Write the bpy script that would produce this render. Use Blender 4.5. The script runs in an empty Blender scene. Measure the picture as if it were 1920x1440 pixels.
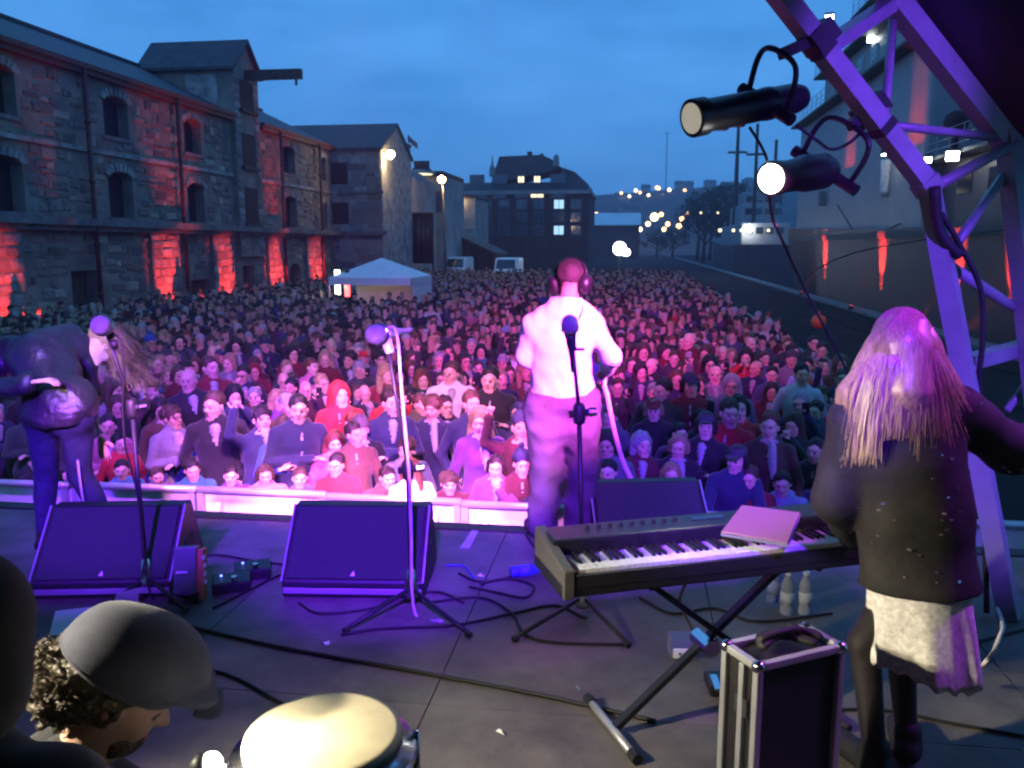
import bpy, bmesh, math, random
import numpy as np
from mathutils import Vector, Matrix, Euler, Quaternion
random.seed(7); RNG = np.random.default_rng(11)
sc = bpy.context.scene
COL = sc.collection
rad = math.radians
# ------------------------------------------------------------------ camera
CAM = np.array([0.0, 0.0, 3.05]); FPX = 1600.0; PITCH = math.atan(258 / FPX)
STAGE = 1.2
cd = bpy.data.cameras.new('camera'); cam = bpy.data.objects.new('camera', cd); COL.objects.link(cam)
cam.location = CAM; cam.rotation_euler = (math.pi / 2 - PITCH, 0, 0)
cd.sensor_width = 36; cd.lens = 36 * FPX / 1920; cd.clip_start = 0.05; cd.clip_end = 6000
cd.dof.use_dof = True; cd.dof.focus_distance = 6.5; cd.dof.aperture_fstop = 9.0
sc.camera = cam
# ------------------------------------------------------------------ world: dusk sky
w = bpy.data.worlds.new('World'); sc.world = w; w.use_nodes = True
nt = w.node_tree; bg = nt.nodes['Background']
sky = nt.nodes.new('ShaderNodeTexSky'); sky.sky_type = 'NISHITA'; sky.sun_disc = False
SUN_EL, SUN_ROT = rad(5), rad(200)
sky.sun_elevation = SUN_EL; sky.sun_rotation = SUN_ROT
sky.ozone_density = 5.6; sky.dust_density = 0.1; sky.air_density = 1.0
tc = nt.nodes.new('ShaderNodeTexCoord'); mp = nt.nodes.new('ShaderNodeMapping'); mp.inputs['Scale'].default_value = (1.6, 1.6, 5.0)
nz = nt.nodes.new('ShaderNodeTexNoise'); nz.inputs['Scale'].default_value = 2.6; nz.inputs['Detail'].default_value = 6; nz.inputs['Roughness'].default_value = 0.55
cr = nt.nodes.new('ShaderNodeValToRGB'); cr.color_ramp.elements[0].position = 0.3; cr.color_ramp.elements[1].position = 0.72
cr.color_ramp.elements[0].color = (0.45, 2.25, 6.0, 1); cr.color_ramp.elements[1].color = (0.95, 3.5, 8.2, 1)
mx = nt.nodes.new('ShaderNodeMix'); mx.data_type = 'RGBA'; mx.inputs['Factor'].default_value = 0.9
L = nt.links.new
L(tc.outputs['Generated'], mp.inputs['Vector']); L(mp.outputs['Vector'], nz.inputs['Vector']); L(nz.outputs['Fac'], cr.inputs['Fac'])
L(sky.outputs['Color'], mx.inputs[6]); L(cr.outputs['Color'], mx.inputs[7]); L(mx.outputs[2], bg.inputs['Color'])
bg.inputs['Strength'].default_value = 0.14
sd = bpy.data.lights.new('sun', 'SUN'); sd.energy = 0.06; sd.angle = rad(12); sd.color = (0.75, 0.85, 1.0)
sun = bpy.data.objects.new('sun', sd); COL.objects.link(sun)
sun.rotation_euler = (rad(62), 0, rad(200) * -1 + math.pi)
sc.view_settings.view_transform = 'Standard'; sc.view_settings.look = 'None'
sc.view_settings.exposure = 0.0; sc.view_settings.gamma = 1.0; sc.view_settings.use_curve_mapping = False
sc.render.engine = 'CYCLES'
sc.cycles.use_denoising = True; sc.cycles.filter_width = 2.3
try: sc.cycles.denoiser = 'OPENIMAGEDENOISE'
except Exception: pass
sc.cycles.volume_bounces = 0; sc.cycles.light_sampling_threshold = 0.02; sc.cycles.max_bounces = 4; sc.cycles.diffuse_bounces = 2; sc.cycles.glossy_bounces = 2; sc.cycles.transmission_bounces = 4
sc.cycles.transparent_max_bounces = 6; sc.cycles.sample_clamp_indirect = 4.0; sc.cycles.caustics_reflective = False; sc.cycles.caustics_refractive = False
# ------------------------------------------------------------------ pixel -> place
FW = np.array([0, math.cos(PITCH), -math.sin(PITCH)]); UPV = np.array([0, math.sin(PITCH), math.cos(PITCH)]); RT = np.array([1.0, 0, 0])
def ray(x, y): return FW + RT * (x - 960) / FPX + UPV * (720 - y) / FPX
def onz(x, y, z): d = ray(x, y); return CAM + d * (z - CAM[2]) / d[2]
def atY(x, y, Y): d = ray(x, y); return CAM + d * Y / d[1]
QA = rad(8.2); DQ = np.array([math.sin(QA), math.cos(QA)]); NQ = np.array([DQ[1], -DQ[0]])
def Q(s, n, z=0.0):            # quay coordinates: s along the quay, n to its right
    return np.array([DQ[0] * s + NQ[0] * n, DQ[1] * s + NQ[1] * n, z])
def onN(x, y, n): d = ray(x, y); t = n / (d[:2] @ NQ); p = CAM + d * t; return p[:2] @ DQ, p[2]     # -> (s, z) on the plane n
def onS(x, y, s): d = ray(x, y); t = s / (d[:2] @ DQ); p = CAM + d * t; return p[:2] @ NQ, p[2]     # -> (n, z) on the plane s
# ------------------------------------------------------------------ materials
MATS = {}
def mat(name, col=(0.5, 0.5, 0.5), rough=0.7, metal=0.0, var=0.15, scale=6.0, bump=0.0, bscale=None, objcol=False, emit=None, estr=0.0,
        col2=None, spec=0.4, sheen=0.0, vcol=False, trans=0.0, alpha=1.0):
    if name in MATS: return MATS[name]
    m = bpy.data.materials.new(name); m.use_nodes = True; t = m.node_tree; b = t.nodes['Principled BSDF']; lk = t.links.new
    b.inputs['Roughness'].default_value = rough; b.inputs['Metallic'].default_value = metal
    b.inputs['Specular IOR Level'].default_value = spec
    if sheen: b.inputs['Sheen Weight'].default_value = sheen
    if trans: b.inputs['Transmission Weight'].default_value = trans
    if alpha < 1: b.inputs['Alpha'].default_value = alpha
    co = t.nodes.new('ShaderNodeTexCoord')
    n = t.nodes.new('ShaderNodeTexNoise'); n.inputs['Scale'].default_value = scale; n.inputs['Detail'].default_value = 5; n.inputs['Roughness'].default_value = 0.6
    lk(co.outputs['Object'], n.inputs['Vector'])
    mixn = t.nodes.new('ShaderNodeMix'); mixn.data_type = 'RGBA'
    if objcol or vcol:
        if objcol: oi = t.nodes.new('ShaderNodeObjectInfo'); src = oi.outputs['Color']
        else: oi = t.nodes.new('ShaderNodeVertexColor'); oi.layer_name = 'col'; src = oi.outputs['Color']
        hs = t.nodes.new('ShaderNodeHueSaturation'); hs.inputs['Value'].default_value = 1 - var * 2.2
        lk(src, hs.inputs['Color']); lk(src, mixn.inputs[6]); lk(hs.outputs['Color'], mixn.inputs[7])
    else:
        c = np.array(col); c2 = np.array(col2) if col2 is not None else c * (1 - 2.2 * var)
        mixn.inputs[6].default_value = (*c, 1); mixn.inputs[7].default_value = (*np.clip(c2, 0, 1), 1)
    rp = t.nodes.new('ShaderNodeMapRange'); rp.inputs['From Min'].default_value = 0.32; rp.inputs['From Max'].default_value = 0.68
    lk(n.outputs['Fac'], rp.inputs['Value']); lk(rp.outputs['Result'], mixn.inputs['Factor'])
    lk(mixn.outputs[2], b.inputs['Base Color'])
    if bump:
        bn = t.nodes.new('ShaderNodeTexNoise'); bn.inputs['Scale'].default_value = bscale or scale * 4; bn.inputs['Detail'].default_value = 4
        lk(co.outputs['Object'], bn.inputs['Vector'])
        bp = t.nodes.new('ShaderNodeBump'); bp.inputs['Strength'].default_value = bump; bp.inputs['Distance'].default_value = 0.02
        lk(bn.outputs['Fac'], bp.inputs['Height']); lk(bp.outputs['Normal'], b.inputs['Normal'])
    if emit is not None:
        b.inputs['Emission Color'].default_value = (*emit, 1); b.inputs['Emission Strength'].default_value = estr
    MATS[name] = m; return m
# ------------------------------------------------------------------ mesh builder
def fr(axis):                    # frame with z along axis
    a = np.array(axis, float); a = a / np.linalg.norm(a)
    h = np.array([0, 0, 1.0]) if abs(a[2]) < 0.9 else np.array([0, 1.0, 0])
    u = np.cross(h, a); u /= np.linalg.norm(u); v = np.cross(a, u); return u, v, a
class MB:
    def __init__(s): s.v = []; s.f = []; s.n = 0; s.cols = []
    def add(s, V, Fc):
        V = np.asarray(V, float).reshape(-1, 3); s.v.append(V); o = s.n
        s.f.extend([tuple(int(i) + o for i in q) for q in Fc]); s.n += len(V); return s
    def box(s, c, size, rot=None, axes=None):
        h = np.array(size, float) / 2
        V = np.array([[x, y, z] for x in (-1, 1) for y in (-1, 1) for z in (-1, 1)]) * h
        if axes is not None: V = V @ np.array(axes, float)
        elif rot is not None:
            V = V @ np.array(Euler(rot).to_matrix()).T
        return s.add(V + np.array(c, float), [(0, 1, 3, 2), (4, 6, 7, 5), (0, 4, 5, 1), (2, 3, 7, 6), (0, 2, 6, 4), (1, 5, 7, 3)])
    def bbox(s, c, size, bev=0.01, axes=None, rot=None):   # chamfered box
        b = bmesh.new(); bmesh.ops.create_cube(b, size=1.0)
        for vv in b.verts: vv.co = Vector((vv.co.x * size[0], vv.co.y * size[1], vv.co.z * size[2]))
        bmesh.ops.bevel(b, geom=b.edges[:], offset=bev, segments=2, affect='EDGES', profile=0.6)
        V = np.array([list(vv.co) for vv in b.verts]); Fc = [[vv.index for vv in f.verts] for f in b.faces]; b.free()
        if axes is not None: V = V @ np.array(axes, float)
        elif rot is not None: V = V @ np.array(Euler(rot).to_matrix()).T
        return s.add(V + np.array(c, float), Fc)
    def qbox(s, s0, s1, n0, n1, z0, z1):      # box in quay axes
        return s.box(Q((s0 + s1) / 2, (n0 + n1) / 2, (z0 + z1) / 2), (abs(s1 - s0), abs(n1 - n0), z1 - z0),
                     axes=[[DQ[0], DQ[1], 0], [NQ[0], NQ[1], 0], [0, 0, 1]])
    def tube(s, path, r, n=8, cap=True, flat=1.0):
        P = np.array(path, float); k = len(P); R = np.broadcast_to(np.array(r, float), (k,)) if np.ndim(r) == 0 else np.array(r, float)
        V = []; pu = None
        for i in range(k):
            t = P[min(i + 1, k - 1)] - P[max(i - 1, 0)]; t = t / (np.linalg.norm(t) + 1e-9)
            if pu is None: u, v, _ = fr(t)
            else:
                u = pu - t * (pu @ t); u /= np.linalg.norm(u) + 1e-9; v = np.cross(t, u)
            pu = u
            a = np.arange(n) * 2 * math.pi / n
            V.append(P[i] + R[i] * (np.cos(a)[:, None] * u + flat * np.sin(a)[:, None] * v))
        Fc = []
        for i in range(k - 1):
            for j in range(n): Fc.append((i * n + j, i * n + (j + 1) % n, (i + 1) * n + (j + 1) % n, (i + 1) * n + j))
        if cap: Fc.append(tuple(range(n))[::-1]); Fc.append(tuple((k - 1) * n + j for j in range(n)))
        return s.add(np.concatenate(V), Fc)
    def cyl(s, a, b, r, r2=None, n=12): return s.tube([a, b], [r, r if r2 is None else r2], n)
    def beam(s, a, b, wd, hd=None, up=(0, 0, 1)):  # square tube between two points
        a = np.array(a, float); b = np.array(b, float); d = b - a; ln = np.linalg.norm(d); d /= ln
        upv = np.array(up, float); x = np.cross(d, upv); 
        if np.linalg.norm(x) < 1e-3: x = np.cross(d, np.array([0, 1.0, 0]))
        x /= np.linalg.norm(x); y = np.cross(x, d)
        return s.box((a + b) / 2, (ln, wd, hd or wd), axes=[d, x, y])
    def lathe(s, prof, c, axis=(0, 0, 1), n=20):   # prof: (r, h)
        u, v, a = fr(axis); V = []; k = len(prof); ang = np.arange(n) * 2 * math.pi / n
        for r, h in prof: V.append(np.array(c) + a * h + max(r, 1e-4) * (np.cos(ang)[:, None] * u + np.sin(ang)[:, None] * v))
        Fc = []
        for i in range(k - 1):
            for j in range(n): Fc.append((i * n + j, i * n + (j + 1) % n, (i + 1) * n + (j + 1) % n, (i + 1) * n + j))
        Fc.append(tuple(range(n))[::-1]); Fc.append(tuple((k - 1) * n + j for j in range(n)))
        return s.add(np.concatenate(V), Fc)
    def prism(s, poly, depth):      # poly: list of 3D points (planar), depth: offset vector
        P = np.array(poly, float); k = len(P); d = np.array(depth, float)
        Fc = [tuple(range(k)), tuple(range(2 * k - 1, k - 1, -1))] + [(i, k + i, k + (i + 1) % k, (i + 1) % k) for i in range(k)]
        return s.add(np.concatenate([P, P + d]), Fc)
    def ball(s, c, r, n=12, m=8, scale=(1, 1, 1)):
        V = []; 
        for i in range(m + 1):
            t = math.pi * i / m
            for j in range(n): V.append((math.sin(t) * math.cos(2 * math.pi * j / n), math.sin(t) * math.sin(2 * math.pi * j / n), math.cos(t)))
        V = np.array(V) * r * np.array(scale) + np.array(c)
        Fc = [(i * n + j, (i + 1) * n + j, (i + 1) * n + (j + 1) % n, i * n + (j + 1) % n) for i in range(m) for j in range(n)]
        return s.add(V, Fc)
    def mesh(s, name='mesh', smooth=False):
        me = bpy.data.meshes.new(name); V = np.concatenate(s.v) if s.v else np.zeros((0, 3))
        me.from_pydata(V.tolist(), [], s.f); me.validate(verbose=False)
        b = bmesh.new(); b.from_mesh(me); bmesh.ops.recalc_face_normals(b, faces=b.faces[:]); b.to_mesh(me); b.free()
        if smooth: me.polygons.foreach_set('use_smooth', [True] * len(me.polygons))
        me.update(); return me
    def build(s, name, m, parent=None, smooth=False, origin=None):
        me = s.mesh(name, smooth); me.materials.append(m)
        if origin is not None: me.transform(Matrix.Translation(-Vector(origin)))
        return link(name, me, parent, origin)
def link(name, me, parent=None, loc=None):
    o = bpy.data.objects.new(name, me); COL.objects.link(o)
    if loc is not None: o.location = loc
    if parent is not None:
        o.parent = parent
        pm = Matrix.Translation(parent.location) @ parent.rotation_euler.to_matrix().to_4x4() @ Matrix.Diagonal((*parent.scale, 1))
        o.matrix_parent_inverse = pm.inverted()
    return o
def tag(o, label, cat, group=None):
    o['label'] = label; o['category'] = cat
    if group: o['group'] = group
    return o
def thing(name, label, cat, loc, group=None):
    o = bpy.data.objects.new(name, None); COL.objects.link(o); o.location = loc; o.empty_display_size = 0.1
    return tag(o, label, cat, group)
def struct(o): o['kind'] = 'structure'; return o
def bez(p0, p1, p2, p3, n=10):
    t = np.linspace(0, 1, n)[:, None]; p0, p1, p2, p3 = map(lambda p: np.array(p, float), (p0, p1, p2, p3))
    return (1 - t) ** 3 * p0 + 3 * (1 - t) ** 2 * t * p1 + 3 * (1 - t) * t * t * p2 + t ** 3 * p3
def spline(pts, n=6):       # Catmull-Rom through points
    P = [np.array(p, float) for p in pts]; P = [2 * P[0] - P[1]] + P + [2 * P[-1] - P[-2]]; out = []
    for i in range(1, len(P) - 2):
        for k in range(n):
            t = k / n
            out.append(0.5 * (2 * P[i] + (P[i + 1] - P[i - 1]) * t + (2 * P[i - 1] - 5 * P[i] + 4 * P[i + 1] - P[i + 2]) * t * t + (-P[i - 1] + 3 * P[i] - 3 * P[i + 1] + P[i + 2]) * t ** 3))
    out.append(P[-2]); return np.array(out)
def spot(name, loc, target, power, color, size=40, blend=0.4, radius=0.08, parent=None):
    ld = bpy.data.lights.new(name, 'SPOT'); ld.energy = power; ld.color = color; ld.spot_size = rad(size); ld.spot_blend = blend; ld.shadow_soft_size = radius
    o = bpy.data.objects.new(name, ld); COL.objects.link(o); o.location = loc
    d = Vector(np.array(target) - np.array(loc)); o.rotation_euler = d.to_track_quat('-Z', 'Y').to_euler()
    if parent is not None: 
        o.parent = parent; o.matrix_parent_inverse = Matrix.Translation(parent.location).inverted()
    return o
def point(name, loc, power, color, radius=0.1, parent=None):
    ld = bpy.data.lights.new(name, 'POINT'); ld.energy = power; ld.color = color; ld.shadow_soft_size = radius
    o = bpy.data.objects.new(name, ld); COL.objects.link(o); o.location = loc
    if parent is not None:
        o.parent = parent; o.matrix_parent_inverse = Matrix.Translation(parent.location).inverted()
    return o
# ------------------------------------------------------------------ organic surfaces: distance field -> quads
class SDF:
    """Smooth union of round cones / ellipsoids sampled on a grid and meshed as one continuous surface."""
    def __init__(s, lo, hi, h):
        s.h = h; s.lo = np.array(lo, float); s.nx = np.maximum(((np.array(hi) - s.lo) / h).astype(int) + 2, 3)
        s.F = np.full(s.nx, 0.3, np.float32); s.M = np.full(s.nx, 0, np.int8)
    def _sub(s, a, b):
        i0 = np.clip(((a - s.lo) / s.h).astype(int) - 1, 0, s.nx - 1); i1 = np.clip(((b - s.lo) / s.h).astype(int) + 3, 1, s.nx)
        if np.any(i1 <= i0): return None
        ax = [s.lo[k] + s.h * np.arange(i0[k], i1[k]) for k in range(3)]
        X = np.stack(np.meshgrid(*ax, indexing='ij'), -1).astype(np.float32)
        return tuple(slice(i0[k], i1[k]) for k in range(3)), X
    def _put(s, sl, d, k, m, cut=False):
        F = s.F[sl]
        if cut:
            hh = np.clip(0.5 + 0.5 * (-d - F) / k * -1, 0, 1) if False else None
            s.F[sl] = np.maximum(F, -d); return
        if m is not None: s.M[sl] = np.where(d < F, m, s.M[sl])
        hh = np.clip(0.5 + 0.5 * (F - d) / k, 0, 1); s.F[sl] = F * (1 - hh) + d * hh - k * hh * (1 - hh)
    def cone(s, a, b, ra, rb, k=0.03, m=None, cut=False, flat=None):
        a = np.array(a, float); b = np.array(b, float); R = max(ra, rb) + k + s.h * 2
        if flat is not None: R *= max(1, 1 / flat[1]) 
        g = s._sub(np.minimum(a, b) - R, np.maximum(a, b) + R)
        if g is None: return s
        sl, X = g; d = b - a; t = np.clip(((X - a) @ d) / (d @ d + 1e-9), 0, 1)
        off = X - (a + t[..., None] * d)
        if flat is not None:            # (axis, factor): squash distance along axis
            ax = np.array(flat[0], float); ax /= np.linalg.norm(ax); off = off + (off @ ax)[..., None] * ax * (1 / flat[1] - 1)
        s._put(sl, np.linalg.norm(off, axis=-1) - (ra + (rb - ra) * t), k, m, cut); return s
    def chain(s, pts, rs, k=0.03, m=None, flat=None):
        for i in range(len(pts) - 1): s.cone(pts[i], pts[i + 1], rs[i], rs[i + 1], k, m, flat=flat)
        return s
    def ell(s, c, r, rot=None, k=0.03, m=None, cut=False):
        c = np.array(c, float); r = np.array(r, float); R = r.max() + k + s.h * 2
        g = s._sub(c - R, c + R)
        if g is None: return s
        sl, X = g; q = X - c
        if rot is not None: q = q @ np.array(rot if not isinstance(rot, tuple) else Euler(rot).to_matrix())
        l0 = np.linalg.norm(q / r, axis=-1); l1 = np.linalg.norm(q / (r * r), axis=-1) + 1e-6
        s._put(sl, l0 * (l0 - 1) / l1, k, m, cut); return s
    def noise(s, amp, freq, seed=0, stretch=(1, 1, 1)):
        rg = np.random.default_rng(seed); ax = [s.lo[k] + s.h * np.arange(s.nx[k]) for k in range(3)]
        X = np.stack(np.meshgrid(*ax, indexing='ij'), -1).astype(np.float32); N = np.zeros(s.nx, np.float32)
        for i in range(6):
            d = rg.normal(size=3) * np.array(stretch); d /= np.linalg.norm(d); f = freq * (0.6 + 0.9 * rg.random())
            N += np.sin(X @ d * f + rg.random() * 6.3 + 0.8 * np.sin(X @ np.roll(d, 1) * f * 0.6 + i))
        s.F += amp * N / 3; return s
    def cutplane(s, p, nrm):        # remove the side nrm points to
        ax = [s.lo[k] + s.h * np.arange(s.nx[k]) for k in range(3)]
        nrm = np.array(nrm, float); nrm /= np.linalg.norm(nrm); p = np.array(p, float)
        d = (ax[0] - p[0])[:, None, None] * nrm[0] + (ax[1] - p[1])[None, :, None] * nrm[1] + (ax[2] - p[2])[None, None, :] * nrm[2]
        s.F = np.maximum(s.F, d.astype(np.float32)); return s
    def surf(s, want_m=False):
        F = s.F.copy()
        for k in range(3):
            sl = [slice(None)] * 3; sl[k] = 0; F[tuple(sl)] = np.maximum(F[tuple(sl)], s.h * .5); sl[k] = -1; F[tuple(sl)] = np.maximum(F[tuple(sl)], s.h * .5)
        I = F < 0; c = I[:-1, :-1, :-1].astype(np.int8)
        cnt = np.zeros(np.array(F.shape) - 1, np.int8)
        for dx in (0, 1):
            for dy in (0, 1):
                for dz in (0, 1): cnt += I[dx:F.shape[0] - 1 + dx, dy:F.shape[1] - 1 + dy, dz:F.shape[2] - 1 + dz]
        act = (cnt > 0) & (cnt < 8); cells = np.argwhere(act); idx = np.full(act.shape, -1, np.int64); idx[act] = np.arange(len(cells))
        acc = np.zeros((len(cells), 3)); num = np.zeros(len(cells))
        cor = [(0, 0, 0), (1, 0, 0), (0, 1, 0), (1, 1, 0), (0, 0, 1), (1, 0, 1), (0, 1, 1), (1, 1, 1)]
        for a, b in [(0, 1), (2, 3), (4, 5), (6, 7), (0, 2), (1, 3), (4, 6), (5, 7), (0, 4), (1, 5), (2, 6), (3, 7)]:
            ca = cells + cor[a]; cb = cells + cor[b]; fa = F[tuple(ca.T)]; fb = F[tuple(cb.T)]
            hit = (fa < 0) != (fb < 0); t = np.where(hit, fa / (fa - fb + 1e-12), 0)
            acc += np.where(hit[:, None], ca + (cb - ca) * t[:, None], 0); num += hit
        V = s.lo + s.h * acc / num[:, None]; Fc = []
        for ax in range(3):
            o1, o2 = [k for k in range(3) if k != ax]
            A = I[tuple(slice(0, -1) if k == ax else slice(1, -1) for k in range(3))]; B = I[tuple(slice(1, None) if k == ax else slice(1, -1) for k in range(3))]
            e = np.argwhere(A != B); 
            if not len(e): continue
            base = e.copy(); base[:, o1] += 1; base[:, o2] += 1
            q = []
            for d1, d2 in ((0, 0), (1, 0), (1, 1), (0, 1)):
                cc = base.copy(); cc[:, o1] -= d1; cc[:, o2] -= d2; q.append(idx[tuple(cc.T)])
            q = np.stack(q, 1); flip = A[tuple(e.T)]
            if ax == 1: flip = ~flip
            q[~flip] = q[~flip][:, ::-1]; Fc.append(q)
        Fc = np.concatenate(Fc); Fc = Fc[(Fc >= 0).all(1)]
        if want_m:
            ci = np.clip(np.round((V - s.lo) / s.h).astype(int), 0, np.array(s.M.shape) - 1); mv = s.M[tuple(ci.T)]
            return V, Fc, mv[Fc[:, 0]]
        return V, Fc
def npmesh(name, V, Fc, mats, mi=None, smooth=True):
    me = bpy.data.meshes.new(name); n = len(Fc)
    me.vertices.add(len(V)); me.vertices.foreach_set('co', np.asarray(V, np.float32).ravel())
    me.loops.add(n * 4); me.loops.foreach_set('vertex_index', np.asarray(Fc, np.int32).ravel())
    me.polygons.add(n); me.polygons.foreach_set('loop_start', np.arange(n, dtype=np.int32) * 4)
    try: me.polygons.foreach_set('loop_total', np.full(n, 4, np.int32))
    except Exception: pass
    for m in mats: me.materials.append(m)
    if mi is not None: me.polygons.foreach_set('material_index', np.asarray(mi, np.int32))
    me.polygons.foreach_set('use_smooth', np.full(n, smooth))
    me.update(calc_edges=True); return me
# ================================================================== ground, quay, water, hill
M_tar = mat('quay_tarmac', (0.028, 0.025, 0.027), 0.95, var=0.25, scale=0.8, bump=0.3, bscale=30, spec=.1)
M_granite = mat('granite_coping', (0.22, 0.21, 0.2), 0.7, var=0.2, scale=2)
EDGE = 10.9
g = MB(); P = [Q(-60, EDGE - 0.5), Q(900, EDGE - 0.5), Q(900, -700), Q(-60, -700)]; g.add(P, [(0, 1, 2, 3)])
struct(g.build('ground', M_tar))
M_water = mat('harbour_water', (0.01, 0.015, 0.022), 0.08, var=0.1, bump=0.25, bscale=0.9, spec=0.6)
g = MB(); P = [Q(-60, EDGE, -2.2), Q(900, EDGE, -2.2), Q(900, 500, -2.2), Q(-60, 500, -2.2)]; g.add(P, [(0, 1, 2, 3)])
struct(g.build('water', M_water))
quay = MB(); quay.qbox(-60, 900, EDGE - 0.5, EDGE, -4, -0.12); qw = struct(quay.build('quay_wall', M_granite))
for k in range(42):
    s0 = 10 + k * 1.6; MB().qbox(s0, s0 + 1.58, EDGE - 0.7, EDGE + 0.04, -0.12, 0.11).build('coping_stone', M_granite, qw)
b = MB(); b.qbox(77.4, 900, EDGE - 0.7, EDGE + 0.04, -0.12, 0.11); o = b.build('coping_run', M_granite, qw)
# hill behind the town
hp = [(-900, 47), (-500, 50), (-200, 52), (0, 48), (60, 45), (100, 47), (150, 52), (220, 56), (300, 60), (420, 66), (600, 62), (1200, 50)]
M_hill = mat('hill_scrub', (0.02, 0.026, 0.03), 0.9, var=0.3, scale=0.02)
def hillz(X, Y):
    top = np.interp(X * 760 / max(Y, 1), [a for a, _ in hp], [b_ for _, b_ in hp])
    t = np.clip((Y - 330) / 430, 0, 1); rug = 2.2 * math.sin(X * 0.021 + 1) * math.sin(Y * 0.017) + 1.3 * math.sin(X * 0.06 + Y * 0.03)
    return (top + rug) * (t * t * (3 - 2 * t)) - 0.5
xs = np.linspace(-900, 1300, 150); ys = np.linspace(330, 900, 24); V = []
for Y in ys:
    for X in xs: V.append((X, Y, hillz(X, min(Y, 760)) if Y <= 760 else hillz(X, 760) - (Y - 760) * 0.05))
Fc = [(i * 150 + j, i * 150 + j + 1, (i + 1) * 150 + j + 1, (i + 1) * 150 + j) for i in range(23) for j in range(149)]
g = MB(); g.add(V, Fc); struct(g.build('hill', M_hill, smooth=True))
g = MB(); g.add([(-900, 300, 0.02), (1300, 300, 0.02), (1300, 900, 0.02), (-900, 900, 0.02)], [(0, 1, 2, 3)])
struct(g.build('far_shore', M_hill))
# ================================================================== stone warehouse
WN = -17.17
M_stone_o = mat('rubble_stone', rough=0.85, var=0.18, scale=7, bump=0.5, bscale=25, objcol=True)
M_stone_v = mat('rubble_stone_far', rough=0.85, var=0.18, scale=4, bump=0.5, bscale=18, vcol=True)
M_mortar = mat('lime_mortar', (0.29, 0.24, 0.2), 0.9, var=0.25, scale=1.2, bump=0.5, bscale=14)
M_plaster = mat('limewash', (0.42, 0.39, 0.36), 0.9, var=0.3, scale=2.2, bump=0.3)
M_slate = mat('roof_slate', (0.05, 0.055, 0.065), 0.6, var=0.25, scale=3, bump=0.4, bscale=9)
M_dark = mat('dark_opening', (0.012, 0.012, 0.014), 0.8, var=0.1)
M_redtint = mat('red_light_tinted_trim', (0.16, 0.03, 0.025), 0.6, var=0.25, scale=5)  # red uplight painted into the colour of gutter, soffit and downpipes
M_iron = mat('cast_iron', (0.05, 0.045, 0.045), 0.5, var=0.2, scale=8)
M_wood = mat('weathered_timber', (0.09, 0.07, 0.055), 0.8, var=0.3, scale=4, bump=0.3)
M_band = mat('limestone_band', (0.2, 0.19, 0.185), 0.8, var=0.25, scale=2, bump=0.4)
M_glass = mat('dark_glass', (0.02, 0.025, 0.03), 0.08, var=0.05, spec=0.8)
wh = thing('stone_warehouse', 'long three storey rubble stone warehouse with arched windows and red-lit gutter, hoist gable and beam', 'warehouse', Q(30, WN))
ops = []           # s0,s1,z0,z1, arch
for c0, wd in ((16.6, 1.4), (21.75, 1.45), (27.15, 1.38), (32.15, 1.3), (41.45, 1.75)):
    ops += [(c0 - wd / 2, c0 + wd / 2, 6.62, 7.72, 0.24), (c0 - wd / 2, c0 + wd / 2, 4.0, 5.3, 0.24)]
ops += [(45.9, 46.7, 6.62, 7.7, 0.2), (45.9, 46.7, 4.0, 5.3, 0.2)]
ops += [(24.2, 25.5, 0, 2.3, 0), (31.35, 32.95, 0, 1.75, 0), (35.9, 37.1, 0, 2.2, 0), (41.0, 42.6, 0, 1.7, 0.5), (17, 18.6, 0, 2.3, 0)]
S0, S1, ZT = 8.0, 47.5, 8.45
wall = MB(); TH = 0.42
sb = sorted({S0, S1} | {o_[0] for o_ in ops} | {o_[1] for o_ in ops})
for a, b in zip(sb[:-1], sb[1:]):
    mid = (a + b) / 2; iv = sorted([(o_[2], o_[3] + o_[4]) for o_ in ops if o_[0] < mid < o_[1]]); z = 0.0
    for z0, z1 in iv:
        if z0 > z: wall.qbox(a, b, WN - TH, WN, z, z0)
        z = z1
    wall.qbox(a, b, WN - TH, WN, z, ZT)
for s0, s1, z0, z1, ar in ops:          # spandrels above segmental arches
    if ar:
        for sg in (-1, 1):
            c = (s0 + s1) / 2; hw = (s1 - s0) / 2; poly = []
            for k in range(9):
                t = k / 8; poly.append(Q(c + sg * hw * (1 - t), WN, z1 + ar * math.sqrt(max(0, 1 - (1 - t) ** 2)) - 0.002))
            poly.append(Q(c + sg * hw, WN, z1 + ar)); wall.prism(poly, np.array([*(-NQ * TH), 0]))
wall.qbox(S0, S1, WN - 9, WN - 8.6, 0, ZT); wall.qbox(S0, S0 + .4, WN - 8.6, WN - TH, 0, ZT); wall.qbox(S1 - .4, S1, WN - 8.6, WN - TH, 0, ZT)
wpart = wall.build('wall', M_mortar, wh)
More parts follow.
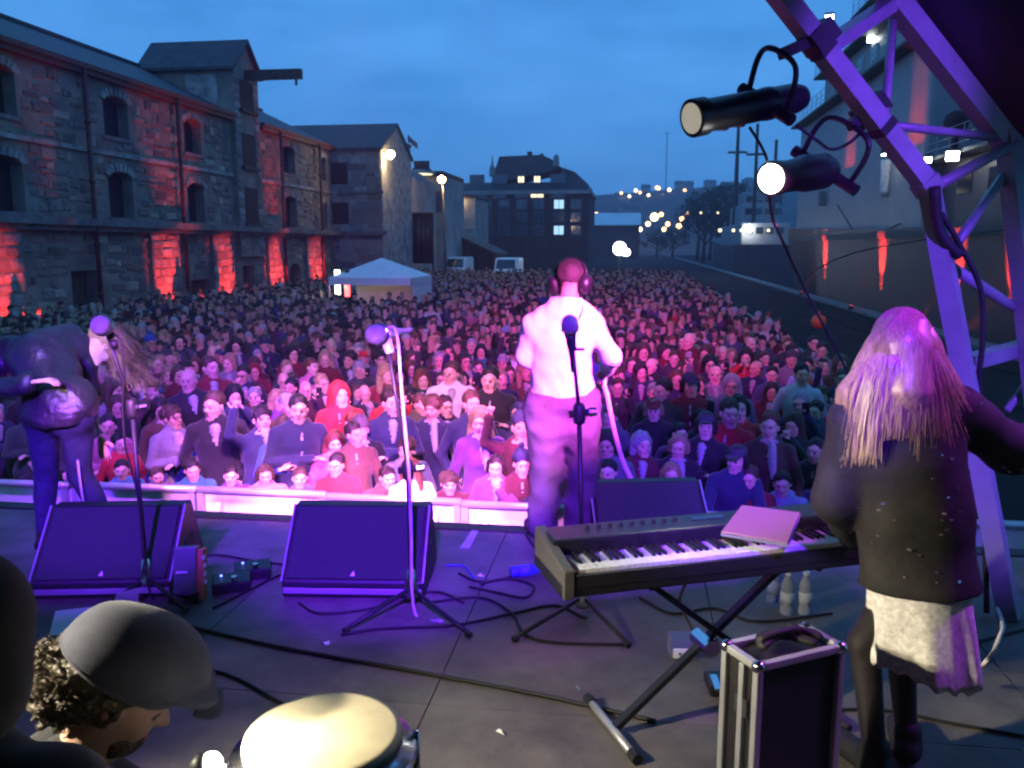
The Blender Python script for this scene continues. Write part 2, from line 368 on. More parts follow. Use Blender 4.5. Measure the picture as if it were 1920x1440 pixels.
for s0, s1, z0, z1, ar in ops:
    MB().qbox(s0 - .05, s1 + .05, WN - TH - 0.05, WN - TH + 0.03, z0, z1 + ar).build('recess_shade_backing' if z0 > 0 else 'door', M_dark if z0 > 0 else M_wood, wh)  # near-black sheet behind each window paints in the shade of the recess
    if ar and z0 > 0:
        MB().qbox(s0 - 0.12, s1 + 0.12, WN - 0.06, WN + 0.07, z0 - 0.13, z0).build('sill', M_band, wh)
        nv = 9
        for k in range(nv):             # brick arch voussoirs
            a = math.pi * (k + 0.5) / nv; c = (s0 + s1) / 2; hw = (s1 - s0) / 2 + 0.1
            aa = a * 0.9 + 0.05 * math.pi; pc = Q(c - math.cos(aa) * hw, WN + 0.015, z1 + math.sin(aa) * (ar + 0.1))
            v = MB().bbox(pc, (0.13 + 0.02 * math.sin(k * 3), 0.1, 0.26), 0.012, axes=np.array([[DQ[0] * math.sin(aa), DQ[1] * math.sin(aa), math.cos(aa)], [NQ[0], NQ[1], 0], [-DQ[0] * math.cos(aa), -DQ[1] * math.cos(aa), math.sin(aa)]]))
            v.build('arch_brick', M_plaster, wh)
# rubble facing
def stone_verts(s0, s1, z0, z1, n, pr, rg):
    j = lambda a: a + rg.uniform(-0.035, 0.035); e = min(s1 - s0, z1 - z0) * 0.16
    back = [Q(j(s0), n - 0.02, j(z0)), Q(j(s1), n - 0.02, j(z0)), Q(j(s1), n - 0.02, j(z1)), Q(j(s0), n - 0.02, j(z1))]
    fr_ = [Q(j(s0) + e, n + pr, j(z0) + e), Q(j(s1) - e, n + pr * rg.uniform(.6, 1.2), j(z0) + e), Q(j(s1) - e, n + pr * rg.uniform(.6, 1.2), j(z1) - e), Q(j(s0) + e, n + pr, j(z1) - e)]
    return np.array(back + fr_), [(4, 5, 6, 7), (0, 1, 5, 4), (1, 2, 6, 5), (2, 3, 7, 6), (3, 0, 4, 7)]
rg = random.Random(3); stones = []
z = 0.05
while z < ZT - 0.35:
    hcs = rg.uniform(0.22, 0.44); s = S0 + 12 + rg.uniform(-.3, 0)
    while s < S1 - 0.2:
        ln = rg.uniform(0.2, 0.8); hh = hcs * rg.uniform(0.55, 1.05)
        ok = not any(o_[0] - 0.08 < s + ln and s < o_[1] + 0.08 and o_[2] - 0.15 < z + hh and z < o_[3] + o_[4] + 0.1 for o_ in ops)
        if ok and not (3.5 < z + hh / 2 < 4.0) and not (35.2 < s + ln and s < 38.0 and z > 3.6) and rg.random() > 0.16:
            zo = rg.uniform(-.05, .07); stones.append((s, s + ln - 0.03, max(z + zo, .02), max(z + zo, .02) + hh - 0.03))
        s += ln
    z += hcs
tones = [(0.26, 0.235, 0.22), (0.34, 0.31, 0.28), (0.2, 0.17, 0.165), (0.28, 0.21, 0.19), (0.38, 0.36, 0.33), (0.15, 0.14, 0.145), (0.22, 0.22, 0.225)]
vis = sorted([t for t in stones if t[0] > 21.2], key=lambda t: -(t[1] - t[0]) * (t[3] - t[2]) / (t[0] ** 2))
near = set(vis[:300]); facing = MB(); fcol = []
for t in stones:
    pr = rg.uniform(0.025, 0.06); Vv, Fv = stone_verts(*t, WN, pr, rg); tc_ = np.array(tones[rg.randrange(7)]) * rg.uniform(0.65, 1.2) * np.array([1.2, 1.0, .88])
    if t in near:
        so = MB().add(Vv, Fv).build('stone', M_stone_o, wpart, origin=Q((t[0] + t[1]) / 2, WN, (t[2] + t[3]) / 2)); so.color = (*tc_, 1)
    else:
        facing.add(Vv, Fv); fcol += [tuple(tc_)] * len(Fv)
fo = facing.mesh('stone_facing'); fo.materials.append(M_stone_v)
ca = fo.color_attributes.new('col', 'FLOAT_COLOR', 'CORNER'); arr = np.ones((len(fo.loops), 4), np.float32); arr[:, :3] = np.repeat(np.array(fcol), 4, 0)
ca.data.foreach_set('color', arr.ravel()); fo = link('stone_facing', fo, wpart); fo['kind'] = 'stuff'
# ledge, string course, gutter, roof
MB().qbox(S0, S1, WN - 0.1, WN + 0.52, 3.68, 3.9).build('ledge', M_band, wh)
MB().qbox(S0, S1, WN - 0.1, WN + 0.34, 3.52, 3.68).build('ledge_corbel', M_band, wh)
MB().qbox(S0, 35.3, WN - 0.1, WN + 0.1, 5.98, 6.12).build('string_course', M_plaster, wh)
MB().qbox(38.0, S1, WN - 0.1, WN + 0.1, 5.98, 6.12).build('string_course', M_plaster, wh)
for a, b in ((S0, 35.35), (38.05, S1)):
    MB().qbox(a, b, WN - 0.1, WN + 0.26, 8.3, 8.45).build('soffit_board', M_redtint, wh)
    MB().qbox(a, b, WN + 0.18, WN + 0.36, 8.45, 8.6).build('gutter', M_redtint, wh)
rf = MB(); RZ = 10.6; RD = 4.0
for a, b in ((S0, 35.4), (37.8, S1)):
    rf.prism([Q(a, WN + 0.22, 8.58), Q(a, WN - RD, RZ), Q(a, WN - 2 * RD - .3, 8.58), Q(a, WN - 2 * RD - .3, 8.45), Q(a, WN - RD, RZ - .16), Q(a, WN + 0.22, 8.43)], [*(DQ * (b - a)), 0])
rf.prism([Q(35.4, WN - 2.6, 9.85), Q(35.4, WN - RD, RZ), Q(35.4, WN - 2 * RD - .3, 8.58), Q(35.4, WN - 2 * RD - .3, 8.45), Q(35.4, WN - RD, RZ - .16), Q(35.4, WN - 2.6, 9.7)], [*(DQ * 2.4), 0])
roofp = rf.build('roof', M_slate, wh)
MB().qbox(S0, S1, WN - RD - 0.12, WN - RD + 0.12, RZ - 0.03, RZ + 0.1).build('ridge_tile', M_slate, roofp)
# pilasters and downpipes
PIL = [(19.6, 22.0), (28.5, 30.4), (33.0, 34.8), (38.3, 39.9), (43.1, 45.4)]
for a, b in PIL:
    MB().qbox(a, b, WN - 0.05, WN + 0.16, 0, 3.52).build('pilaster', M_mortar, wh)
    zz = 0.04
    while zz < 3.4:
        hs_ = rg.uniform(.26, .4); ss = a
        while ss < b - 0.1:
            ln = min(rg.uniform(.35, .8), b - ss)
            Vv, Fv = stone_verts(ss + .01, ss + ln - .02, zz, min(zz + hs_ - .03, 3.5), WN + 0.16, rg.uniform(.02, .05), rg)
            so = MB().add(Vv, Fv).build('pilaster_stone', M_stone_o, wh, origin=Q(ss, WN, zz)); so.color = (*(np.array(tones[rg.randrange(7)]) * 1.2), 1)
            ss += ln
        zz += hs_
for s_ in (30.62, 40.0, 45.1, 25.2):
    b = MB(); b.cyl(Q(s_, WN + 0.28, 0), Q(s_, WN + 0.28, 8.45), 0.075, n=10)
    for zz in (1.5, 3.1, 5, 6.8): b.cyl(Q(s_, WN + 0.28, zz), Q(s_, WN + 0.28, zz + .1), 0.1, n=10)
    b.build('downpipe', M_redtint, wh, smooth=True)
# hoist gable
HA, HB, HM = 35.4, 37.8, 36.6; hn0 = WN + 0.22; backN = -(abs(WN) + 5.6)
for n_, xx, yy in (('a', 290, 83),):
    pq = onz(xx, yy, 11.85); backN = pq[:2] @ NQ
hz = MB(); hz.qbox(HA, HB, hn0 - .35, hn0, 2.6, 10.65)
hz.prism([Q(HA, hn0, 10.65), Q(HB, hn0, 10.65), Q(HM, hn0, 11.75)], [*(-NQ * .35), 0])
hz.qbox(HA, HA + .3, backN, hn0 - .35, 8.4, 10.65); hz.qbox(HB - .3, HB, backN, hn0 - .35, 8.4, 10.65)
hz.qbox(HA, HB, backN - .3, backN, 8.4, 10.65)
hoist = hz.build('hoist_gable', M_mortar, wh)
hr = MB()
for sg in (-1, 1):
    ee = HM + sg * 1.42
    hr.prism([Q(ee, hn0 + .2, 10.5), Q(HM, hn0 + .2, 11.85), Q(HM, hn0 + .2, 11.72), Q(ee, hn0 + .2, 10.37)], [*(NQ * (backN - hn0 - .2)), 0])
hr.build('gable_roof', M_slate, hoist)
MB().qbox(HA - .04, HA + .02, WN - 1.9, WN - 0.5, 8.9, 10.2).build('side_shutter', M_plaster, hoist)
for z0, z1 in ((4.05, 5.6), (6.5, 7.9), (8.9, 10.1)):
    MB().qbox(HM - .62, HM + .62, hn0 - .02, hn0 + .03, z0, z1).build('hoist_door', M_dark, hoist)
    MB().qbox(HM - .8, HM + .8, hn0 - .02, hn0 + .16, z0 - .14, z0).build('hoist_sill', M_wood, hoist)
zz = 2.7
while zz < 10.4:
    for sg, a, b in ((0, HA, HM - .64), (1, HM + .64, HB)):
        Vv, Fv = stone_verts(a + .02, b - .02, zz, zz + .3, hn0, .03, rg); so = MB().add(Vv, Fv).build('stone', M_stone_o, hoist, origin=Q(a, hn0, zz)); so.color = (*(np.array(tones[rg.randrange(7)])), 1)
    zz += .34
nb, zb = onS(566, 160, HM)
b = MB(); b.qbox(HM - .14, HM + .14, hn0 - .1, nb, 10.16, 10.56); b.cyl(Q(HM, nb - .25, 9.9), Q(HM, nb - .25, 10.2), .06); b.build('hoist_beam', M_wood, wh)
# cross wing
SW = 47.5; nC, _ = onS(718, 400, SW); nR1, zR = onS(713, 232, SW + 3.2)
wg = thing('stone_cross_wing', 'projecting stone cross wing with slate roof at the far end of the long warehouse', 'warehouse', Q(SW, nC))
MB().qbox(SW, SW + 6.4, WN - 6, nC, 0, 8.6).build('wall', M_plaster, wg)
b = MB(); b.prism([Q(SW, nC, 8.6), Q(SW + 6.4, nC, 8.6), Q(SW + 3.2, nC, zR - .1)], [*(-NQ * .4), 0]); b.build('gable', M_plaster, wg)
b = MB()
for a in (SW - .2, SW + 6.6):
    b.prism([Q(a, nC + .1, 8.5), Q(SW + 3.2, nC + .1, zR), Q(SW + 3.2, nC + .1, zR - .16), Q(a, nC + .1, 8.34)], [*(NQ * -16), 0])
b.build('roof', M_slate, wg)
MB().qbox(SW - .3, SW, WN + .4, nC + .25, 3.68, 3.9).build('ledge', M_band, wg)
MB().qbox(SW - .12, SW, WN + .4, nC + .1, 5.98, 6.12).build('string_course', M_band, wg)
for k in range(3): 
    MB().qbox(SW - .06, SW + .05, nC - .9 + k * .02, nC - .1, 4.1 + k * 1.5, 5.4 + k * 1.5).build('quoin_panel', M_mortar, wg)
for zz in (4.3, 6.5):
    MB().qbox(SW - .03, SW + .05, nC - 3.0, nC - 2.0, zz, zz + 1.2).build('window', M_dark, wg)
MB().qbox(SW - .05, SW + .05, WN + .3 + 1.1, WN + .3 + 2.4, 8.05, 8.4).build('skylight_panel', M_plaster, wg)
for zz in np.arange(0.1, 8.3, .42):           # squared blocks on the camera side
    nn = WN + .35
    while nn < nC - .3:
        ln = rg.uniform(.5, 1.1); ln = min(ln, nC - nn)
        if not (2.0 < nC - nn < 3.9 and (4.1 < zz < 5.6 or 6.3 < zz < 7.8)) and rg.random() > .12 and not 3.5 < zz < 4:
            Vb = MB().qbox(SW - rg.uniform(.02, .05), SW + .02, nn + .015, nn + ln - .015, zz, zz + .39); so = Vb.build('stone', M_stone_o, wg); so.color = (*(np.array(tones[rg.randrange(7)]) * 1.05), 1)
        nn += ln
# ================================================================== lamps on the buildings
def glow(name, col, st): return mat(name, col, emit=col, estr=st)
GW = glow('sodium_lamp_glass', (1.0, 0.72, 0.35), 60); GWh = glow('white_lamp_glass', (0.95, 1.0, 1.0), 80); GO = glow('orange_lamp_glass', (1.0, 0.6, 0.25), 60); GH = glow('hill_lamp_orange', (1.0, .5, .18), 7); GH2 = glow('hill_lamp_amber', (1.0, .75, .4), 7)
def wall_lamp(p, out, label, power, gm, rr=0.17, col=(1, .72, .35)):
    p = np.array(p, float); t = thing('wall_lamp', label, 'lamp', p, None); u = np.array([*out, 0.0])
    b = MB(); b.cyl(p - u * .5 + [0, 0, .1], p + [0, 0, .1], .025); b.lathe([(.03, .2), (.16, .12), (.18, .02), (.16, .02)], p, n=14); b.build('bracket', M_iron, t)
    MB().ball(p - [0, 0, .06], rr, 12, 8).build('bulb', gm, t, smooth=True)
    point('lamp_light', p - [0, 0, .35], power, col, .15, t); return t
nl, zl = onS(726, 285, SW - .5)
wall_lamp(Q(SW + .1, nl, zl), NQ, 'sodium lamp on a bracket at the corner of the stone cross wing', 260, GW, .24)
# ================================================================== buildings beyond
M_brick = mat('dark_brick', (0.075, 0.04, 0.04), 0.85, var=0.25, scale=1.5, bump=.3)
M_render = mat('grey_render', (0.3, 0.29, 0.28), 0.85, var=0.2, scale=.8)
M_pane = mat('window_reflecting_sky', (0.05, 0.06, 0.09), 0.08, var=.05, spec=.8)
M_lit = glow('lit_window', (1.0, 0.85, 0.5), 1.6); M_litc = glow('lit_cold_window', (0.5, 0.8, 0.9), 1.0)
M_frame = mat('window_frame', (.12, .12, .13), .6)
def face_windows(t, s, wins):          # windows on a wall facing down the quay (plane s)
    for n0, z0, ww, hh, m in wins:
        fo_ = MB().qbox(s - .06, s + .02, n0 - ww / 2 - .1, n0 + ww / 2 + .1, z0 - .1, z0 + hh + .1).build('window', M_frame, t)
        MB().qbox(s - .09, s - .055, n0 - ww / 2, n0 - .04, z0, z0 + hh).build('pane', m, fo_)
        MB().qbox(s - .09, s - .055, n0 + .04, n0 + ww / 2, z0, z0 + hh).build('pane', m, fo_)
SB = 118.0
def nb_(x, s=SB): return onS(x, 400, s)[0]
def zb_(y, s=SB): return onS(900, y, s)[1]
bl = thing('dark_brick_block', 'dark brick block with mansard top, pinnacles and a few lit windows beyond the crowd', 'building', Q(SB, nb_(970)))
n0, n1 = nb_(800), nb_(1104)
MB().qbox(SB, SB + 16, n0, n1, 0, zb_(362)).build('wall', M_brick, bl)
MB().qbox(SB - .35, SB + 16, n0 - .3, n1 + .3, zb_(365), zb_(358)).build('cornice', M_render, bl)
b = MB(); ztop = zb_(341)
b.prism([Q(SB, n0, zb_(358)), Q(SB, n1, zb_(358)), Q(SB + 1, nb_(1100), zb_(345)), Q(SB + 2, nb_(1075), zb_(322)), Q(SB + 2, nb_(1050), zb_(313)), Q(SB + 2, nb_(1045), ztop), Q(SB + 1.5, n0, ztop)], [*(DQ * 12), 0])
roof_ = b.build('roof', M_slate, bl)
b = MB(); b.prism([Q(SB + 1.5, nb_(917), ztop - .2), Q(SB + 1.5, nb_(1052), zb_(316)), Q(SB + 2, nb_(1030), zb_(297)), Q(SB + 2, nb_(1012), zb_(289)), Q(SB + 2, nb_(932), zb_(291))], [*(DQ * 9), 0]); b.build('mansard', M_slate, bl)
for x_, y0, y1 in ((920, 330, 287), (1040, 312, 290)):
    MB().lathe([(.45, 0), (.4, 1.2), (.15, 1.6), (.03, zb_(y1) - zb_(y0))], Q(SB + 1.5, nb_(x_), zb_(y0)), n=8).build('pinnacle', M_render, bl)
MB().qbox(SB + 3, SB + 4.2, nb_(983), nb_(991), zb_(292), zb_(281)).build('chimney', M_brick, bl)
MB().qbox(SB + 3, SB + 4.0, nb_(1008), nb_(1013), zb_(292), zb_(285)).build('chimney', M_brick, bl)
wl = [(nb_(x_), zb_(343), 1.9 if m_ is M_pane else .8, 1.0 if m_ is M_pane else .8, m_) for x_, m_ in ((858, M_lit), (895, M_pane), (937, M_pane), (977, M_lit), (1007, M_lit), (1046, M_pane))]
wl += [(nb_(x_), zb_(371), 1.7, .7, m_) for x_, m_ in ((900, M_pane), (937, M_pane), (977, M_pane), (1007, M_lit), (1046, M_pane))]
for row, yy in enumerate((392, 416, 440)):
    for k, x_ in enumerate((912, 945, 978, 1010, 1048, 1080)):
        wl.append((nb_(x_), zb_(yy), 1.3, 1.15, M_litc if (row, k) in ((0, 4), (2, 4)) else M_pane))
face_windows(bl, SB, wl)
# grey rendered panel with its lamp, lean-to shed
S2 = 100.0; n0, n1 = nb_(838, S2), nb_(891, S2)
rb = thing('grey_rendered_house', 'narrow grey rendered house front lit by a lamp beside the dark brick block', 'house', Q(S2, n0))
MB().qbox(S2, S2 + 9, n0, n1, 0, zb_(372, S2)).build('wall', M_render, rb); MB().qbox(S2 - .2, S2 + 9, n0 - .1, n1 + .1, zb_(372, S2), zb_(368, S2)).build('parapet', M_brick, rb)
MB().qbox(S2 - .1, S2 + .02, n0 + .9, n1 - .1, zb_(430, S2), zb_(427, S2)).build('string_course', M_plaster, rb)
face_windows(rb, S2, [(n1 - 1.0, 1.2, .9, 1.1, M_pane)])
wall_lamp(Q(S2 - .5, *onS(855, 369, S2 - .5)), -DQ, 'sodium lamp on the grey rendered house front', 300, GW, .32)
S3 = 82.0
sh = thing('lean_to_shed', 'dark lean to shed with sloping roof below the rendered house', 'shed', Q(S3, nb_(880, S3)))
b = MB(); b.prism([Q(S3, nb_(838, S3), 0), Q(S3, nb_(925, S3), 0), Q(S3, nb_(925, S3), zb_(474, S3)), Q(S3, nb_(838, S3), zb_(434, S3))], [*(DQ * 8), 0]); b.build('wall', M_brick, sh)
b = MB(); b.prism([Q(S3 - .3, nb_(834, S3), zb_(430, S3)), Q(S3 - .3, nb_(930, S3), zb_(474, S3)), Q(S3 - .3, nb_(930, S3), zb_(478, S3)), Q(S3 - .3, nb_(834, S3), zb_(434, S3))], [*(DQ * 8.6), 0]); b.build('roof', M_wood, sh)
MB().qbox(S3 - .05, S3 + .05, nb_(862, S3), nb_(895, S3), 0, 2.1).build('door', M_dark, sh)
# houses between wing and block
S4 = 62.0
h4 = thing('gabled_stone_house', 'stone house with tall chimney and flagpole behind the cross wing', 'house', Q(S4, nb_(745, S4)))
n0, n1 = nb_(690, S4), nb_(764, S4)
MB().qbox(S4, S4 + 9, n0, n1, 0, zb_(330, S4)).build('wall', M_render, h4)
b = MB(); b.prism([Q(S4, n0, zb_(330, S4)), Q(S4, n1, zb_(330, S4)), Q(S4, nb_(735, S4), zb_(305, S4)), Q(S4, n0, zb_(300, S4))], [*(DQ * 9), 0]); b.build('roof', M_slate, h4)
b = MB(); b.qbox(S4 + 1, S4 + 2.2, nb_(743, S4), nb_(757, S4), zb_(330, S4), zb_(268, S4)); b.qbox(S4 + .9, S4 + 2.3, nb_(741, S4), nb_(759, S4), zb_(268, S4), zb_(263, S4)); b.build('chimney', M_brick, h4)
face_windows(h4, S4, [(nb_(745, S4), zb_(385, S4), .9, 1.5, M_pane), (nb_(745, S4), zb_(440, S4), .9, 1.5, M_pane)])
fl = thing('flag', 'small flag flying from a pole above the stone chimney', 'flag', Q(S4 + 2, nb_(757, S4), zb_(268, S4)))
b = MB(); b.cyl(Q(S4 + 1.6, nb_(757.5, S4), zb_(268, S4)), Q(S4 + 1.6, nb_(757.5, S4), zb_(244, S4)), .035, n=6); b.build('pole', M_iron, fl)
M_flag = mat('flag_cloth', (.12, .12, .2), .8, var=.3, scale=1.5)
V = []; 
for i in range(9):
    for j in range(2): V.append(Q(S4 + 1.6 + .12 * math.sin(i * .9), nb_(757.5, S4) + i * .085, zb_(246, S4) - i * .07 - j * .42))
b = MB(); b.add(V, [(2 * i, 2 * i + 1, 2 * i + 3, 2 * i + 2) for i in range(8)]); o = b.build('cloth', M_flag, fl, smooth=True); md = o.modifiers.new('t', 'SOLIDIFY'); md.thickness = .015
S5 = 74.0
h5 = thing('corner_house', 'corner house with clustered chimney pots and a lit round canopy behind the black screen', 'house', Q(S5, nb_(795, S5)))
n0, n1 = nb_(757, S5), nb_(832, S5)
MB().qbox(S5, S5 + 9, n0, n1, 0, zb_(329, S5)).build('wall', M_render, h5)
MB().qbox(S5 - .2, S5 + 9, n0, n1, zb_(329, S5), zb_(320, S5)).build('parapet', M_brick, h5)
MB().qbox(S5 + 2, S5 + 3.5, nb_(763, S5), nb_(793, S5), zb_(320, S5), zb_(310, S5)).build('chimney_stack', M_brick, h5)
for k in range(5): MB().lathe([(.16, 0), (.13, .5), (.17, .55), (.15, .7)], Q(S5 + 2.7, nb_(766 + k * 6, S5), zb_(310, S5)), n=8).build('chimney_pot', M_brick, h5)
pc = Q(S5 - 1.1, nb_(793, S5), zb_(327, S5))
MB().lathe([(.3, .35), (1.3, .15), (1.35, 0), (1.2, 0)], pc, n=20).build('canopy', M_plaster, h5)
MB().lathe([(1.15, -.04), (1.15, -.01)], pc, n=20).build('canopy_light', glow('canopy_glow', (1, .9, .55), 1.6), h5)
face_windows(h5, S5, [(nb_(778, S5), zb_(385, S5), 1.1, 1.6, M_pane), (nb_(815, S5), zb_(395, S5), 1.1, 1.6, M_pane)])
# lamp post in the crowd
lp = onS(828, 336, 60)
t = thing('lamp_post', 'tall sodium lamp post standing behind the black screen', 'lamp post', Q(60, lp[0]))
b = MB(); b.tube([Q(60, lp[0] + .25, 0), Q(60, lp[0] + .2, 1.2), Q(60, lp[0] + .1, lp[1] + .1)], [.12, .09, .06], 10); b.build('pole', M_iron, t, smooth=True)
b = MB(); b.bbox(Q(60, lp[0], lp[1] + .18), (.5, .3, .14), .03); b.build('lamp_head', M_iron, t)
MB().ball(Q(60, lp[0], lp[1]), .27, 12, 8).build('bulb', GO, t, smooth=True); point('post_light', Q(60, lp[0], lp[1] - .5), 380, (1, .6, .25), .2, t)
# pale industrial roof in the distance
S6 = 210.0; ir = thing('pale_roofed_shed', 'long low shed with pale metal roof below the hillside lights', 'shed', Q(S6, nb_(1145, S6)))
n0, n1 = nb_(1086, S6), nb_(1200, S6)
MB().qbox(S6 + 1, S6 + 14, n0, n1, 0, zb_(420, S6)).build('wall', M_brick, ir)
b = MB(); b.prism([Q(S6, n0 - .3, zb_(422, S6)), Q(S6 + 9, n0 - .3, zb_(398, S6)), Q(S6 + 9, n0 - .3, zb_(399, S6)), Q(S6, n0 - .3, zb_(423, S6) - .1)], [*(NQ * (n1 - n0 + .6)), 0]); b.build('roof', mat('pale_sheet_roof', (.62, .64, .66), .5, var=.08, scale=.2), ir)
# hillside: houses, lamps, mast
M_hw = mat('far_house_wall', (.22, .22, .22), .9, var=.2, scale=.3)
rg2 = random.Random(5)
def far_p(x, y, Y): p = atY(x, y, Y); return p
for i in range(26):
    Y = rg2.uniform(480, 700); x_ = rg2.uniform(1105, 1440); X = (x_ - 960) / FPX * Y * 1.0; z0 = hillz(X, Y)
    ht = thing('hillside_house', 'small pale gabled house among the hillside lights', 'house', (X, Y, z0), 'houses on the hill')
    wd, dp, hh = rg2.uniform(5, 9), 6, rg2.uniform(3, 4.2)
    MB().box((X, Y, z0 + hh / 2 - 1), (wd, dp, hh + 2)).build('wall', M_hw, ht)
    b = MB(); b.prism([(X - wd / 2 - .3, Y - dp / 2 - .4, z0 + hh), (X - wd / 2 - .3, Y, z0 + hh + 2.6), (X - wd / 2 - .3, Y + dp / 2 + .4, z0 + hh)], (wd + .6, 0, 0)); b.build('roof', M_slate, ht)
big = [(1112, 388, .3), (1118, 402, .35), (1150, 405, .4), (1160, 383, .3), (1175, 398, .4), (1210, 398, .4), (1215, 420, .45), (1240, 402, .35), (1252, 420, .4), (1262, 398, .3), (1262, 378, .3), (1270, 366, .25), (1180, 368, .25), (1165, 362, .22), (1200, 361, .22), (1216, 366, .25), (1290, 400, .3), (1245, 430, .4), (1200, 430, .4), (1200, 387, 1.1), (1224, 381, .8), (1227, 407, 1.3), (1279, 411, .7), (1142, 395, .6), (1192, 335 + 22, .35), (1232, 352, .45), (1235, 353, .4), (1255, 356, .4), (1132, 374, .4), (1138, 384, .4), (1152, 389, .4), (1192, 374, .4), (1126, 426, .7), (1170, 421, .6), (1178, 419, .6), (1186, 414, .65), (1158, 429, .5), (1168, 435, .4), (1273, 424, .6), (1243, 367, .3), (1287, 364, .35), (1284, 357, .3), (1240, 388, .35), (1300, 387, .35), (1313, 380, .3), (1123, 376, .25), (1107, 370, .25)]
for i, (x_, y_, r_) in enumerate(big):
    Y = 640 if y_ < 400 else 420
    p = atY(x_, y_, Y); gz = hillz(p[0], Y)
    t = thing('distant_street_lamp', 'tiny glowing orange street lamp on the dark hillside', 'street lamp', (p[0], p[1], min(gz, p[2] - 1)), 'street lamps on the hill')
    MB().cyl((p[0], p[1], min(gz, p[2] - 1)), (p[0], p[1], p[2]), .15, n=5).build('pole', M_iron, t)
    MB().ball(p, .75 + 1.5 * r_ * (Y / 640), 8, 6).build('bulb', GH if i % 3 else GH2, t, smooth=True)
Ym = 620; p0 = atY(1248, 356, Ym); p1 = atY(1248, 250, Ym)
t = thing('radio_mast', 'tall thin lattice radio mast on top of the hill', 'mast', (p0[0], Ym, p0[2] - 4))
b = MB()
for k in range(3):
    a = 2.1 * k; b.cyl((p0[0] + .5 * math.cos(a), Ym + .5 * math.sin(a), p0[2] - 5), (p0[0] + .35 * math.cos(a), Ym + .35 * math.sin(a), p1[2]), .12, n=5)
b.build('legs', M_iron, t)
zz = p0[2]; b = MB()
while zz < p1[2] - 1:
    b.beam((p0[0] - .5, Ym, zz), (p0[0] + .5, Ym, zz + 1.2), .1); b.beam((p0[0] + .5, Ym, zz + 1.2), (p0[0] - .5, Ym, zz + 2.4), .1); zz += 2.4
b.build('bracing', M_iron, t)
MB().box((p0[0], Ym, p1[2]), (5, .4, .4)).build('crossarm', M_iron, t)
# ================================================================== trees
M_bark = mat('bark', (.05, .04, .03), .9, bump=.4); M_leaf = mat('foliage', (.045, .06, .03), .8, var=.3, scale=1.5)
def tree(p, h, r, seed, label, group=None):
    rg_ = np.random.default_rng(seed); p = np.array(p, float)
    t = thing('tree', label, 'tree', p, group)
    b = MB(); b.tube([p, p + [.1, 0, h * .3], p + [.15, .1, h * .75]], [r * .1, r * .07, r * .03], 8)
    tips = []
    for k in range(9):
        a = k * 2.4; z0 = h * (.3 + .05 * k); q = p + [math.cos(a) * r * .75, math.sin(a) * r * .75, z0 + h * .22]; tips.append(q)
        b.tube([p + [.12, 0, z0], (p + [.1, 0, z0 + h * .12] + q) / 2, q], [r * .05, r * .035, r * .015], 6)
    b.build('trunk', M_bark, t, smooth=True)
    cen = [q + rg_.normal(size=3) * r * .18 for q in tips for _ in range(3)] + [p + [0, 0, h * .85] + rg_.normal(size=3) * r * .25 for _ in range(8)]
    V = []; Fc = []
    for c in cen:
        rr = r * rg_.uniform(.18, .34)
        for k in range(46):
            d = rg_.normal(size=3); d /= np.linalg.norm(d); q = c + d * rr * rg_.uniform(.5, 1.1) * [1, 1, .8]; u = rg_.normal(size=3); u /= np.linalg.norm(u); v = np.cross(u, d); sz = r * rg_.uniform(.035, .075)
            i = len(V); V += [q - u * sz, q + v * sz * .6, q + u * sz, q - v * sz * .6]; Fc.append((i, i + 1, i + 2, i + 3))
    g_ = MB(); g_.add(V, Fc); g_.build('crown', M_leaf, t); return t
for i, (x_, top, s_) in enumerate(((1312, 358, 190), (1336, 346, 200), (1366, 340, 195), (1395, 352, 185), (1350, 365, 170), (1425, 365, 180), (1322, 385, 165))):
    n_, zt = onS(x_, top, s_); tree(Q(s_, n_, 0), zt * 1.02, 4.6, 30 + i, 'dark bushy tree on the far bank behind the moored ships', 'trees on the far bank')
for i, (x_, top, s_) in enumerate(((1262, 432, 225), (1232, 440, 240))):
    n_, zt = onS(x_, top, s_); tree(Q(s_, n_, 0), zt * 1.02, 4.2, 50 + i, 'low dark tree beside the pale roofed shed', 'trees beside the shed')
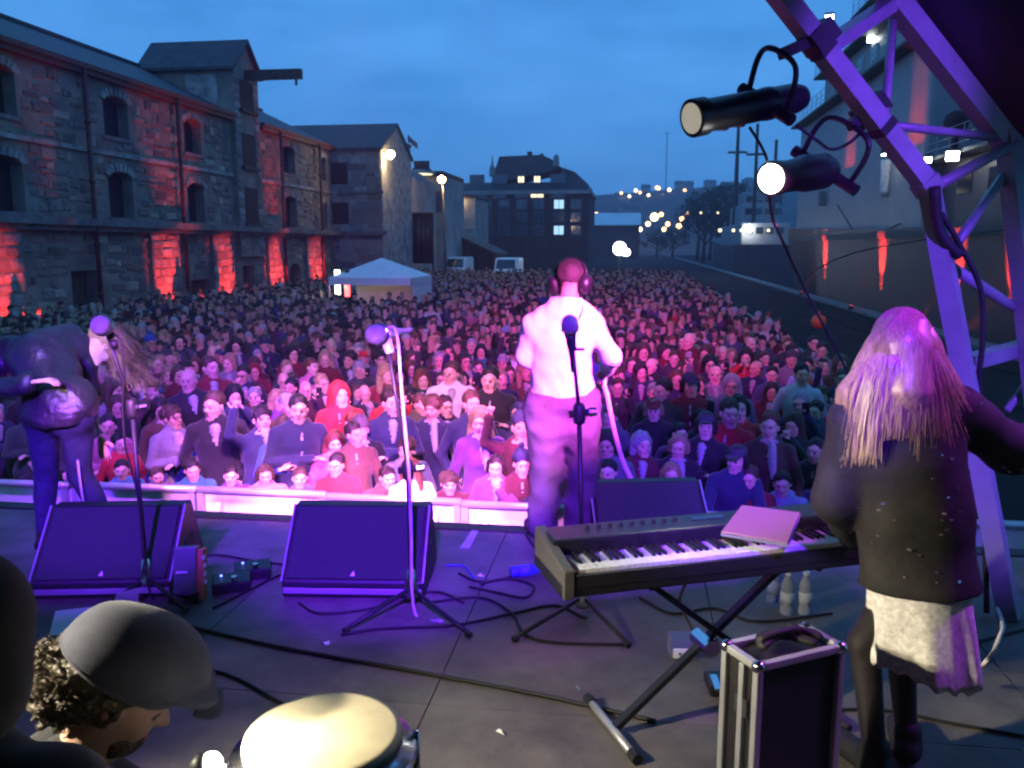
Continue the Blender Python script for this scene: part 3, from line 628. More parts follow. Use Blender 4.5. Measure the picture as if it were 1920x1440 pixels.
# ================================================================== ships
M_hull = mat('grey_hull_paint', (.075, .06, .066), .55, var=.12, scale=.5, bump=.15, bscale=3)
M_ssw = mat('pale_ship_paint', (.27, .275, .29), .5, var=.08, scale=.6)
M_deckg = mat('ship_deck_green', (.07, .09, .085), .7, var=.2)
M_rail = mat('ship_rail', (.4, .4, .42), .5)
M_orange = mat('orange_buoy', (.6, .13, .04), .5, var=.1)
def hull(t, s0, s1, nL, wid, z0, zfun, m):
    n = 26; V = []; K = 9
    for i in range(n):
        u = i / (n - 1); s = s0 + (s1 - s0) * u; tap = 1.0 if u < .62 else max(0.02, math.cos((u - .62) / .38 * math.pi / 2) ** .7); tap *= 1.0 if u > .06 else .8 + u * 3.3
        zt = zfun(u); c = nL + wid / 2
        for k in range(K):
            f = k / (K - 1); zz = z0 + (zt - z0) * f; fl_ = (.96 + .04 * f ** .7) if u < .62 else (.55 + .45 * f)
            V.append(Q(s + (f * 3.5 if u > .8 else 0) * (u - .8) * 5, c - wid / 2 * tap * fl_, zz))
        for k in range(K):
            f = 1 - k / (K - 1); zz = z0 + (zt - z0) * f; fl_ = (.96 + .04 * f ** .7) if u < .62 else (.55 + .45 * f)
            V.append(Q(s + (f * 3.5 if u > .8 else 0) * (u - .8) * 5, c + wid / 2 * tap * fl_, zz))
    R = 2 * K; Fc = [(i * R + j, i * R + (j + 1) % R, (i + 1) * R + (j + 1) % R, (i + 1) * R + j) for i in range(n - 1) for j in range(R)]
    Fc += [tuple(range(R)), tuple((n - 1) * R + j for j in range(R))]
    b = MB(); b.add(V, Fc); o = b.build('hull', m, t, smooth=True); o.data.set_sharp_from_angle(angle=rad(35)); return o
def railing(t, pts, h=1.0):
    b = MB(); P = np.array(pts, float)
    for a, c in zip(P[:-1], P[1:]):
        L_ = np.linalg.norm(c - a); k = max(2, int(L_ / 1.5))
        for i in range(k + 1): q = a + (c - a) * i / k; b.cyl(q, q + [0, 0, h], .025, n=5)
        for hh in (h, h * .6, h * .3): b.cyl(a + [0, 0, hh], c + [0, 0, hh], .02, n=5)
    return b.build('railing', M_rail, t)
ship = thing('navy_ship', 'large grey naval ship moored along the quay with pale superstructure and floodlights', 'ship', Q(50, 16, -2))
HN = 11.45
hull(ship, 6, 92, HN, 11, -3, lambda u: 3.75 + 1.9 * max(0, u - .3) ** 1.3, M_hull)
MB().qbox(10, 66, HN - .1, HN + .12, 3.42, 3.72).build('rubbing_strake', M_deckg, ship)
for a, b_, n0, n1, z0, z1, m_ in ((41, 72, 12.6, 21, 3.6, 12.2, M_ssw), (45, 67, 13.2, 20.4, 12.2, 15.0, M_ssw), (50, 60, 14, 19.6, 15.0, 17.4, M_hull), (20, 41, 13.2, 20.4, 3.6, 6.7, M_hull), (27, 38, 14.2, 19.5, 6.7, 9.4, M_ssw)):
    blk = MB().bbox(Q((a + b_) / 2, (n0 + n1) / 2, (z0 + z1) / 2), (b_ - a, n1 - n0, z1 - z0), .22, axes=[[DQ[0], DQ[1], 0], [NQ[0], NQ[1], 0], [0, 0, 1]]).build('superstructure', m_, ship)
    MB().qbox(a - .5, b_ + .5, n0 - .7, n1 + .7, z1, z1 + .14).build('deck_edge', M_deckg, blk)
    railing(blk, [Q(b_ + .4, n0 - .6, z1 + .14), Q(a - .4, n0 - .6, z1 + .14), Q(a - .4, n1 + .6, z1 + .14)])
    k = int((b_ - a) / 3.2)
    for i in range(k):
        if (z0 > 10 or m_ is M_hull):
            MB().qbox(a + 1.2 + i * 3.2, a + 2.7 + i * 3.2, n0 - .03, n0 + .05, z1 - 1.5, z1 - .7).build('window', M_glass, blk)
    if m_ is M_ssw or z0 < 5:
        for i in range(3): MB().qbox(a - .05, a + .05, n0 + 1 + i * 2.2, n0 + 2.4 + i * 2.2, z1 - 1.6, z1 - .7).build('window', M_glass, blk)
fb = MB(); fb.prism([Q(29, 15, 9.4), Q(36, 15, 9.4), Q(34.5, 6, 13.2), Q(30.2, 15, 12.6)], [*(NQ * 3.4), 0]); fun = fb.build('funnel', M_hull, ship)
MB().qbox(30.1, 34.6, 14.9, 18.5, 12.2, 12.8).build('funnel_band', M_dark, fun)
mb = MB()
for k in range(4):
    a = math.pi / 4 + k * math.pi / 2; mb.cyl(Q(55 + 1.6 * math.cos(a), 16.8 + 1.6 * math.sin(a), 17.4), Q(55 + .3 * math.cos(a), 16.8 + .3 * math.sin(a), 27), .13, .07, 6)
for zz in (19, 21, 23, 25): mb.qbox(55 - 1.4 + (zz - 17) * .12, 55 + 1.4 - (zz - 17) * .12, 15.4, 18.2, zz, zz + .12)
mb.qbox(54.8, 55.2, 13.6, 20, 24, 24.2); mb.build('lattice_mast', M_iron, ship)
MB().ball(Q(55, 16.8, 22), .9, 14, 9).build('radar_dome', M_ssw, ship, smooth=True)
for s_, n_, z_, r_ in ((47, 13.4, 16.1, .55), (36.5, 13.6, 10.2, .7), (39.5, 13.2, 8.2, .5)): 
    d = MB(); d.ball(Q(s_, n_, z_), r_, 14, 9); d.cyl(Q(s_, n_, z_ - 1.2), Q(s_, n_, z_), .14); d.build('searchlight', M_dark, ship, smooth=True)
for s_ in (24, 32): # boat in davits
    d = MB(); d.tube([Q(s_, 14, 6.7), Q(s_, 13.2, 8.9), Q(s_, 12.1, 9.2), Q(s_, 11.9, 8.6)], .13, 8); d.build('davit', M_rail, ship, smooth=True)
d = MB()
for k in range(2): d.tube([Q(23, 12.2 + k * 1.2, 7.5), Q(30, 12.2 + k * 1.2, 7.5), Q(32.5, 12.6 + k * .4, 7.8)], [.32, .32, .2], 10)
d.qbox(23.2, 30, 12.2, 13.4, 7.15, 7.4); d.build('ship_boat', M_orange, ship, smooth=True)
# ventilation trunks / hanging white tube
s_, z_ = onN(1665, 300, 12.5); s2_, z2_ = onN(1665, 368, 12.5)
MB().lathe([(.16, 0), (.24, .3), (.27, z_ - z2_ - .3), (.3, z_ - z2_)], Q(s_, 12.45, z2_), n=14).build('vent_trunk', mat('white_gloss', (.75, .75, .74), .4), ship, smooth=True)
for x_, y_, n_ in ((1428, 367, 12.55), (1545, 372, 12.5)):
    s_, z_ = onN(x_, y_, n_); MB().bbox(Q(s_, n_ - .1, z_), (.6, .3, 1.0), .06).build('vent_box', M_ssw, ship)
d = MB(); d.tube(spline([Q(*onN(1570, 385, 12.3)[:1], 12.3, onN(1570, 385, 12.3)[1]), Q(onN(1605, 436, 12.0)[0], 12.0, onN(1605, 436, 12)[1]), Q(onN(1640, 440, 11.6)[0], 11.6, onN(1640, 440, 11.6)[1]), Q(onN(1690, 418, 11.9)[0], 11.9, onN(1690, 418, 11.9)[1])], 6), .04, 6); d.build('mooring_rope', M_wood, ship)
# floodlights on the ship
M_flood = glow('flood_glass', (.95, 1.0, .97), 45)
def flood(t, p, size, power, aim, lab='floodlight', col=(.92, 1, .95)):
    p = np.array(p, float); d = np.array(aim, float) - p; d /= np.linalg.norm(d); u, v, _ = fr(d)
    o = MB().bbox(p - d * .16, (size * 1.3, size * 1.1, .24), .03, axes=[u, v, d]).build(lab, M_iron, t)
    MB().box(p - d * .02, (size * 1.05, size * .8, .06), axes=[u, v, d]).build('flood_glass', M_flood, o)
    if power: spot('flood_beam', p + d * .1, aim, power, col, 110, .6, .15)
cam_aim = np.array([2, 8, 3.0])
s_, z_ = onN(1555, 34, 13.6); flood(ship, Q(s_, 13.6, z_), .55, 6, Q(s_ - 14, 11, 5))
s_, z_ = onN(1612, 80, 13.2); flood(ship, Q(s_, 13.2, z_), .5, 6, Q(s_ - 10, 11, 5))
s_, z_ = onN(1634, 74, 13.1); flood(ship, Q(s_, 13.1, z_), .4, 0, Q(s_ - 10, 11, 5))
s_, z_ = onN(1786, 293, 12.2); flood(ship, Q(s_, 12.2, z_), .42, 10, Q(s_ - 9, 10, 3))
s_, z_ = onN(1740, 300, 12.2); flood(ship, Q(s_, 12.2, z_), .25, 3, Q(s_ - 6, 11, 3))
s_, z_ = onN(1660, 300, 12.0); flood(ship, Q(s_, 12.0, z_ + .25), .28, 6, Q(s_, 12.4, z_ - 4))
s_, z_ = onN(1443, 345, 13.0)
# second ship ahead
s2 = thing('patrol_boat', 'smaller grey patrol vessel with tall masts moored ahead of the naval ship', 'boat', Q(130, 15, -2))
hull(s2, 102, 158, 11.6, 9, -3, lambda u: 3.2 + 2.2 * max(0, u - .3), M_hull)
for a, b_, n0, n1, z0, z1 in ((112, 138, 13, 19, 3.2, 6), (118, 132, 13.6, 18.4, 6, 8.6), (122, 129, 14.2, 17.8, 8.6, 10.4)):
    blk = MB().bbox(Q((a + b_) / 2, (n0 + n1) / 2, (z0 + z1) / 2), (b_ - a, n1 - n0, z1 - z0), .2, axes=[[DQ[0], DQ[1], 0], [NQ[0], NQ[1], 0], [0, 0, 1]]).build('superstructure', M_ssw, s2)
    for i in range(4): MB().qbox(a - .05, a + .05, n0 + .5 + i * 1.25, n0 + 1.4 + i * 1.25, z1 - 1.4, z1 - .6).build('window', M_glass, blk)
for x_, top, n_ in ((1385, 232, None), (1421, 232, None), (1456, 262, None)):
    p = onS(x_, top, 126 if x_ < 1400 else 118); sM = 126 if x_ < 1400 else 118
    d = MB(); d.cyl(Q(sM, p[0], 5), Q(sM, p[0], p[1]), .42 if x_ < 1400 else .25, .2, 8); d.qbox(sM - .1, sM + .1, p[0] - 1.3, p[0] + 1.3, p[1] - 4, p[1] - 3.7); d.build('mast', M_iron, s2)
for x_, y_, r_ in ((1404, 429, .45), (1375, 432, .22), (1350, 432, .25), (1441, 432, .2), (1389, 432, .18), (1314, 399, .15), (1346, 399, .15)):
    p = onS(x_, y_, 111); MB().ball(Q(111, p[0], p[1]), r_, 10, 7).build('deck_lamp', M_flood if r_ > .3 else M_lit, s2, smooth=True)
# gangway + buoy
n_, z_ = onS(1535, 603, 17)
tag(MB().lathe([(.03, -.14), (.12, -.09), (.15, 0), (.12, .09), (.04, .14), (.03, .19)], Q(17, n_, z_), n=14).build('orange_buoy', M_orange, smooth=True), 'round orange marker buoy tied to the mooring line beside the ship', 'buoy')
tag(MB().tube(spline([Q(11, 11.2, .2), Q(13.5, 7.5, .75), Q(17, n_, z_ + .17), Q(21, 5.0, 2.9), Q(25, 11.5, 3.7)], 6), .014, 6).build('mooring_line', M_dark, smooth=True), 'dark slack mooring line running up to the grey ship', 'rope')
# red uplights at the foot of the ship and of the warehouse
M_rlamp = glow('red_led', (1.0, .05, .03), 14)
def uplight(p, aim, power, size, label, group, radius=.04, blend=.35):
    p = np.array(p, float); t = thing('red_uplight', label, 'spotlight', p - [0, 0, p[2]], group)
    d = np.array(aim) - p; d /= np.linalg.norm(d)
    MB().lathe([(.1, -.22), (.13, -.18), (.13, 0), (.11, 0)], p, axis=d, n=14).build('can', M_iron, t, smooth=True)
    MB().lathe([(.1, -.01), (.1, .005)], p, axis=d, n=14).build('lens', M_rlamp, t)
    b = MB(); u, v, _ = fr(d); b.cyl(p - u * .16, p + u * .16, .012); b.cyl(p - u * .16, p - u * .16 - [0, 0, max(.02, p[2])], .012); b.cyl(p + u * .16, p + u * .16 - [0, 0, max(.02, p[2])], .012); b.build('yoke', M_iron, t)
    spot('uplight_beam', p + d * .02, aim, power, (1.0, .05, .035), size, blend, radius)
for x_ in (1545, 1652, 1795, 1900):
    s_, _ = onN(x_, 500, HN); pl_ = Q(s_, HN - 1.2, .25)
    uplight(pl_, Q(s_, HN, 2.6), 16000, 32, 'red uplight on the quay edge washing the grey hull', 'red uplights along the ship', blend=.9)
    spot('uplight_beam', pl_, Q(s_, HN, 1.3), 4500, (1, .05, .035), 26, .9, .04); spot('uplight_beam', pl_, Q(s_, HN + .1, 4.6), 40000, (1, .05, .035), 20, .9, .04)
for (a, b_), pw in zip(PIL, (330, 420, 420, 420, 340)):
    c = (a + b_) / 2; uplight(Q(c, WN + 2.3, .25), Q(c, WN + .16, 2.0), pw * 3.6, 48, 'red uplight at the foot of a warehouse pilaster', 'red uplights along the warehouse', blend=.7)
for c, pw in ((30.6, 1500), (40, 2000), (24.5, 500)):
    uplight(Q(c - .3, WN + 3.2, .3), Q(c, WN + .2, 7.6), pw, 44, 'red uplight set out from the warehouse and aimed at its gutter', 'red uplights aimed at the gutter', blend=.8)
# ================================================================== marquee, tube lamps, black screen, vans, far floodlight
M_canvas = mat('white_canvas', (.72, .71, .72), .8, var=.06, scale=2)
sT = 29.0; nT = onS(716, 500, sT)[0]; mq = thing('marquee', 'small white gazebo tent standing in the crowd beside the warehouse', 'tent', Q(sT, nT))
hw = 1.42; zE, zA = 2.02, 2.66; b = MB(); cs = [Q(sT - hw, nT - hw, zE), Q(sT - hw, nT + hw, zE), Q(sT + hw, nT + hw, zE), Q(sT + hw, nT - hw, zE)]
V = list(cs) + [Q(sT, nT, zA)] + [c - [0, 0, .25] for c in cs]
b.add(V, [(0, 1, 4), (1, 2, 4), (2, 3, 4), (3, 0, 4), (5, 6, 1, 0), (6, 7, 2, 1), (7, 8, 3, 2), (8, 5, 0, 3)]); o = b.build('canopy', M_canvas, mq); o.modifiers.new('t', 'SOLIDIFY').thickness = .01
for i, c in enumerate(cs): MB().cyl(c * [1, 1, 0], c, .03, n=6).build('leg', M_rail, mq)
b = MB(); b.qbox(sT + hw - .02, sT + hw, nT - hw, nT + hw, .1, 1.8); b.qbox(sT - hw + .3, sT + hw, nT + hw - .02, nT + hw, .1, 1.8); b.build('side_wall', M_canvas, mq)
for x_, y0, y1, col, st, nm in ((632, 506, 552, (.75, 1.0, .6), 9, 'white green'), (650, 512, 556, (1, .1, .1), 5, 'red')):
    n_, za = onS(x_, y0, 28); _, zb2 = onS(x_, y1, 28); t = thing('tube_lamp', 'upright glowing %s tube lamp beside the white gazebo' % nm, 'lamp', Q(28, n_))
    MB().cyl(Q(28, n_, zb2), Q(28, n_, za), .09, n=10).build('tube', glow('tube_' + nm[:3], col, st), t, smooth=True)
    b = MB(); b.cyl(Q(28, n_, 0), Q(28, n_, zb2), .03, n=6); b.lathe([(.25, 0), (.25, .03)], Q(28, n_, 0)); b.cyl(Q(28, n_, za), Q(28, n_, za + .1), .1, n=10); b.build('stand', M_iron, t)
    point('tube_glow', Q(27.8, n_ + .2, za - .4), 22 if nm[0] == 'w' else 10, col, .15, t)
sS = 55.0; n0, zt = onS(724, 402, sS); n1, zb2 = onS(811, 494, sS)
scn = thing('black_drape_screen', 'tall black draped screen on a frame behind the white gazebo', 'screen', Q(sS, (n0 + n1) / 2))
V = []; k = 44
for i in range(k):
    f = i / (k - 1); dd = .07 * math.sin(f * 62) + .04 * math.sin(f * 23 + 1)
    for j in range(2): V.append(Q(sS + dd * (1 if j else .5), n0 + (n1 - n0) * f, zb2 if j else zt))
b = MB(); b.add(V, [(2 * i, 2 * i + 1, 2 * i + 3, 2 * i + 2) for i in range(k - 1)]); o = b.build('drape', mat('black_drape', (.02, .017, .017), .35, var=.2), scn, smooth=True); o.modifiers.new('t', 'SOLIDIFY').thickness = .02
for n_ in (n0, n1): MB().qbox(sS + .15, sS + .3, n_ - .06, n_ + .06, 0, zt + .1).build('post', M_iron, scn)
MB().qbox(sS - .1, sS + .2, n0 - .1, n1 + .1, zt, zt + .12).build('top_beam', M_iron, scn)
M_van = mat('white_van_paint', (.7, .7, .72), .3, var=.04); M_tyre = mat('tyre', (.02, .02, .02), .8)
def van(s, n, lab):
    t = thing('parked_van', lab, 'van', Q(s, n)); prof = [(0, .45), (0, 1.0), (.75, 1.15), (1.35, 1.98), (1.6, 2.1), (4.9, 2.1), (5.05, 1.95), (5.1, .45)]
    b = MB(); b.prism([Q(s + a, n - .95, z) for a, z in prof], [*(NQ * 1.9), 0]); o = b.build('body', M_van, t); o.modifiers.new('b', 'BEVEL').width = .08
    b = MB(); b.prism([Q(s + .8, n - .82, 1.2), Q(s + 1.32, n - .75, 1.93), Q(s + 1.32, n + .75, 1.93), Q(s + .8, n + .82, 1.2)], Q(s - .03, n, .03) - Q(s, n, 0)); b.build('windscreen', M_glass, t)
    for a in (.95, 4.1):
        for sg in (-1, 1): w_ = MB().lathe([(.2, -.1), (.33, -.1), (.33, .1), (.2, .1)], Q(s + a, n + sg * .88, .33), axis=(*NQ, 0), n=16).build('wheel', M_tyre, t)
    for sg in (-1, 1): MB().bbox(Q(s - .01, n + sg * .7, .78), (.06, .3, .2), .02, axes=[[DQ[0], DQ[1], 0], [NQ[0], NQ[1], 0], [0, 0, 1]]).build('headlight', M_glass, t)
    MB().qbox(s - .04, s + .1, n - .9, n + .9, .4, .62).build('bumper', M_dark, t)
van(70, onS(945, 485, 70)[0], 'white van parked past the back of the crowd below the shed roof')
van(74, onS(848, 488, 74)[0], 'white van parked at the foot of the lamp post')
sF = 96.0; nF, zF = onS(1162, 466, sF)
t = thing('tower_floodlight', 'dazzling white floodlight on a stand at the far end of the crowd', 'floodlight', Q(sF, nF))
b = MB(); b.cyl(Q(sF, nF, 0), Q(sF, nF, zF - .3), .06); b.build('stand', M_iron, t)
for k, (dx, dz, rr_) in enumerate(((0, 0, .72), (.75, -.42, .4))):
    hd = MB().bbox(Q(sF + .3, nF + dx, zF + dz), (.3, rr_ * 2, rr_ * 1.6), .08, axes=[[DQ[0], DQ[1], 0], [NQ[0], NQ[1], 0], [0, 0, 1]]).build('lamp_head', M_iron, t)
    MB().ball(Q(sF - .02, nF + dx, zF + dz), rr_, 16, 10, (1, .5, 1)).build('lens', glow('flood_far', (.93, 1, 1), 40), hd, smooth=True)
spot('tower_beam', Q(sF - .4, nF, zF + .3), Q(60, -5, 0), 700, (.9, 1, 1), 75, .7, .4)
# ================================================================== barriers
M_alu = mat('galvanised_steel', (.5, .5, .52), .4, metal=.6, var=.1, scale=6)
M_panel = mat('white_barrier_panel', (.74, .73, .74), .5, var=.07, scale=3)
def front_barrier(n, s):
    t = thing('stage_barrier', 'white panelled crowd barrier section with raking braces along the stage front', 'barrier', Q(s, n), 'barrier sections along the stage front')
    w2 = .56
    MB().qbox(s + .02, s + .05, n - w2, n + w2, .12, 1.0).build('panel', M_panel, t)
    b = MB(); b.cyl(Q(s, n - w2, 1.04), Q(s, n + w2, 1.04), .032, n=10); b.build('top_rail', M_alu, t, smooth=True)
    for q in (-w2 + .03, w2 - .03): MB().qbox(s - .03, s + .03, n + q - .025, n + q + .025, 0, 1.02).build('post', M_alu, t)
    for q in (-w2 + .2, w2 - .2):
        MB().beam(Q(s - .02, n + q, .94), Q(s - .52, n + q, .06), .045).build('brace', M_panel, t)
    MB().qbox(s - .62, s + .5, n - w2 + .01, n + w2 - .01, .015, .05).build('foot_plate', M_alu, t)
SBAR = 6.42
for k in range(9): front_barrier(-5.3 + k * 1.135, SBAR + .05 * math.sin(k))
def side_barrier(s0, n0, s1, n1):
    a, c = Q(s0, n0), Q(s1, n1); d = (c - a); L_ = np.linalg.norm(d); d /= L_
    t = thing('crowd_barrier', 'galvanised crowd control barrier fencing the crowd off from the ship', 'barrier', (a + c) / 2, 'barriers between the crowd and the ship')
    b = MB(); z_ = np.array([0, 0, 1.0]); b.tube(spline([a + .12 * z_, a + 1.02 * z_, a + d * .08 + 1.1 * z_, c - d * .08 + 1.1 * z_, c + 1.02 * z_, c + .12 * z_], 3), .02, 6); b.cyl(a + .2 * z_, c + .2 * z_, .016, n=6); b.build('frame', M_alu, t, smooth=True)
    for i in range(1, 14): q = a + d * L_ * i / 14; MB().cyl(q + .2 * z_, q + 1.09 * z_, .008, n=5).build('bar', M_alu, t)
    for f in (.15, .85): q = a + d * L_ * f; pr_ = np.array([-d[1], d[0], 0]); MB().beam(q - pr_ * .3 + [0, 0, .02], q + pr_ * .3 + [0, 0, .02], .04, .03).build('foot', M_alu, t)
bp = [(8.4, 2.9), (9.6, 3.02)] + [(9.7 + k * 2.35, 3.05 + .03 * k) for k in range(1, 15)]
for (a, na), (b_, nb2) in zip(bp[:-1], bp[1:]): side_barrier(a + .03, na, b_ - .03, nb2)
# ================================================================== stage
M_ply = mat('worn_stage_board', (.15, .13, .115), .55, var=.25, scale=3.5, bump=.12, bscale=60, col2=(.06, .052, .048))
_t = M_ply.node_tree; _b = _t.nodes['Principled BSDF']; _src = _b.inputs['Base Color'].links[0].from_socket
_co = _t.nodes.new('ShaderNodeTexCoord'); _m = _t.nodes.new('ShaderNodeMapping'); _m.inputs['Scale'].default_value = (30, 9, 1); _m.inputs['Rotation'].default_value = (0, 0, .7); _n = _t.nodes.new('ShaderNodeTexNoise'); _n.inputs['Scale'].default_value = 1.6; _n.inputs['Detail'].default_value = 8; _n.inputs['Roughness'].default_value = .75
_r = _t.nodes.new('ShaderNodeValToRGB'); _r.color_ramp.elements[0].position = .6; _r.color_ramp.elements[1].position = .74; _r.color_ramp.elements[1].color = (.6, .6, .6, 1); _x = _t.nodes.new('ShaderNodeMix'); _x.data_type = 'RGBA'; _x.inputs[7].default_value = (.27, .24, .21, 1)
_t.links.new(_co.outputs['Object'], _m.inputs['Vector']); _t.links.new(_m.outputs['Vector'], _n.inputs['Vector']); _t.links.new(_n.outputs['Fac'], _r.inputs['Fac']); _t.links.new(_r.outputs['Color'], _x.inputs['Factor']); _t.links.new(_src, _x.inputs[6]); _t.links.new(_x.outputs[2], _b.inputs['Base Color'])
M_black = mat('black_paint', (.016, .016, .018), .5, var=.15, scale=10); M_skirt = mat('black_skirt', (.01, .01, .012), .9)
M_grille = mat('wedge_grille', (.035, .035, .04), .55, var=.1, scale=40, bump=.6, bscale=220)
M_rub = mat('black_rubber', (.013, .013, .013), .6); M_chrome = mat('chrome', (.75, .75, .75), .18, metal=1, var=.03)
M_paper = mat('paper', (.8, .79, .77), .8, var=.03); M_white = mat('white_plastic', (.75, .75, .74), .35, var=.03)
stg = MB(); stg.qbox(-4, 5.36, -5.2, 3.25, STAGE - .3, STAGE - .03); stg = struct(stg.build('stage_deck', M_black))
sk = MB(); V = []; k = 120
for i in range(k):
    n_ = -5.2 + 8.45 * i / (k - 1)
    for z_ in (STAGE - .06, .02): V.append(Q(5.4 + .03 * math.sin(i * 1.3), n_, z_))
sk.add(V, [(2 * i, 2 * i + 1, 2 * i + 3, 2 * i + 2) for i in range(k - 1)]); struct(sk.build('stage_skirt', M_skirt))
for i in range(-4, 4):
    for j in range(-2, 3):
        n0 = max(-.8 + i * 1.22, -5.2); n1 = min(-.8 + (i + 1) * 1.22, 3.25); s0 = max(.72 + j * 2.44, -4); s1 = min(.72 + (j + 1) * 2.44, 5.36)
        if n1 - n0 < .05 or s1 - s0 < .05: continue
        o = MB().qbox(s0 + .003, s1 - .003, n0 + .003, n1 - .003, STAGE - .03, STAGE + random.uniform(-.0015, .0005)).build('deck_board', M_ply, stg)
MB().qbox(5.3, 5.42, -5.2, 3.25, STAGE - .12, STAGE + .012).build('edge_trim', M_black, stg)
# ------------------------------------------------------------------ roof truss at the right
M_truss = mat('white_truss_paint', (.26, .26, .29), .4, var=.12, scale=5)
tr = thing('stage_roof_frame', 'white box section stage roof frame with braces, lit violet, at the ship side of the stage', 'truss', onz(1893, 1160, STAGE))
J1 = atY(1742, 352, 4.4); T1 = atY(1320, -195, 4.0); F1 = onz(1893, 1160, STAGE)
J2 = atY(1888, 268, 4.85); T2 = atY(1560, -150, 4.5); F2 = onz(1990, 1120, STAGE)
def sub(a, b_, f): return np.array(a) + (np.array(b_) - np.array(a)) * f
MB().beam(T1, J1 + (J1 - T1) / np.linalg.norm(J1 - T1) * .03, .088).build('rafter', M_truss, tr); MB().beam(J1, F1, .09).build('leg', M_truss, tr)
MB().beam(T2, J2, .1).build('rafter', M_truss, tr); MB().beam(J2 + [0, 0, .06], F2, .1).build('leg', M_truss, tr)
j = MB(); j.beam(sub(T1, J1, .97), J1 + [0.01, 0, -.02], .105); j.build('joint_sleeve', M_truss, tr)
def brace(x0, y0, Y0, x1, y1, Y1, r): MB().cyl(atY(x0, y0, Y0), atY(x1, y1, Y1), r, n=8).build('brace', M_truss, tr, smooth=True)
MB().beam(atY(1545, 92, 4.2), atY(1690, -6, 4.7), .1, .06).build('cross_beam', M_truss, tr)
brace(1675, 30, 4.68, 1660, 210, 4.32, .022); brace(1680, 236, 4.33, 1868, 258, 4.8, .022); brace(1752, 350, 4.4, 1930, 255, 4.9, .03); brace(1795, 455, 4.4, 1888, 320, 4.85, .026)
brace(1782, 500, 4.4, 1975, 625, 4.9, .03)
MB().beam(atY(1812, 680, 4.4), atY(1960, 640, 4.9), .09, .07).build('cross_beam', M_truss, tr)
brace(1888, 770, 4.6, 1975, 650, 4.9, .02)
for f in (.22, .5): MB().beam(sub(J1, T1, f) - [.0, .0, .0], sub(J1, T1, f + .025), .1).build('clamp_band', M_black, tr)
rp = [T2 + [0, 0, .07], J2 + [0, 0, .07], atY(2350, 330, 4.6) , atY(2350, -700, 3.6)]
b = MB(); n_ = 10; V = []
for i in range(n_):
    for j_ in range(n_):
        u, v = i / (n_ - 1), j_ / (n_ - 1); p = sub(sub(rp[0], rp[3], u), sub(rp[1], rp[2], u), v) + np.array([0, 0, .05 * math.sin(u * 9) * math.sin(v * 5)]); V.append(p)
b.add(V, [(i * n_ + j_, i * n_ + j_ + 1, (i + 1) * n_ + j_ + 1, (i + 1) * n_ + j_) for i in range(n_ - 1) for j_ in range(n_ - 1)]); o = b.build('roof_cloth', mat('black_roof_cloth', (.02, .018, .024), .85), tr, smooth=True); o.modifiers.new('t', 'SOLIDIFY').thickness = .02
b = MB(); b.tube(spline([atY(1765, 400, 4.3), atY(1800, 460, 4.3), atY(1838, 540, 4.3), atY(1842, 640, 4.3), atY(1836, 720, 4.3), atY(1845, 900, 4.3), onz(1850, 1150, STAGE + .02)], 6), .014, 6)
tag(b.build('truss_cable', M_rub, smooth=True), 'black power cable hanging down the violet lit roof leg', 'cable')
b = MB(); b.tube(spline([atY(1752, 350, 4.28), atY(1758, 420, 4.3), atY(1775, 455, 4.3), atY(1800, 480, 4.3)], 5), .03, 6)
tag(b.build('safety_sling', M_rub, smooth=True), 'dark webbing sling wrapped below the roof frame joint', 'sling')
# ------------------------------------------------------------------ hung lights
M_fix = mat('black_fixture', (.014, .014, .016), .4, var=.15, scale=12)
def fixture(name, label, lens, back, r0, r1, lensmat, hang, yokew, prof=None):
    lens = np.array(lens); back = np.array(back); d = back - lens; L_ = np.linalg.norm(d); d /= L_
    t = thing(name, label, 'spotlight', hang)
    prof = prof or [(r0 * .9, .0), (r0 * 1.08, .0), (r0 * 1.08, .07), (r0 * .93, .09), (r0 * .93, L_ * .62), (r1 * 1.08, L_ * .64), (r1 * 1.08, L_ * .7), (r1, L_ * .72), (r1, L_ * .93), (r1 * .8, L_)]
    MB().lathe(prof, lens, axis=d, n=24).build('housing', M_fix, t, smooth=True).data.set_sharp_from_angle(angle=rad(40))
    MB().lathe([(r0 * .86, -.004), (r0 * .86, -.001)], lens, axis=d, n=24).build('lens', lensmat, t)
    mid = lens + d * L_ * .66; hg = np.array(hang); ax = hg - mid; ax = ax - d * (ax @ d); ax /= np.linalg.norm(ax); sd_ = np.cross(d, ax)
    yb = MB(); h_ = .24; a, c = mid + sd_ * yokew, mid - sd_ * yokew; top = mid + ax * h_
    yb.tube(spline([a, a + ax * h_ * .7, top + sd_ * yokew * .6, top - sd_ * yokew * .6, c + ax * h_ * .7, c], 4), .014, 6); yb.build('yoke', M_fix, t, smooth=True)
    cb = MB(); cb.beam(top, hg, .05, .05); cb.box(hg, (.1, .12, .14), rot=(0, .8, .3)); cb.build('clamp', M_black, t)
    for sg in (1, -1): MB().cyl(mid + sd_ * sg * r1, mid + sd_ * sg * (yokew + .05), .03, n=10).build('tilt_knob', M_black, t)
    for f in (.3, .45): MB().box(lens + d * L_ * f - ax * r0 * .95, (.05, .05, .03)).build('shutter_tab', M_chrome, t)
    return t, lens, d
M_lensoff = mat('lens_painted_glow', (.5, .47, .4), .15, var=.3, scale=9, emit=(1, .92, .7), estr=.35)  # lamp is off; faint emission paints the light its lens reflects
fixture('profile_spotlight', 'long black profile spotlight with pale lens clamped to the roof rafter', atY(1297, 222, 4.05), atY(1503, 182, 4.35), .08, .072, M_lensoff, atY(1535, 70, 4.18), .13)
M_lenson = glow('lit_lens', (1, 1, .95), 30)
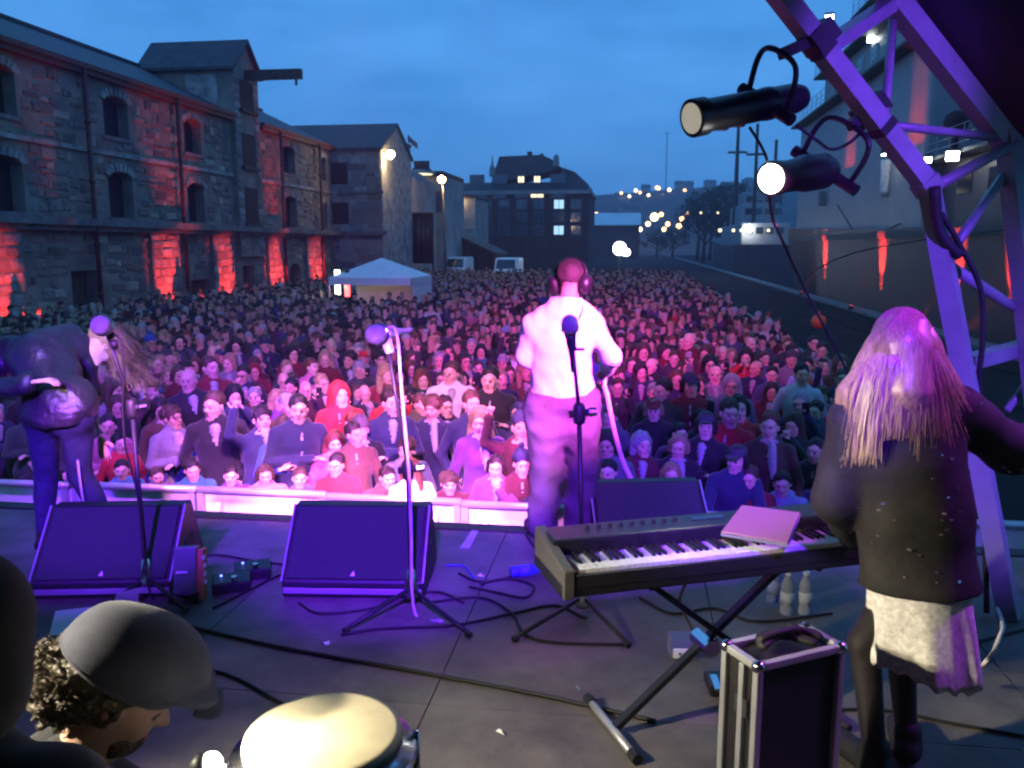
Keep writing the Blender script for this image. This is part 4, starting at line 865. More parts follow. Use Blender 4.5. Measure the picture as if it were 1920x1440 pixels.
fx, ln, dd_ = fixture('lit_fresnel_spotlight', 'black spotlight with dazzling white lens hung below the roof rafter', atY(1446, 335, 4.1), atY(1592, 312, 4.6), .078, .08, M_lenson, atY(1632, 205, 4.35), .15,
        [(.072, 0), (.082, 0), (.082, .05), (.075, .09), (.078, .22), (.09, .3), (.092, .46), (.07, .53)])
spot('fresnel_beam', ln - dd_ * .03, np.array([-1.2, 2.2, 1.2]), 55, (1, .97, .85), 60, .6, .08)
b = MB(); b.tube(spline([atY(1492, 235, 4.35), atY(1530, 262, 4.35), atY(1560, 280, 4.4), atY(1600, 262, 4.4), atY(1640, 215, 4.4)], 6), .008, 6)
tag(b.build('lamp_cable', M_rub, smooth=True), 'thin black cable looping between the two hung spotlights', 'cable')
b = MB(); b.tube(spline([atY(1405, 238, 4.15), atY(1425, 270, 4.15), atY(1438, 300, 4.1), atY(1440, 330, 4.2), atY(1446, 400, 4.3), atY(1462, 440, 4.3), atY(1510, 545, 4.5), atY(1585, 690, 4.6), atY(1640, 830, 4.7)], 6), .007, 6)
tag(b.build('guy_strap', M_fix, smooth=True), 'pale strap running down from the profile spotlight past the ship', 'strap')
# overhead stage lights (on the roof bar above and behind the musicians)
bar = thing('overhead_light_bar', 'overhead bar carrying the coloured stage lights', 'lighting bar', (0, -.3, 4.6))
MB().cyl((-3.2, -.3, 4.75), (3.2, -.3, 4.75), .03, n=10).build('pipe', M_truss, bar)
def par(p, aim, power, col, size, blend=.5, radius=.1):
    p = np.array(p, float); d = np.array(aim, float) - p; d /= np.linalg.norm(d)
    MB().lathe([(.1, 0), (.11, 0), (.11, -.2), (.06, -.3)], p, axis=d, n=16).build('par_can', M_fix, bar, smooth=True)
    MB().lathe([(.095, -.02), (.095, -.015)], p, axis=d, n=16).build('par_lens', glow('gel_%d_%d_%d' % tuple(int(c * 9) for c in col), col, 3), bar)
    MB().beam(p, p * [1, 1, 0] + [0, 0, 4.75] if abs(p[1] + .3) < .05 else p + [0, 0, .3], .03).build('hanger', M_black, bar)
    spot('par_beam', p + d * .05, aim, power, col, size, blend, radius)
MAG = (1.0, .12, .85); VIO = (.14, .015, 1.0); PNK = (1.0, .3, .85); PUR = (.42, .1, 1.0)
par((2.5, 1.0, 4.45), (.34, 5.24, 2.36), 15000, MAG, 14, .5)            # man
par((.1, -.3, 4.55), (.3, 5.24, 1.6), 350, (.9, .06, .8), 10, .6)            # his trousers
par((-1.6, -.3, 4.55), (-2.35, 5.5, 1.7), 7500, VIO, 23, .6)           # bowing musician, wedge
par((-.3, -.3, 4.55), (-.8, 5.6, 1.2), 9000, VIO, 22, .6)             # wedge, floor
par((.6, -.3, 4.55), (.8, 5.7, 1.3), 5000, (.14, .015, 1), 25, .7)             # floor right
par((2.5, .6, 4.5), (2.3, 4.4, 2.4), 3600, (.17, .05, 1.0), 30, .7); par((2.6, .9, 4.4), (1.85, 4.3, 3.9), 2200, (.2, .05, 1.0), 24, .7) # truss
par((3.15, 2.7, 4.2), (1.3, 2.75, 2.4), 420, (.55, .05, 1.0), 36, .6)   # woman from the right
for tx, ty, pw2 in ((-2.75, 7.0, 4000), (-2.2, 6.92, 9000), (-1.65, 6.85, 12000), (-1.1, 6.78, 12000), (-.55, 6.7, 12000), (-.05, 6.62, 8000)): par((tx * .5, -.3, 4.55), (tx, ty, 1.0), pw2, PNK, 7.5, .5)     # along the barrier
bar = thing('front_light_bar', 'front bar carrying the crowd lights above the stage edge', 'lighting bar', (0, 5.0, 4.85))
MB().cyl((-3.6, 5.0, 4.98), (2.4, 5.0, 4.98), .03, n=10).build('pipe', M_truss, bar)
par((-.9, 4.95, 4.7), (-1.3, 7.6, 1.1), 4200, PNK, 56, .7)          # front rows
par((-2.6, 4.95, 4.7), (-3.4, 8.5, 1.3), 3200, (.3, .05, 1), 56, .8)            # crowd left
par((.6, 4.95, 4.7), (2.6, 14, 1.3), 2600, (.9, .03, .72), 40, .8)            # crowd right
par((-.2, 4.95, 4.7), (.6, 15, 1.3), 4200, (.85, .06, .8), 40, .8)
par((-1.5, 4.95, 4.7), (-3.2, 16, 1.3), 3200, (.6, .08, .75), 44, .8)
par((.2, 4.95, 4.7), (3.5, 32, 1.3), 4500, (.95, .04, .7), 26, .8)
# stage roof overhead, out of the picture
rf_ = thing('stage_roof', 'dark fabric roof stretched over the stage', 'roof', Q(1, -1, 5.0))
V = []; 
for i in range(12):
    for j_ in range(8): V.append(Q(-4 + 9.3 * i / 11, -5.4 + 9.0 * j_ / 7, 5.05 + .35 * math.sin(math.pi * j_ / 7)))
b = MB(); b.add(V, [(i * 8 + j_, i * 8 + j_ + 1, (i + 1) * 8 + j_ + 1, (i + 1) * 8 + j_) for i in range(11) for j_ in range(7)]); o = b.build('canopy', MATS['black_roof_cloth'], rf_, smooth=True); o.modifiers.new('t', 'SOLIDIFY').thickness = .02
for n_ in (-5.3, 3.5):
    MB().beam(Q(-4, n_, 5.0), Q(5.3, n_, 5.0), .12).build('edge_beam', M_truss, rf_)
    MB().beam(Q(-3.9, n_, 0), Q(-3.9, n_, 5.0), .12).build('post', M_truss, rf_)
MB().beam(Q(5.2, -5.3, 0), Q(5.2, -5.3, 5.0), .12).build('post', M_truss, rf_)
for nm, pa, pb in (('added_back_drape', Q(-3.8, -5.2), Q(-3.8, 3.4)), ('added_side_drape', Q(-3.8, -5.25), Q(3.2, -5.25)), ('added_side_drape', Q(-3.8, 3.42), Q(2.2, 3.42))):  # unseen drapes added to keep sky light off the stage
    V = []; d_ = pb - pa; nn_ = np.array([-d_[1], d_[0], 0]) / np.linalg.norm(d_)
    for i in range(60):
        for z_ in (STAGE, 5.0): V.append(pa + d_ * i / 59 + nn_ * .05 * math.sin(i * 1.7) + [0, 0, z_])
    b = MB(); b.add(V, [(2 * i, 2 * i + 1, 2 * i + 3, 2 * i + 2) for i in range(59)]); b.build(nm, MATS['black_roof_cloth'], rf_, smooth=True)
# warm work light low at the left, beside the drummer
wl_ = thing('work_light', 'twin white work light on a stand at the left of the stage', 'work light', (-3.0, 1.3, STAGE))
pw_ = np.array([-2.6, 1.5, 3.25]); d = np.array([.1, 2.6, 1.55]) - pw_; d /= np.linalg.norm(d)
MB().lathe([(.1, 0), (.11, 0), (.11, -.16), (.05, -.22)], pw_, axis=d, n=16).build('head', M_fix, wl_); MB().lathe([(.09, -.02), (.09, -.015)], pw_, axis=d, n=16).build('lens', M_lenson, wl_)
b = MB(); b.cyl((-3.0, 1.3, STAGE), pw_ - d * .15, .018)
for k in range(3): a = k * 2.1; b.cyl((-3.0, 1.3, STAGE + .4), (-3 + .4 * math.cos(a), 1.3 + .4 * math.sin(a), STAGE), .012)
b.build('stand', M_black, wl_)
spot('work_beam', pw_ + d * .04, np.array([-.3, 1.85, 1.5]), 950, (1.0, .9, .68), 66, .8, .05); spot('work_beam', pw_ + [0, .15, .1], np.array([1.3, 2.75, 2.1]), 1500, (1.0, .86, .5), 20, .5, .05); spot('work_beam', pw_ + [0, .2, .2], np.array([-2.45, 5.2, 2.5]), 900, (1.0, .88, .6), 17, .6, .05); MB().lathe([(.07, 0), (.08, 0), (.08, -.16), (.04, -.2)], pw_ + [0, .15, .1], axis=np.array([1.3, 2.75, 2.1]) - pw_, n=16).build('head', M_fix, wl_)
# ------------------------------------------------------------------ wedges
def wedge(P, w_, yaw, label, h=.42, dp=.56):
    P = np.array(P, float); t = thing('stage_monitor', label, 'monitor speaker', P)
    cx, sx = math.cos(yaw), math.sin(yaw); U = np.array([cx, sx, 0]); Vv = np.array([-sx, cx, 0]); Zv = np.array([0, 0, 1.0])
    pt = lambda u, v, z: P + U * u + Vv * v + Zv * z
    prof = [(0, .0), (-.01, .09), (.3, h), (.4, h), (dp, .1), (dp - .02, 0)]
    b = MB(); b.prism([pt(-w_ / 2, v, z) for v, z in prof], U * w_); o = b.build('cabinet', M_black, t); bv = o.modifiers.new('b', 'BEVEL'); bv.width = .012; bv.segments = 2
    e1 = np.array([.31, h - .09]); e1 = e1 / np.linalg.norm(e1); nn = np.array([-e1[1], e1[0]])
    def gp(u, f, o_): q = np.array([-.01, .09]) + np.array([.31, h - .09]) * f + nn * o_; return pt(u, q[0], q[1])
    b = MB(); b.prism([gp(-w_ / 2 + .03, .04, .004), gp(w_ / 2 - .03, .04, .004), gp(w_ / 2 - .03, .96, .004), gp(-w_ / 2 + .03, .96, .004)], pt(0, nn[0] * .012, nn[1] * .012) - P); b.build('grille', M_grille, t)
    b = MB(); b.prism([gp(-.012, .07, .02), gp(.014, .07, .02), gp(.004, .13, .02)], pt(0, nn[0] * .003, nn[1] * .003) - P); b.build('badge', M_white, t)
    for sg in (-1, 1):
        b = MB(); b.prism([gp(sg * (w_ / 2 - .008), .0, .004), gp(sg * (w_ / 2 + .002), .0, .004), gp(sg * (w_ / 2 + .002), 1.0, .004), gp(sg * (w_ / 2 - .008), 1.0, .004)], pt(0, nn[0] * .01, nn[1] * .01) - P); b.build('edge_strip', M_alu, t)
        q = pt(sg * (w_ / 2 + .004), dp * .55, .2); MB().bbox(q, (.012, .16, .06), .004, axes=[U, Vv, Zv]).build('handle_recess', M_rub, t)
    MB().bbox(pt(0, -.014, .045), (w_ - .02, .012, .03), .004, axes=[U, Vv, Zv]).build('kick_trim', M_alu, t)
    for a in (-1, 1): MB().lathe([(.025, -.0), (.025, .012)], pt(a * (w_ / 2 - .06), .05, 0) , n=10).build('foot', M_rub, t)
    return t
wedge([*onz(192, 1122, STAGE)[:2], STAGE], .735, rad(3), 'black wedge monitor speaker at the feet of the bowing musician')
wedge([*onz(662, 1122, STAGE)[:2], STAGE], .76, rad(-2), 'black wedge monitor speaker behind the middle microphone stand')
wedge([.87, 5.0, STAGE], .72, rad(4), 'black wedge monitor speaker beyond the keyboard', h=.36)
# ------------------------------------------------------------------ microphone stands
M_mesh = mat('mic_grille', (.3, .3, .31), .45, metal=.5, var=.2, scale=150, bump=.6, bscale=300); M_micb = mat('mic_body', (.035, .035, .037), .35)
def mic(t, p, d, pale=False, s=1.0):
    d = np.array(d, float); d /= np.linalg.norm(d); p = np.array(p, float)
    m = MB().lathe([(.012, -.175 * s), (.012, -.16 * s), (.013, -.12 * s), (.018 * s, -.03 * s), (.021 * s, -.015 * s)], p, axis=d, n=16).build('microphone', M_white if pale else M_micb, t, smooth=True)
    MB().lathe([(.021 * s, -.015 * s), (.026 * s, 0), (.029 * s, .018 * s), (.026 * s, .036 * s), (.016 * s, .048 * s), (.002, .051 * s)], p, axis=d, n=18).build('mic_head', M_mesh, m, smooth=True)
    MB().lathe([(.0295 * s, .0), (.031 * s, .003), (.0295 * s, .008)], p, axis=d, n=18).build('mic_ring', M_chrome, m, smooth=True)
def stand(label, base, clutch, tip, legs, name='microphone_stand', boom=None):
    t = thing(name, label, 'microphone stand', base); base = np.array(base); clutch = np.array(clutch); tip = np.array(tip)
    MB().cyl(base + [0, 0, .06], clutch, .0125, n=10).build('pole', M_black, t, smooth=True)
    MB().cyl(clutch, tip, .0095, n=10).build('boom' if boom else 'upper_tube', M_black, t, smooth=True)
    b = MB(); b.lathe([(.026, -.05), (.03, -.03), (.03, .03), (.022, .05)], clutch, axis=clutch - base, n=12); u, v, _ = fr(tip - clutch); b.cyl(clutch - u * .05, clutch + u * .05, .018, n=10); b.build('clutch', M_black, t, smooth=True)
    b = MB(); b.cyl(clutch + u * .05, clutch + u * .085, .024, .02, 10); b.build('knob', M_chrome, t)
    b = MB(); b.lathe([(.035, 0), (.04, .03), (.028, .09), (.018, .15)], base + [0, 0, .06], n=14); b.build('leg_hub', M_chrome if True else M_black, t, smooth=True)
    for q in legs:
        q = np.array(q); MB().cyl(base + [0, 0, .11], q + [0, 0, .016], .011, n=8).build('leg', M_black, t, smooth=True)
        MB().cyl(q + [0, 0, .014] - (q - base) * .06, q + [0, 0, .014], .016, n=8).build('rubber_foot', M_rub, t)
    return t
B1 = np.array([*onz(278, 1118, STAGE)[:2], STAGE]); Y1 = B1[1]
s1 = stand('boom microphone stand in front of the bowing musician', B1, atY(247, 765, Y1 - .02), atY(203, 632, Y1 - .12), [onz(200, 1140, STAGE), onz(350, 1150, STAGE), onz(290, 1070, STAGE)], boom=1)
mp_ = atY(192, 611, Y1 - .16); mic(s1, mp_, atY(168, 606, Y1 - .42) - mp_, True, 1.7)
b = MB(); c_ = atY(207, 628, Y1 - .12); b.ball(c_, .022, 10, 8); b.cyl(atY(212, 640, Y1 - .12), atY(216, 652, Y1 - .1), .018); b.build('mic_clip', M_black, s1, smooth=True)
b = MB(); b.tube(spline([atY(210, 625, Y1 - .1), atY(226, 640, Y1 - .12), atY(233, 700, Y1 - .1), atY(230, 760, Y1 - .06), atY(236, 840, Y1 - .04), atY(258, 930, Y1 - .03), onz(283, 1118, STAGE + .02), onz(330, 1130, STAGE + .01)], 6), .006, 6)
tag(b.build('microphone_cable', M_rub, smooth=True), 'dark microphone cable hanging down the boom stand by the bowing musician', 'cable')
B2 = np.array([*onz(772, 1140, STAGE)[:2], STAGE]); Y2 = B2[1]
s2_ = stand('straight tripod microphone stand with pale microphone in the middle of the stage', B2, atY(765, 880, Y2), atY(728, 655, Y2 - .02), [onz(645, 1188, STAGE), onz(882, 1196, STAGE), onz(760, 1090, STAGE)])
mp_ = atY(712, 626, Y2 - .05); mic(s2_, mp_, atY(696, 628, Y2 - .12) - mp_, True, 1.75)
b = MB(); b.cyl(atY(731, 660, Y2 - .02), atY(722, 632, Y2 - .03), .022, .03); b.build('mic_clip', M_white, s2_)
M_pcable = mat('pale_cable', (.55, .55, .57), .5)
b = MB(); b.tube(spline([atY(722, 618, Y2 - .03), atY(738, 614, Y2 - .04), atY(746, 640, Y2 - .05), atY(752, 720, Y2 - .05), atY(761, 820, Y2 - .04), atY(768, 900, Y2 - .03), atY(771, 1000, Y2 - .025), onz(778, 1150, STAGE + .01), onz(830, 1165, STAGE + .01)], 6), .0085, 6)
tag(b.build('microphone_cable', M_pcable, smooth=True), 'pale microphone cable looping down the middle microphone stand', 'cable')
B3 = np.array([*onz(1092, 1158, STAGE)[:2], STAGE]); Y3 = B3[1]
s3_ = stand('straight microphone stand directly behind the man in the pale shirt', B3, atY(1086, 775, Y3), atY(1073, 642, Y3), [onz(962, 1204, STAGE), onz(1180, 1215, STAGE), onz(1110, 1110, STAGE)])
mp_ = atY(1069, 617, Y3 - .02); mic(s3_, mp_, atY(1067, 590, Y3 - .06) - mp_, False, 1.45)
b = MB(); b.cyl(atY(1075, 655, Y3), atY(1071, 630, Y3), .016, .022); b.box(atY(1086, 655, Y3), (.05, .02, .012)); b.build('mic_clip', M_black, s3_)
# ------------------------------------------------------------------ keyboard on X stand
ka = rad(15.5); KU = np.array([math.cos(ka), math.sin(ka), 0]); KV = np.array([-math.sin(ka), math.cos(ka), 0]); KZ = np.array([0, 0, 1.0]); KAX = [KU, KV, KZ]
K0 = onz(1087, 1076, 1.93)
kb = thing('stage_piano', 'black stage piano with white and black keys on a cross stand', 'keyboard', K0 - [0, 0, .73])
kp = lambda u, v, z: K0 + KU * u + KV * v + KZ * z
KL = 1.225
MB().bbox(kp(KL / 2, .15, -.055), (KL + .14, .33, .05), .008, axes=KAX).build('base', M_black, kb)
MB().bbox(kp(KL / 2, .235, .02), (KL + .09, .16, .1), .012, axes=KAX).build('control_panel', M_fix, kb)
MB().bbox(kp(KL / 2, -.008, -.025), (KL + .04, .018, .05), .004, axes=KAX).build('front_rail', M_black, kb)
for u in (-.045, KL + .045):
    b = MB(); b.prism([kp(u - .022, -.02, -.085), kp(u - .022, -.02, .022), kp(u - .022, .15, .05), kp(u - .022, .32, .078), kp(u - .022, .32, -.085)], KU * .044); o = b.build('end_cheek', mat('keyboard_cheek', (.12, .11, .1), .45), kb); o.modifiers.new('b', 'BEVEL').width = .006
MB().bbox(kp(-.012, .05, .0), (.02, .1, .02), .004, axes=KAX).build('wheel_block', mat('red_felt', (.3, .03, .04), .6), kb)
M_wkey = mat('white_key', (.78, .77, .74), .3, var=.03); M_bkey = mat('black_key', (.02, .02, .022), .3)
kw = KL / 52; wm = MB().bbox((0, 0, 0), (kw - .0012, .148, .022), .0025).mesh('white_key'); wm.materials.append(M_wkey)
bm_ = MB(); bm_.add([(-.0055, -.047, 0), (.0055, -.047, 0), (.0055, .047, 0), (-.0055, .047, 0), (-.0045, -.04, .012), (.0045, -.04, .012), (.0045, .047, .012), (-.0045, .047, .012)], [(0, 1, 5, 4), (1, 2, 6, 5), (2, 3, 7, 6), (3, 0, 4, 7), (4, 5, 6, 7), (3, 2, 1, 0)]); bkm = bm_.mesh('black_key'); bkm.materials.append(M_bkey)
for i in range(52):
    o = link('white_key', wm, None, kp(kw * (i + .5), .075, .004)); o.rotation_euler = (0, 0, ka); o.parent = kb; o.matrix_parent_inverse = Matrix.Translation(kb.location).inverted()
    if i % 7 in (0, 2, 3, 5, 6) and i < 51:
        o = link('black_key', bkm, None, kp(kw * (i + 1), .1, .0145)); o.rotation_euler = (0, 0, ka); o.parent = kb; o.matrix_parent_inverse = Matrix.Translation(kb.location).inverted()
for k in range(9): MB().lathe([(.009, 0), (.008, .014)], kp(.12 + k * .045, .25, .07), n=10).build('knob', M_rub, kb)
MB().bbox(kp(.62, .25, .071), (.14, .04, .004), .001, axes=KAX).build('display', M_glass, kb)
xs = thing('keyboard_stand', 'black folding cross stand under the stage piano', 'keyboard stand', onz(1355, 1205, STAGE))
xa, xb = onz(1150, 1376, STAGE), kp(KL * .78, .16, -.08); f0, f1 = onz(1106, 1322, STAGE), onz(1190, 1428, STAGE)
MB().beam(xa + [0, 0, .02], xb, .035, .022).build('arm', M_black, xs)
xd = kp(KL * .22, .16, -.08); xc = np.array([xb[0] + .12, xb[1] + .0, STAGE]); MB().beam(xd, xc + [0, 0, .02], .035, .022).build('arm', M_black, xs)
o = MB().cyl(f0 + [0, 0, .02], f1 + [0, 0, .02], .016, n=8).build('foot_bar', M_alu, xs, smooth=True)
dv = (f1 - f0); MB().cyl(xc - dv * .5 + [0, 0, .02], xc + dv * .5 + [0, 0, .02], .016, n=8).build('foot_bar', M_black, xs, smooth=True)
for q in (f0, f1): MB().cyl(q + [0, 0, .02] - dv * .06, q + [0, 0, .02] + dv * .06, .022, n=8).build('end_cap', M_rub, xs)
for q in (xb, xd): MB().cyl(q - KV * .17 + [0, 0, .005], q + KV * .17 + [0, 0, .005], .015, n=8).build('support_bar', M_black, xs)
mid = (xa + xb) / 2; MB().cyl(mid - KV * .06, mid + KV * .06, .035, n=12).build('pivot', M_chrome, xs)
b = MB(); b.tube(spline([kp(.42, .02, -.08), onz(1275, 1130, 1.55), onz(1300, 1185, 1.32), onz(1318, 1222, STAGE + .01)], 6), .007, 6); tag(b.build('pedal_cable', mat('tan_cable', (.2, .12, .06), .6), smooth=True), 'tan cable dropping from the stage piano to the floor', 'cable')
# laptop
lz = 2.025; lq = [onz(1352, 1005, lz - .02), onz(1478, 1026, lz - .02), onz(1502, 968, lz + .05), onz(1392, 954, lz + .05)]
lt = thing('laptop', 'closed pale laptop lying on top of the stage piano', 'laptop', lq[0]); M_lap = mat('pink_tinted_aluminium', (.26, .12, .14), .35, metal=.2, var=.03)
def slab(q, th, inset=0):
    c = sum(q) / 4; q = [c + (p - c) * (1 - inset) for p in q]; nrm = np.cross(q[1] - q[0], q[3] - q[0]); nrm /= np.linalg.norm(nrm); b_ = MB(); b_.prism(q, nrm * th); return b_, nrm
b, nr = slab(lq, .012); o = b.build('base', M_alu, lt); lq2 = [p + nr * .0135 for p in lq]; b, _ = slab(lq2, .008); o = b.build('lid', M_lap, lt); o.modifiers.new('b', 'BEVEL').width = .003
# ------------------------------------------------------------------ flight case
cz = 1.815; C0 = onz(1422, 1251, cz); CR = onz(1576, 1214, cz); CL = onz(1379, 1207, cz)
CU = CR - C0; cl = np.linalg.norm(CU); CU /= cl; CVv = np.array([-CU[1], CU[0], 0]); cw = max(.14, abs((CL - C0) @ CVv)); ch = cz - STAGE - .012; CAX = [CU, CVv, KZ]
cs_ = thing('flight_case', 'upright black flight case with bright aluminium edges beside the woman', 'case', [*(C0 + CU * cl / 2 + CVv * cw / 2)[:2], STAGE])
cp = lambda u, v, z: np.array([C0[0], C0[1], STAGE + .012]) + CU * u + CVv * v + KZ * z
MB().box(cp(cl / 2, cw / 2, ch / 2), (cl - .012, cw - .012, ch - .012), axes=CAX).build('shell', mat('black_laminate', (.014, .014, .015), .5, var=.15, bump=.3, bscale=180), cs_)
for u in (0, cl):
    for v in (0, cw): MB().bbox(cp(u, v, ch / 2), (.024, .024, ch - .02), .005, axes=CAX).build('edge_extrusion', M_alu, cs_)
for z in (0, ch):
    for v in (0, cw): MB().bbox(cp(cl / 2, v, z), (cl - .03, .024, .024), .005, axes=CAX).build('edge_extrusion', M_alu, cs_)
    for u in (0, cl): MB().bbox(cp(u, cw / 2, z), (.024, cw - .03, .024), .005, axes=CAX).build('edge_extrusion', M_alu, cs_)
    for u in (0, cl):
        for v in (0, cw): MB().ball(cp(u, v, z), .021, 10, 7).build('ball_corner', M_chrome, cs_, smooth=True)
MB().bbox(cp(0, cw * .42, ch / 2), (.026, .022, ch - .03), .004, axes=CAX).build('lid_extrusion', M_alu, cs_)
for z in (.16, .45): MB().bbox(cp(-.004, cw * .42, z), (.014, .05, .06), .003, axes=CAX).build('latch', M_chrome, cs_)
for u in (.06, cl - .06): 
    for v in (.04, cw - .04): MB().lathe([(.02, 0), (.022, .012)], cp(u, v, -.012), n=10).build('foot', M_rub, cs_)
b = MB(); b.tube(spline([cp(.07, cw / 2, ch + .012), cp(.08, cw / 2, ch + .045), cp(.2, cw / 2, ch + .05), cp(.21, cw / 2, ch + .012)], 5), .012, 8); b.build('handle', M_rub, cs_, smooth=True)
b = MB(); b.tube(spline([cp(.24, .02, ch + .02), cp(.16, cw * .6, ch + .028), cp(.06, .05, ch + .03), cp(.11, cw * .8, ch + .03), cp(.25, cw * .5, ch + .035), cp(.28, .05, ch + .02), cp(.2, cw * .7, ch + .05)], 6), .011, 6); tag(b.build('coiled_cable', M_rub, smooth=True), 'coil of black cable heaped on the flight case', 'cable')
# ------------------------------------------------------------------ conga drum
dc = atY(606, 1373, 1.52); r_ = .152
dr = thing('conga_drum', 'conga drum with pale skin head and chrome tension rim beside the drummer', 'drum', [dc[0], dc[1], STAGE])
hs = dc[2] - STAGE
MB().lathe([(r_ * .72, 0), (r_ * .8, .1), (r_ * 1.12, hs * .55), (r_ * 1.05, hs - .07), (r_ * .98, hs - .012)], [dc[0], dc[1], STAGE], n=36).build('shell', mat('black_lacquer', (.02, .02, .024), .12, var=.1, spec=.7), dr, smooth=True)
MB().lathe([(r_ * .96, -.018), (r_ * 1.0, -.01), (r_ * .98, .0), (r_ * .9, .003), (.01, .004)], dc, n=40).build('drum_skin', mat('rawhide', (.72, .62, .4), .55, var=.12, scale=9), dr, smooth=True)
MB().lathe([(r_ * 1.0, -.055), (r_ * 1.16, -.055), (r_ * 1.2, -.046), (r_ * 1.16, -.036), (r_ * 1.02, -.03), (r_ * 1.0, -.02)], dc, n=40).build('tension_rim', M_chrome, dr, smooth=True)
MB().lathe([(r_ * .995, -.05), (r_ * 1.005, -.05), (r_ * 1.005, -.012), (r_ * .995, -.012)], dc, n=40).build('skin_collar', M_black, dr, smooth=True)
for k in range(6):
    a = k * math.pi / 3 + .3; q = dc + np.array([math.cos(a), math.sin(a), 0]) * r_ * 1.19
    b = MB(); b.cyl(q + [0, 0, -.03], q + [0, 0, -.2], .007, n=8); b.box(q + [-math.cos(a) * .01, -math.sin(a) * .01, -.2], (.03, .03, .05), rot=(0, 0, a)); b.build('tension_lug', M_chrome, dr, smooth=True)
# second small metal rim at the lower left of the drum (second drum's hoop)
# ------------------------------------------------------------------ floor clutter
def fpt(x, y, h=.008): return onz(x, y, STAGE + h)
def cable(pts, label, r=.007, m=None, name='floor_cable'):
    b_ = MB(); b_.tube(spline([fpt(x, y, r) for x, y in pts], 6), r, 6); return tag(b_.build(name, m or M_rub, smooth=True), label, 'cable')
cable([(330, 1168), (520, 1212), (760, 1255), (1000, 1300), (1100, 1322), (1230, 1352)], 'long black cord standing in for a soft shadow across the open stage floor', .009)  # shadow line on the boards, modelled as a thin dark cord
cable([(640, 1190), (720, 1178), (850, 1172), (960, 1150), (1040, 1135), (1100, 1160)], 'black cable winding between the two middle stands')
cable([(800, 1130), (900, 1120), (960, 1150), (985, 1190), (1050, 1205), (1180, 1208)], 'black cable curling past the foot of the stand behind the man')
cable([(330, 1055), (400, 1040), (480, 1052), (560, 1060), (640, 1062)], 'black cable lying behind the two wedge monitors')
cable([(400, 1140), (470, 1105), (520, 1080), (580, 1058)], 'black cable running from the pedal box past the second wedge')
cable([(860, 1075), (900, 1090), (960, 1080), (1010, 1050), (985, 1000)], 'dark cable near the blue bottle at the stage front')
cable([(835, 1060), (870, 1062), (890, 1085)], 'short thin blue cable beside the second wedge', .005, mat('blue_cable', (.05, .08, .4), .5))
cable([(1430, 1320), (1520, 1330), (1660, 1332), (1780, 1355), (1920, 1380)], 'black cord standing in for shadow lines on the floor behind the flight case')  # dark cord drawn where shadows run across the floor
cable([(1620, 1240), (1700, 1225), (1800, 1210), (1920, 1180)], 'dark cable trailing from the woman toward the roof leg')
cable([(250, 1235), (420, 1262), (560, 1330), (640, 1300)], 'black cable snaking past the conga drum')
cable([(560, 1130), (600, 1150), (700, 1140), (740, 1120), (820, 1110), (870, 1130)], 'black cable coiled before the second wedge')
cable([(880, 1100), (930, 1110), (985, 1120), (1000, 1098), (950, 1085), (900, 1095)], 'loose loop of black cable beside the blue bottle')
cable([(1200, 1120), (1260, 1150), (1340, 1140), (1420, 1165), (1560, 1150)], 'black cable lying under the stage piano')
b = MB(); b.tube(spline([onz(1805, 1265, STAGE + .1), onz(1850, 1240, STAGE + .25), onz(1874, 1195, STAGE + .33), onz(1880, 1170, STAGE + .3), onz(1870, 1140, STAGE + .05)], 6), .009, 6); tag(b.build('looped_cable', M_pcable, smooth=True), 'pale cable loop standing up beside the woman in the lace dress', 'cable')
M_tape = mat('pale_tape', (.5, .42, .42), .7)
tp = MB(); tp.prism([fpt(862, 1028, .003), fpt(880, 1028, .003), fpt(905, 982, .003), fpt(893, 982, .003)], (0, 0, .001)); tag(tp.build('floor_tape', M_tape), 'strip of pale tape on the stage floor by the front edge', 'tape')
for x0, y0, x1, y1, lab, yw in ((92, 1192, 190, 1140, 'white set list sheet on the floor before the first wedge', 0), (208, 1138, 262, 1106, 'white paper sheet leaning on the boom stand foot', .1)):
    q = [fpt(x0, y0, .003), fpt(x1 - 4, y0 - 8, .003), fpt(x1, y1 - 4, .003 + yw), fpt(x0 + 12, y1 + 6, .003 + yw)]; b, _ = slab(q, .0015); o = tag(b.build('paper_sheet', M_paper), lab, 'paper')
# green pedal box with orange side
c = onz(358, 1128, STAGE); pb = thing('effects_pedal_case', 'small green case with an orange side standing by the boom stand', 'case', c)
MB().bbox(c + [-.03, .05, .14], (.115, .1, .28), .008, rot=(-.25, 0, .1)).build('green_face', mat('green_plastic', (.1, .2, .13), .5), pb); MB().bbox(c + [.045, .06, .13], (.03, .1, .27), .006, rot=(-.25, 0, .1)).build('orange_side', mat('orange_plastic', (.55, .2, .07), .5), pb)
MB().cyl(c + [-.02, -.03, .035], c + [-.02, .05, .035], .035, n=14).build('reel', mat('purple_plastic', (.2, .06, .25), .4), pb); MB().bbox(c + [-.03, .03, .03], (.16, .12, .05), .008).build('base', M_black, pb)
for k in range(4): MB().box(c + [.063, .05, .09 + k * .045], (.008, .03, .02)).build('button', M_white, pb)
MB().bbox(c + [-.03, -.022, .17], (.06, .012, .012), .003, rot=(-.25, 0, .1)).build('label_strip', M_white, pb)
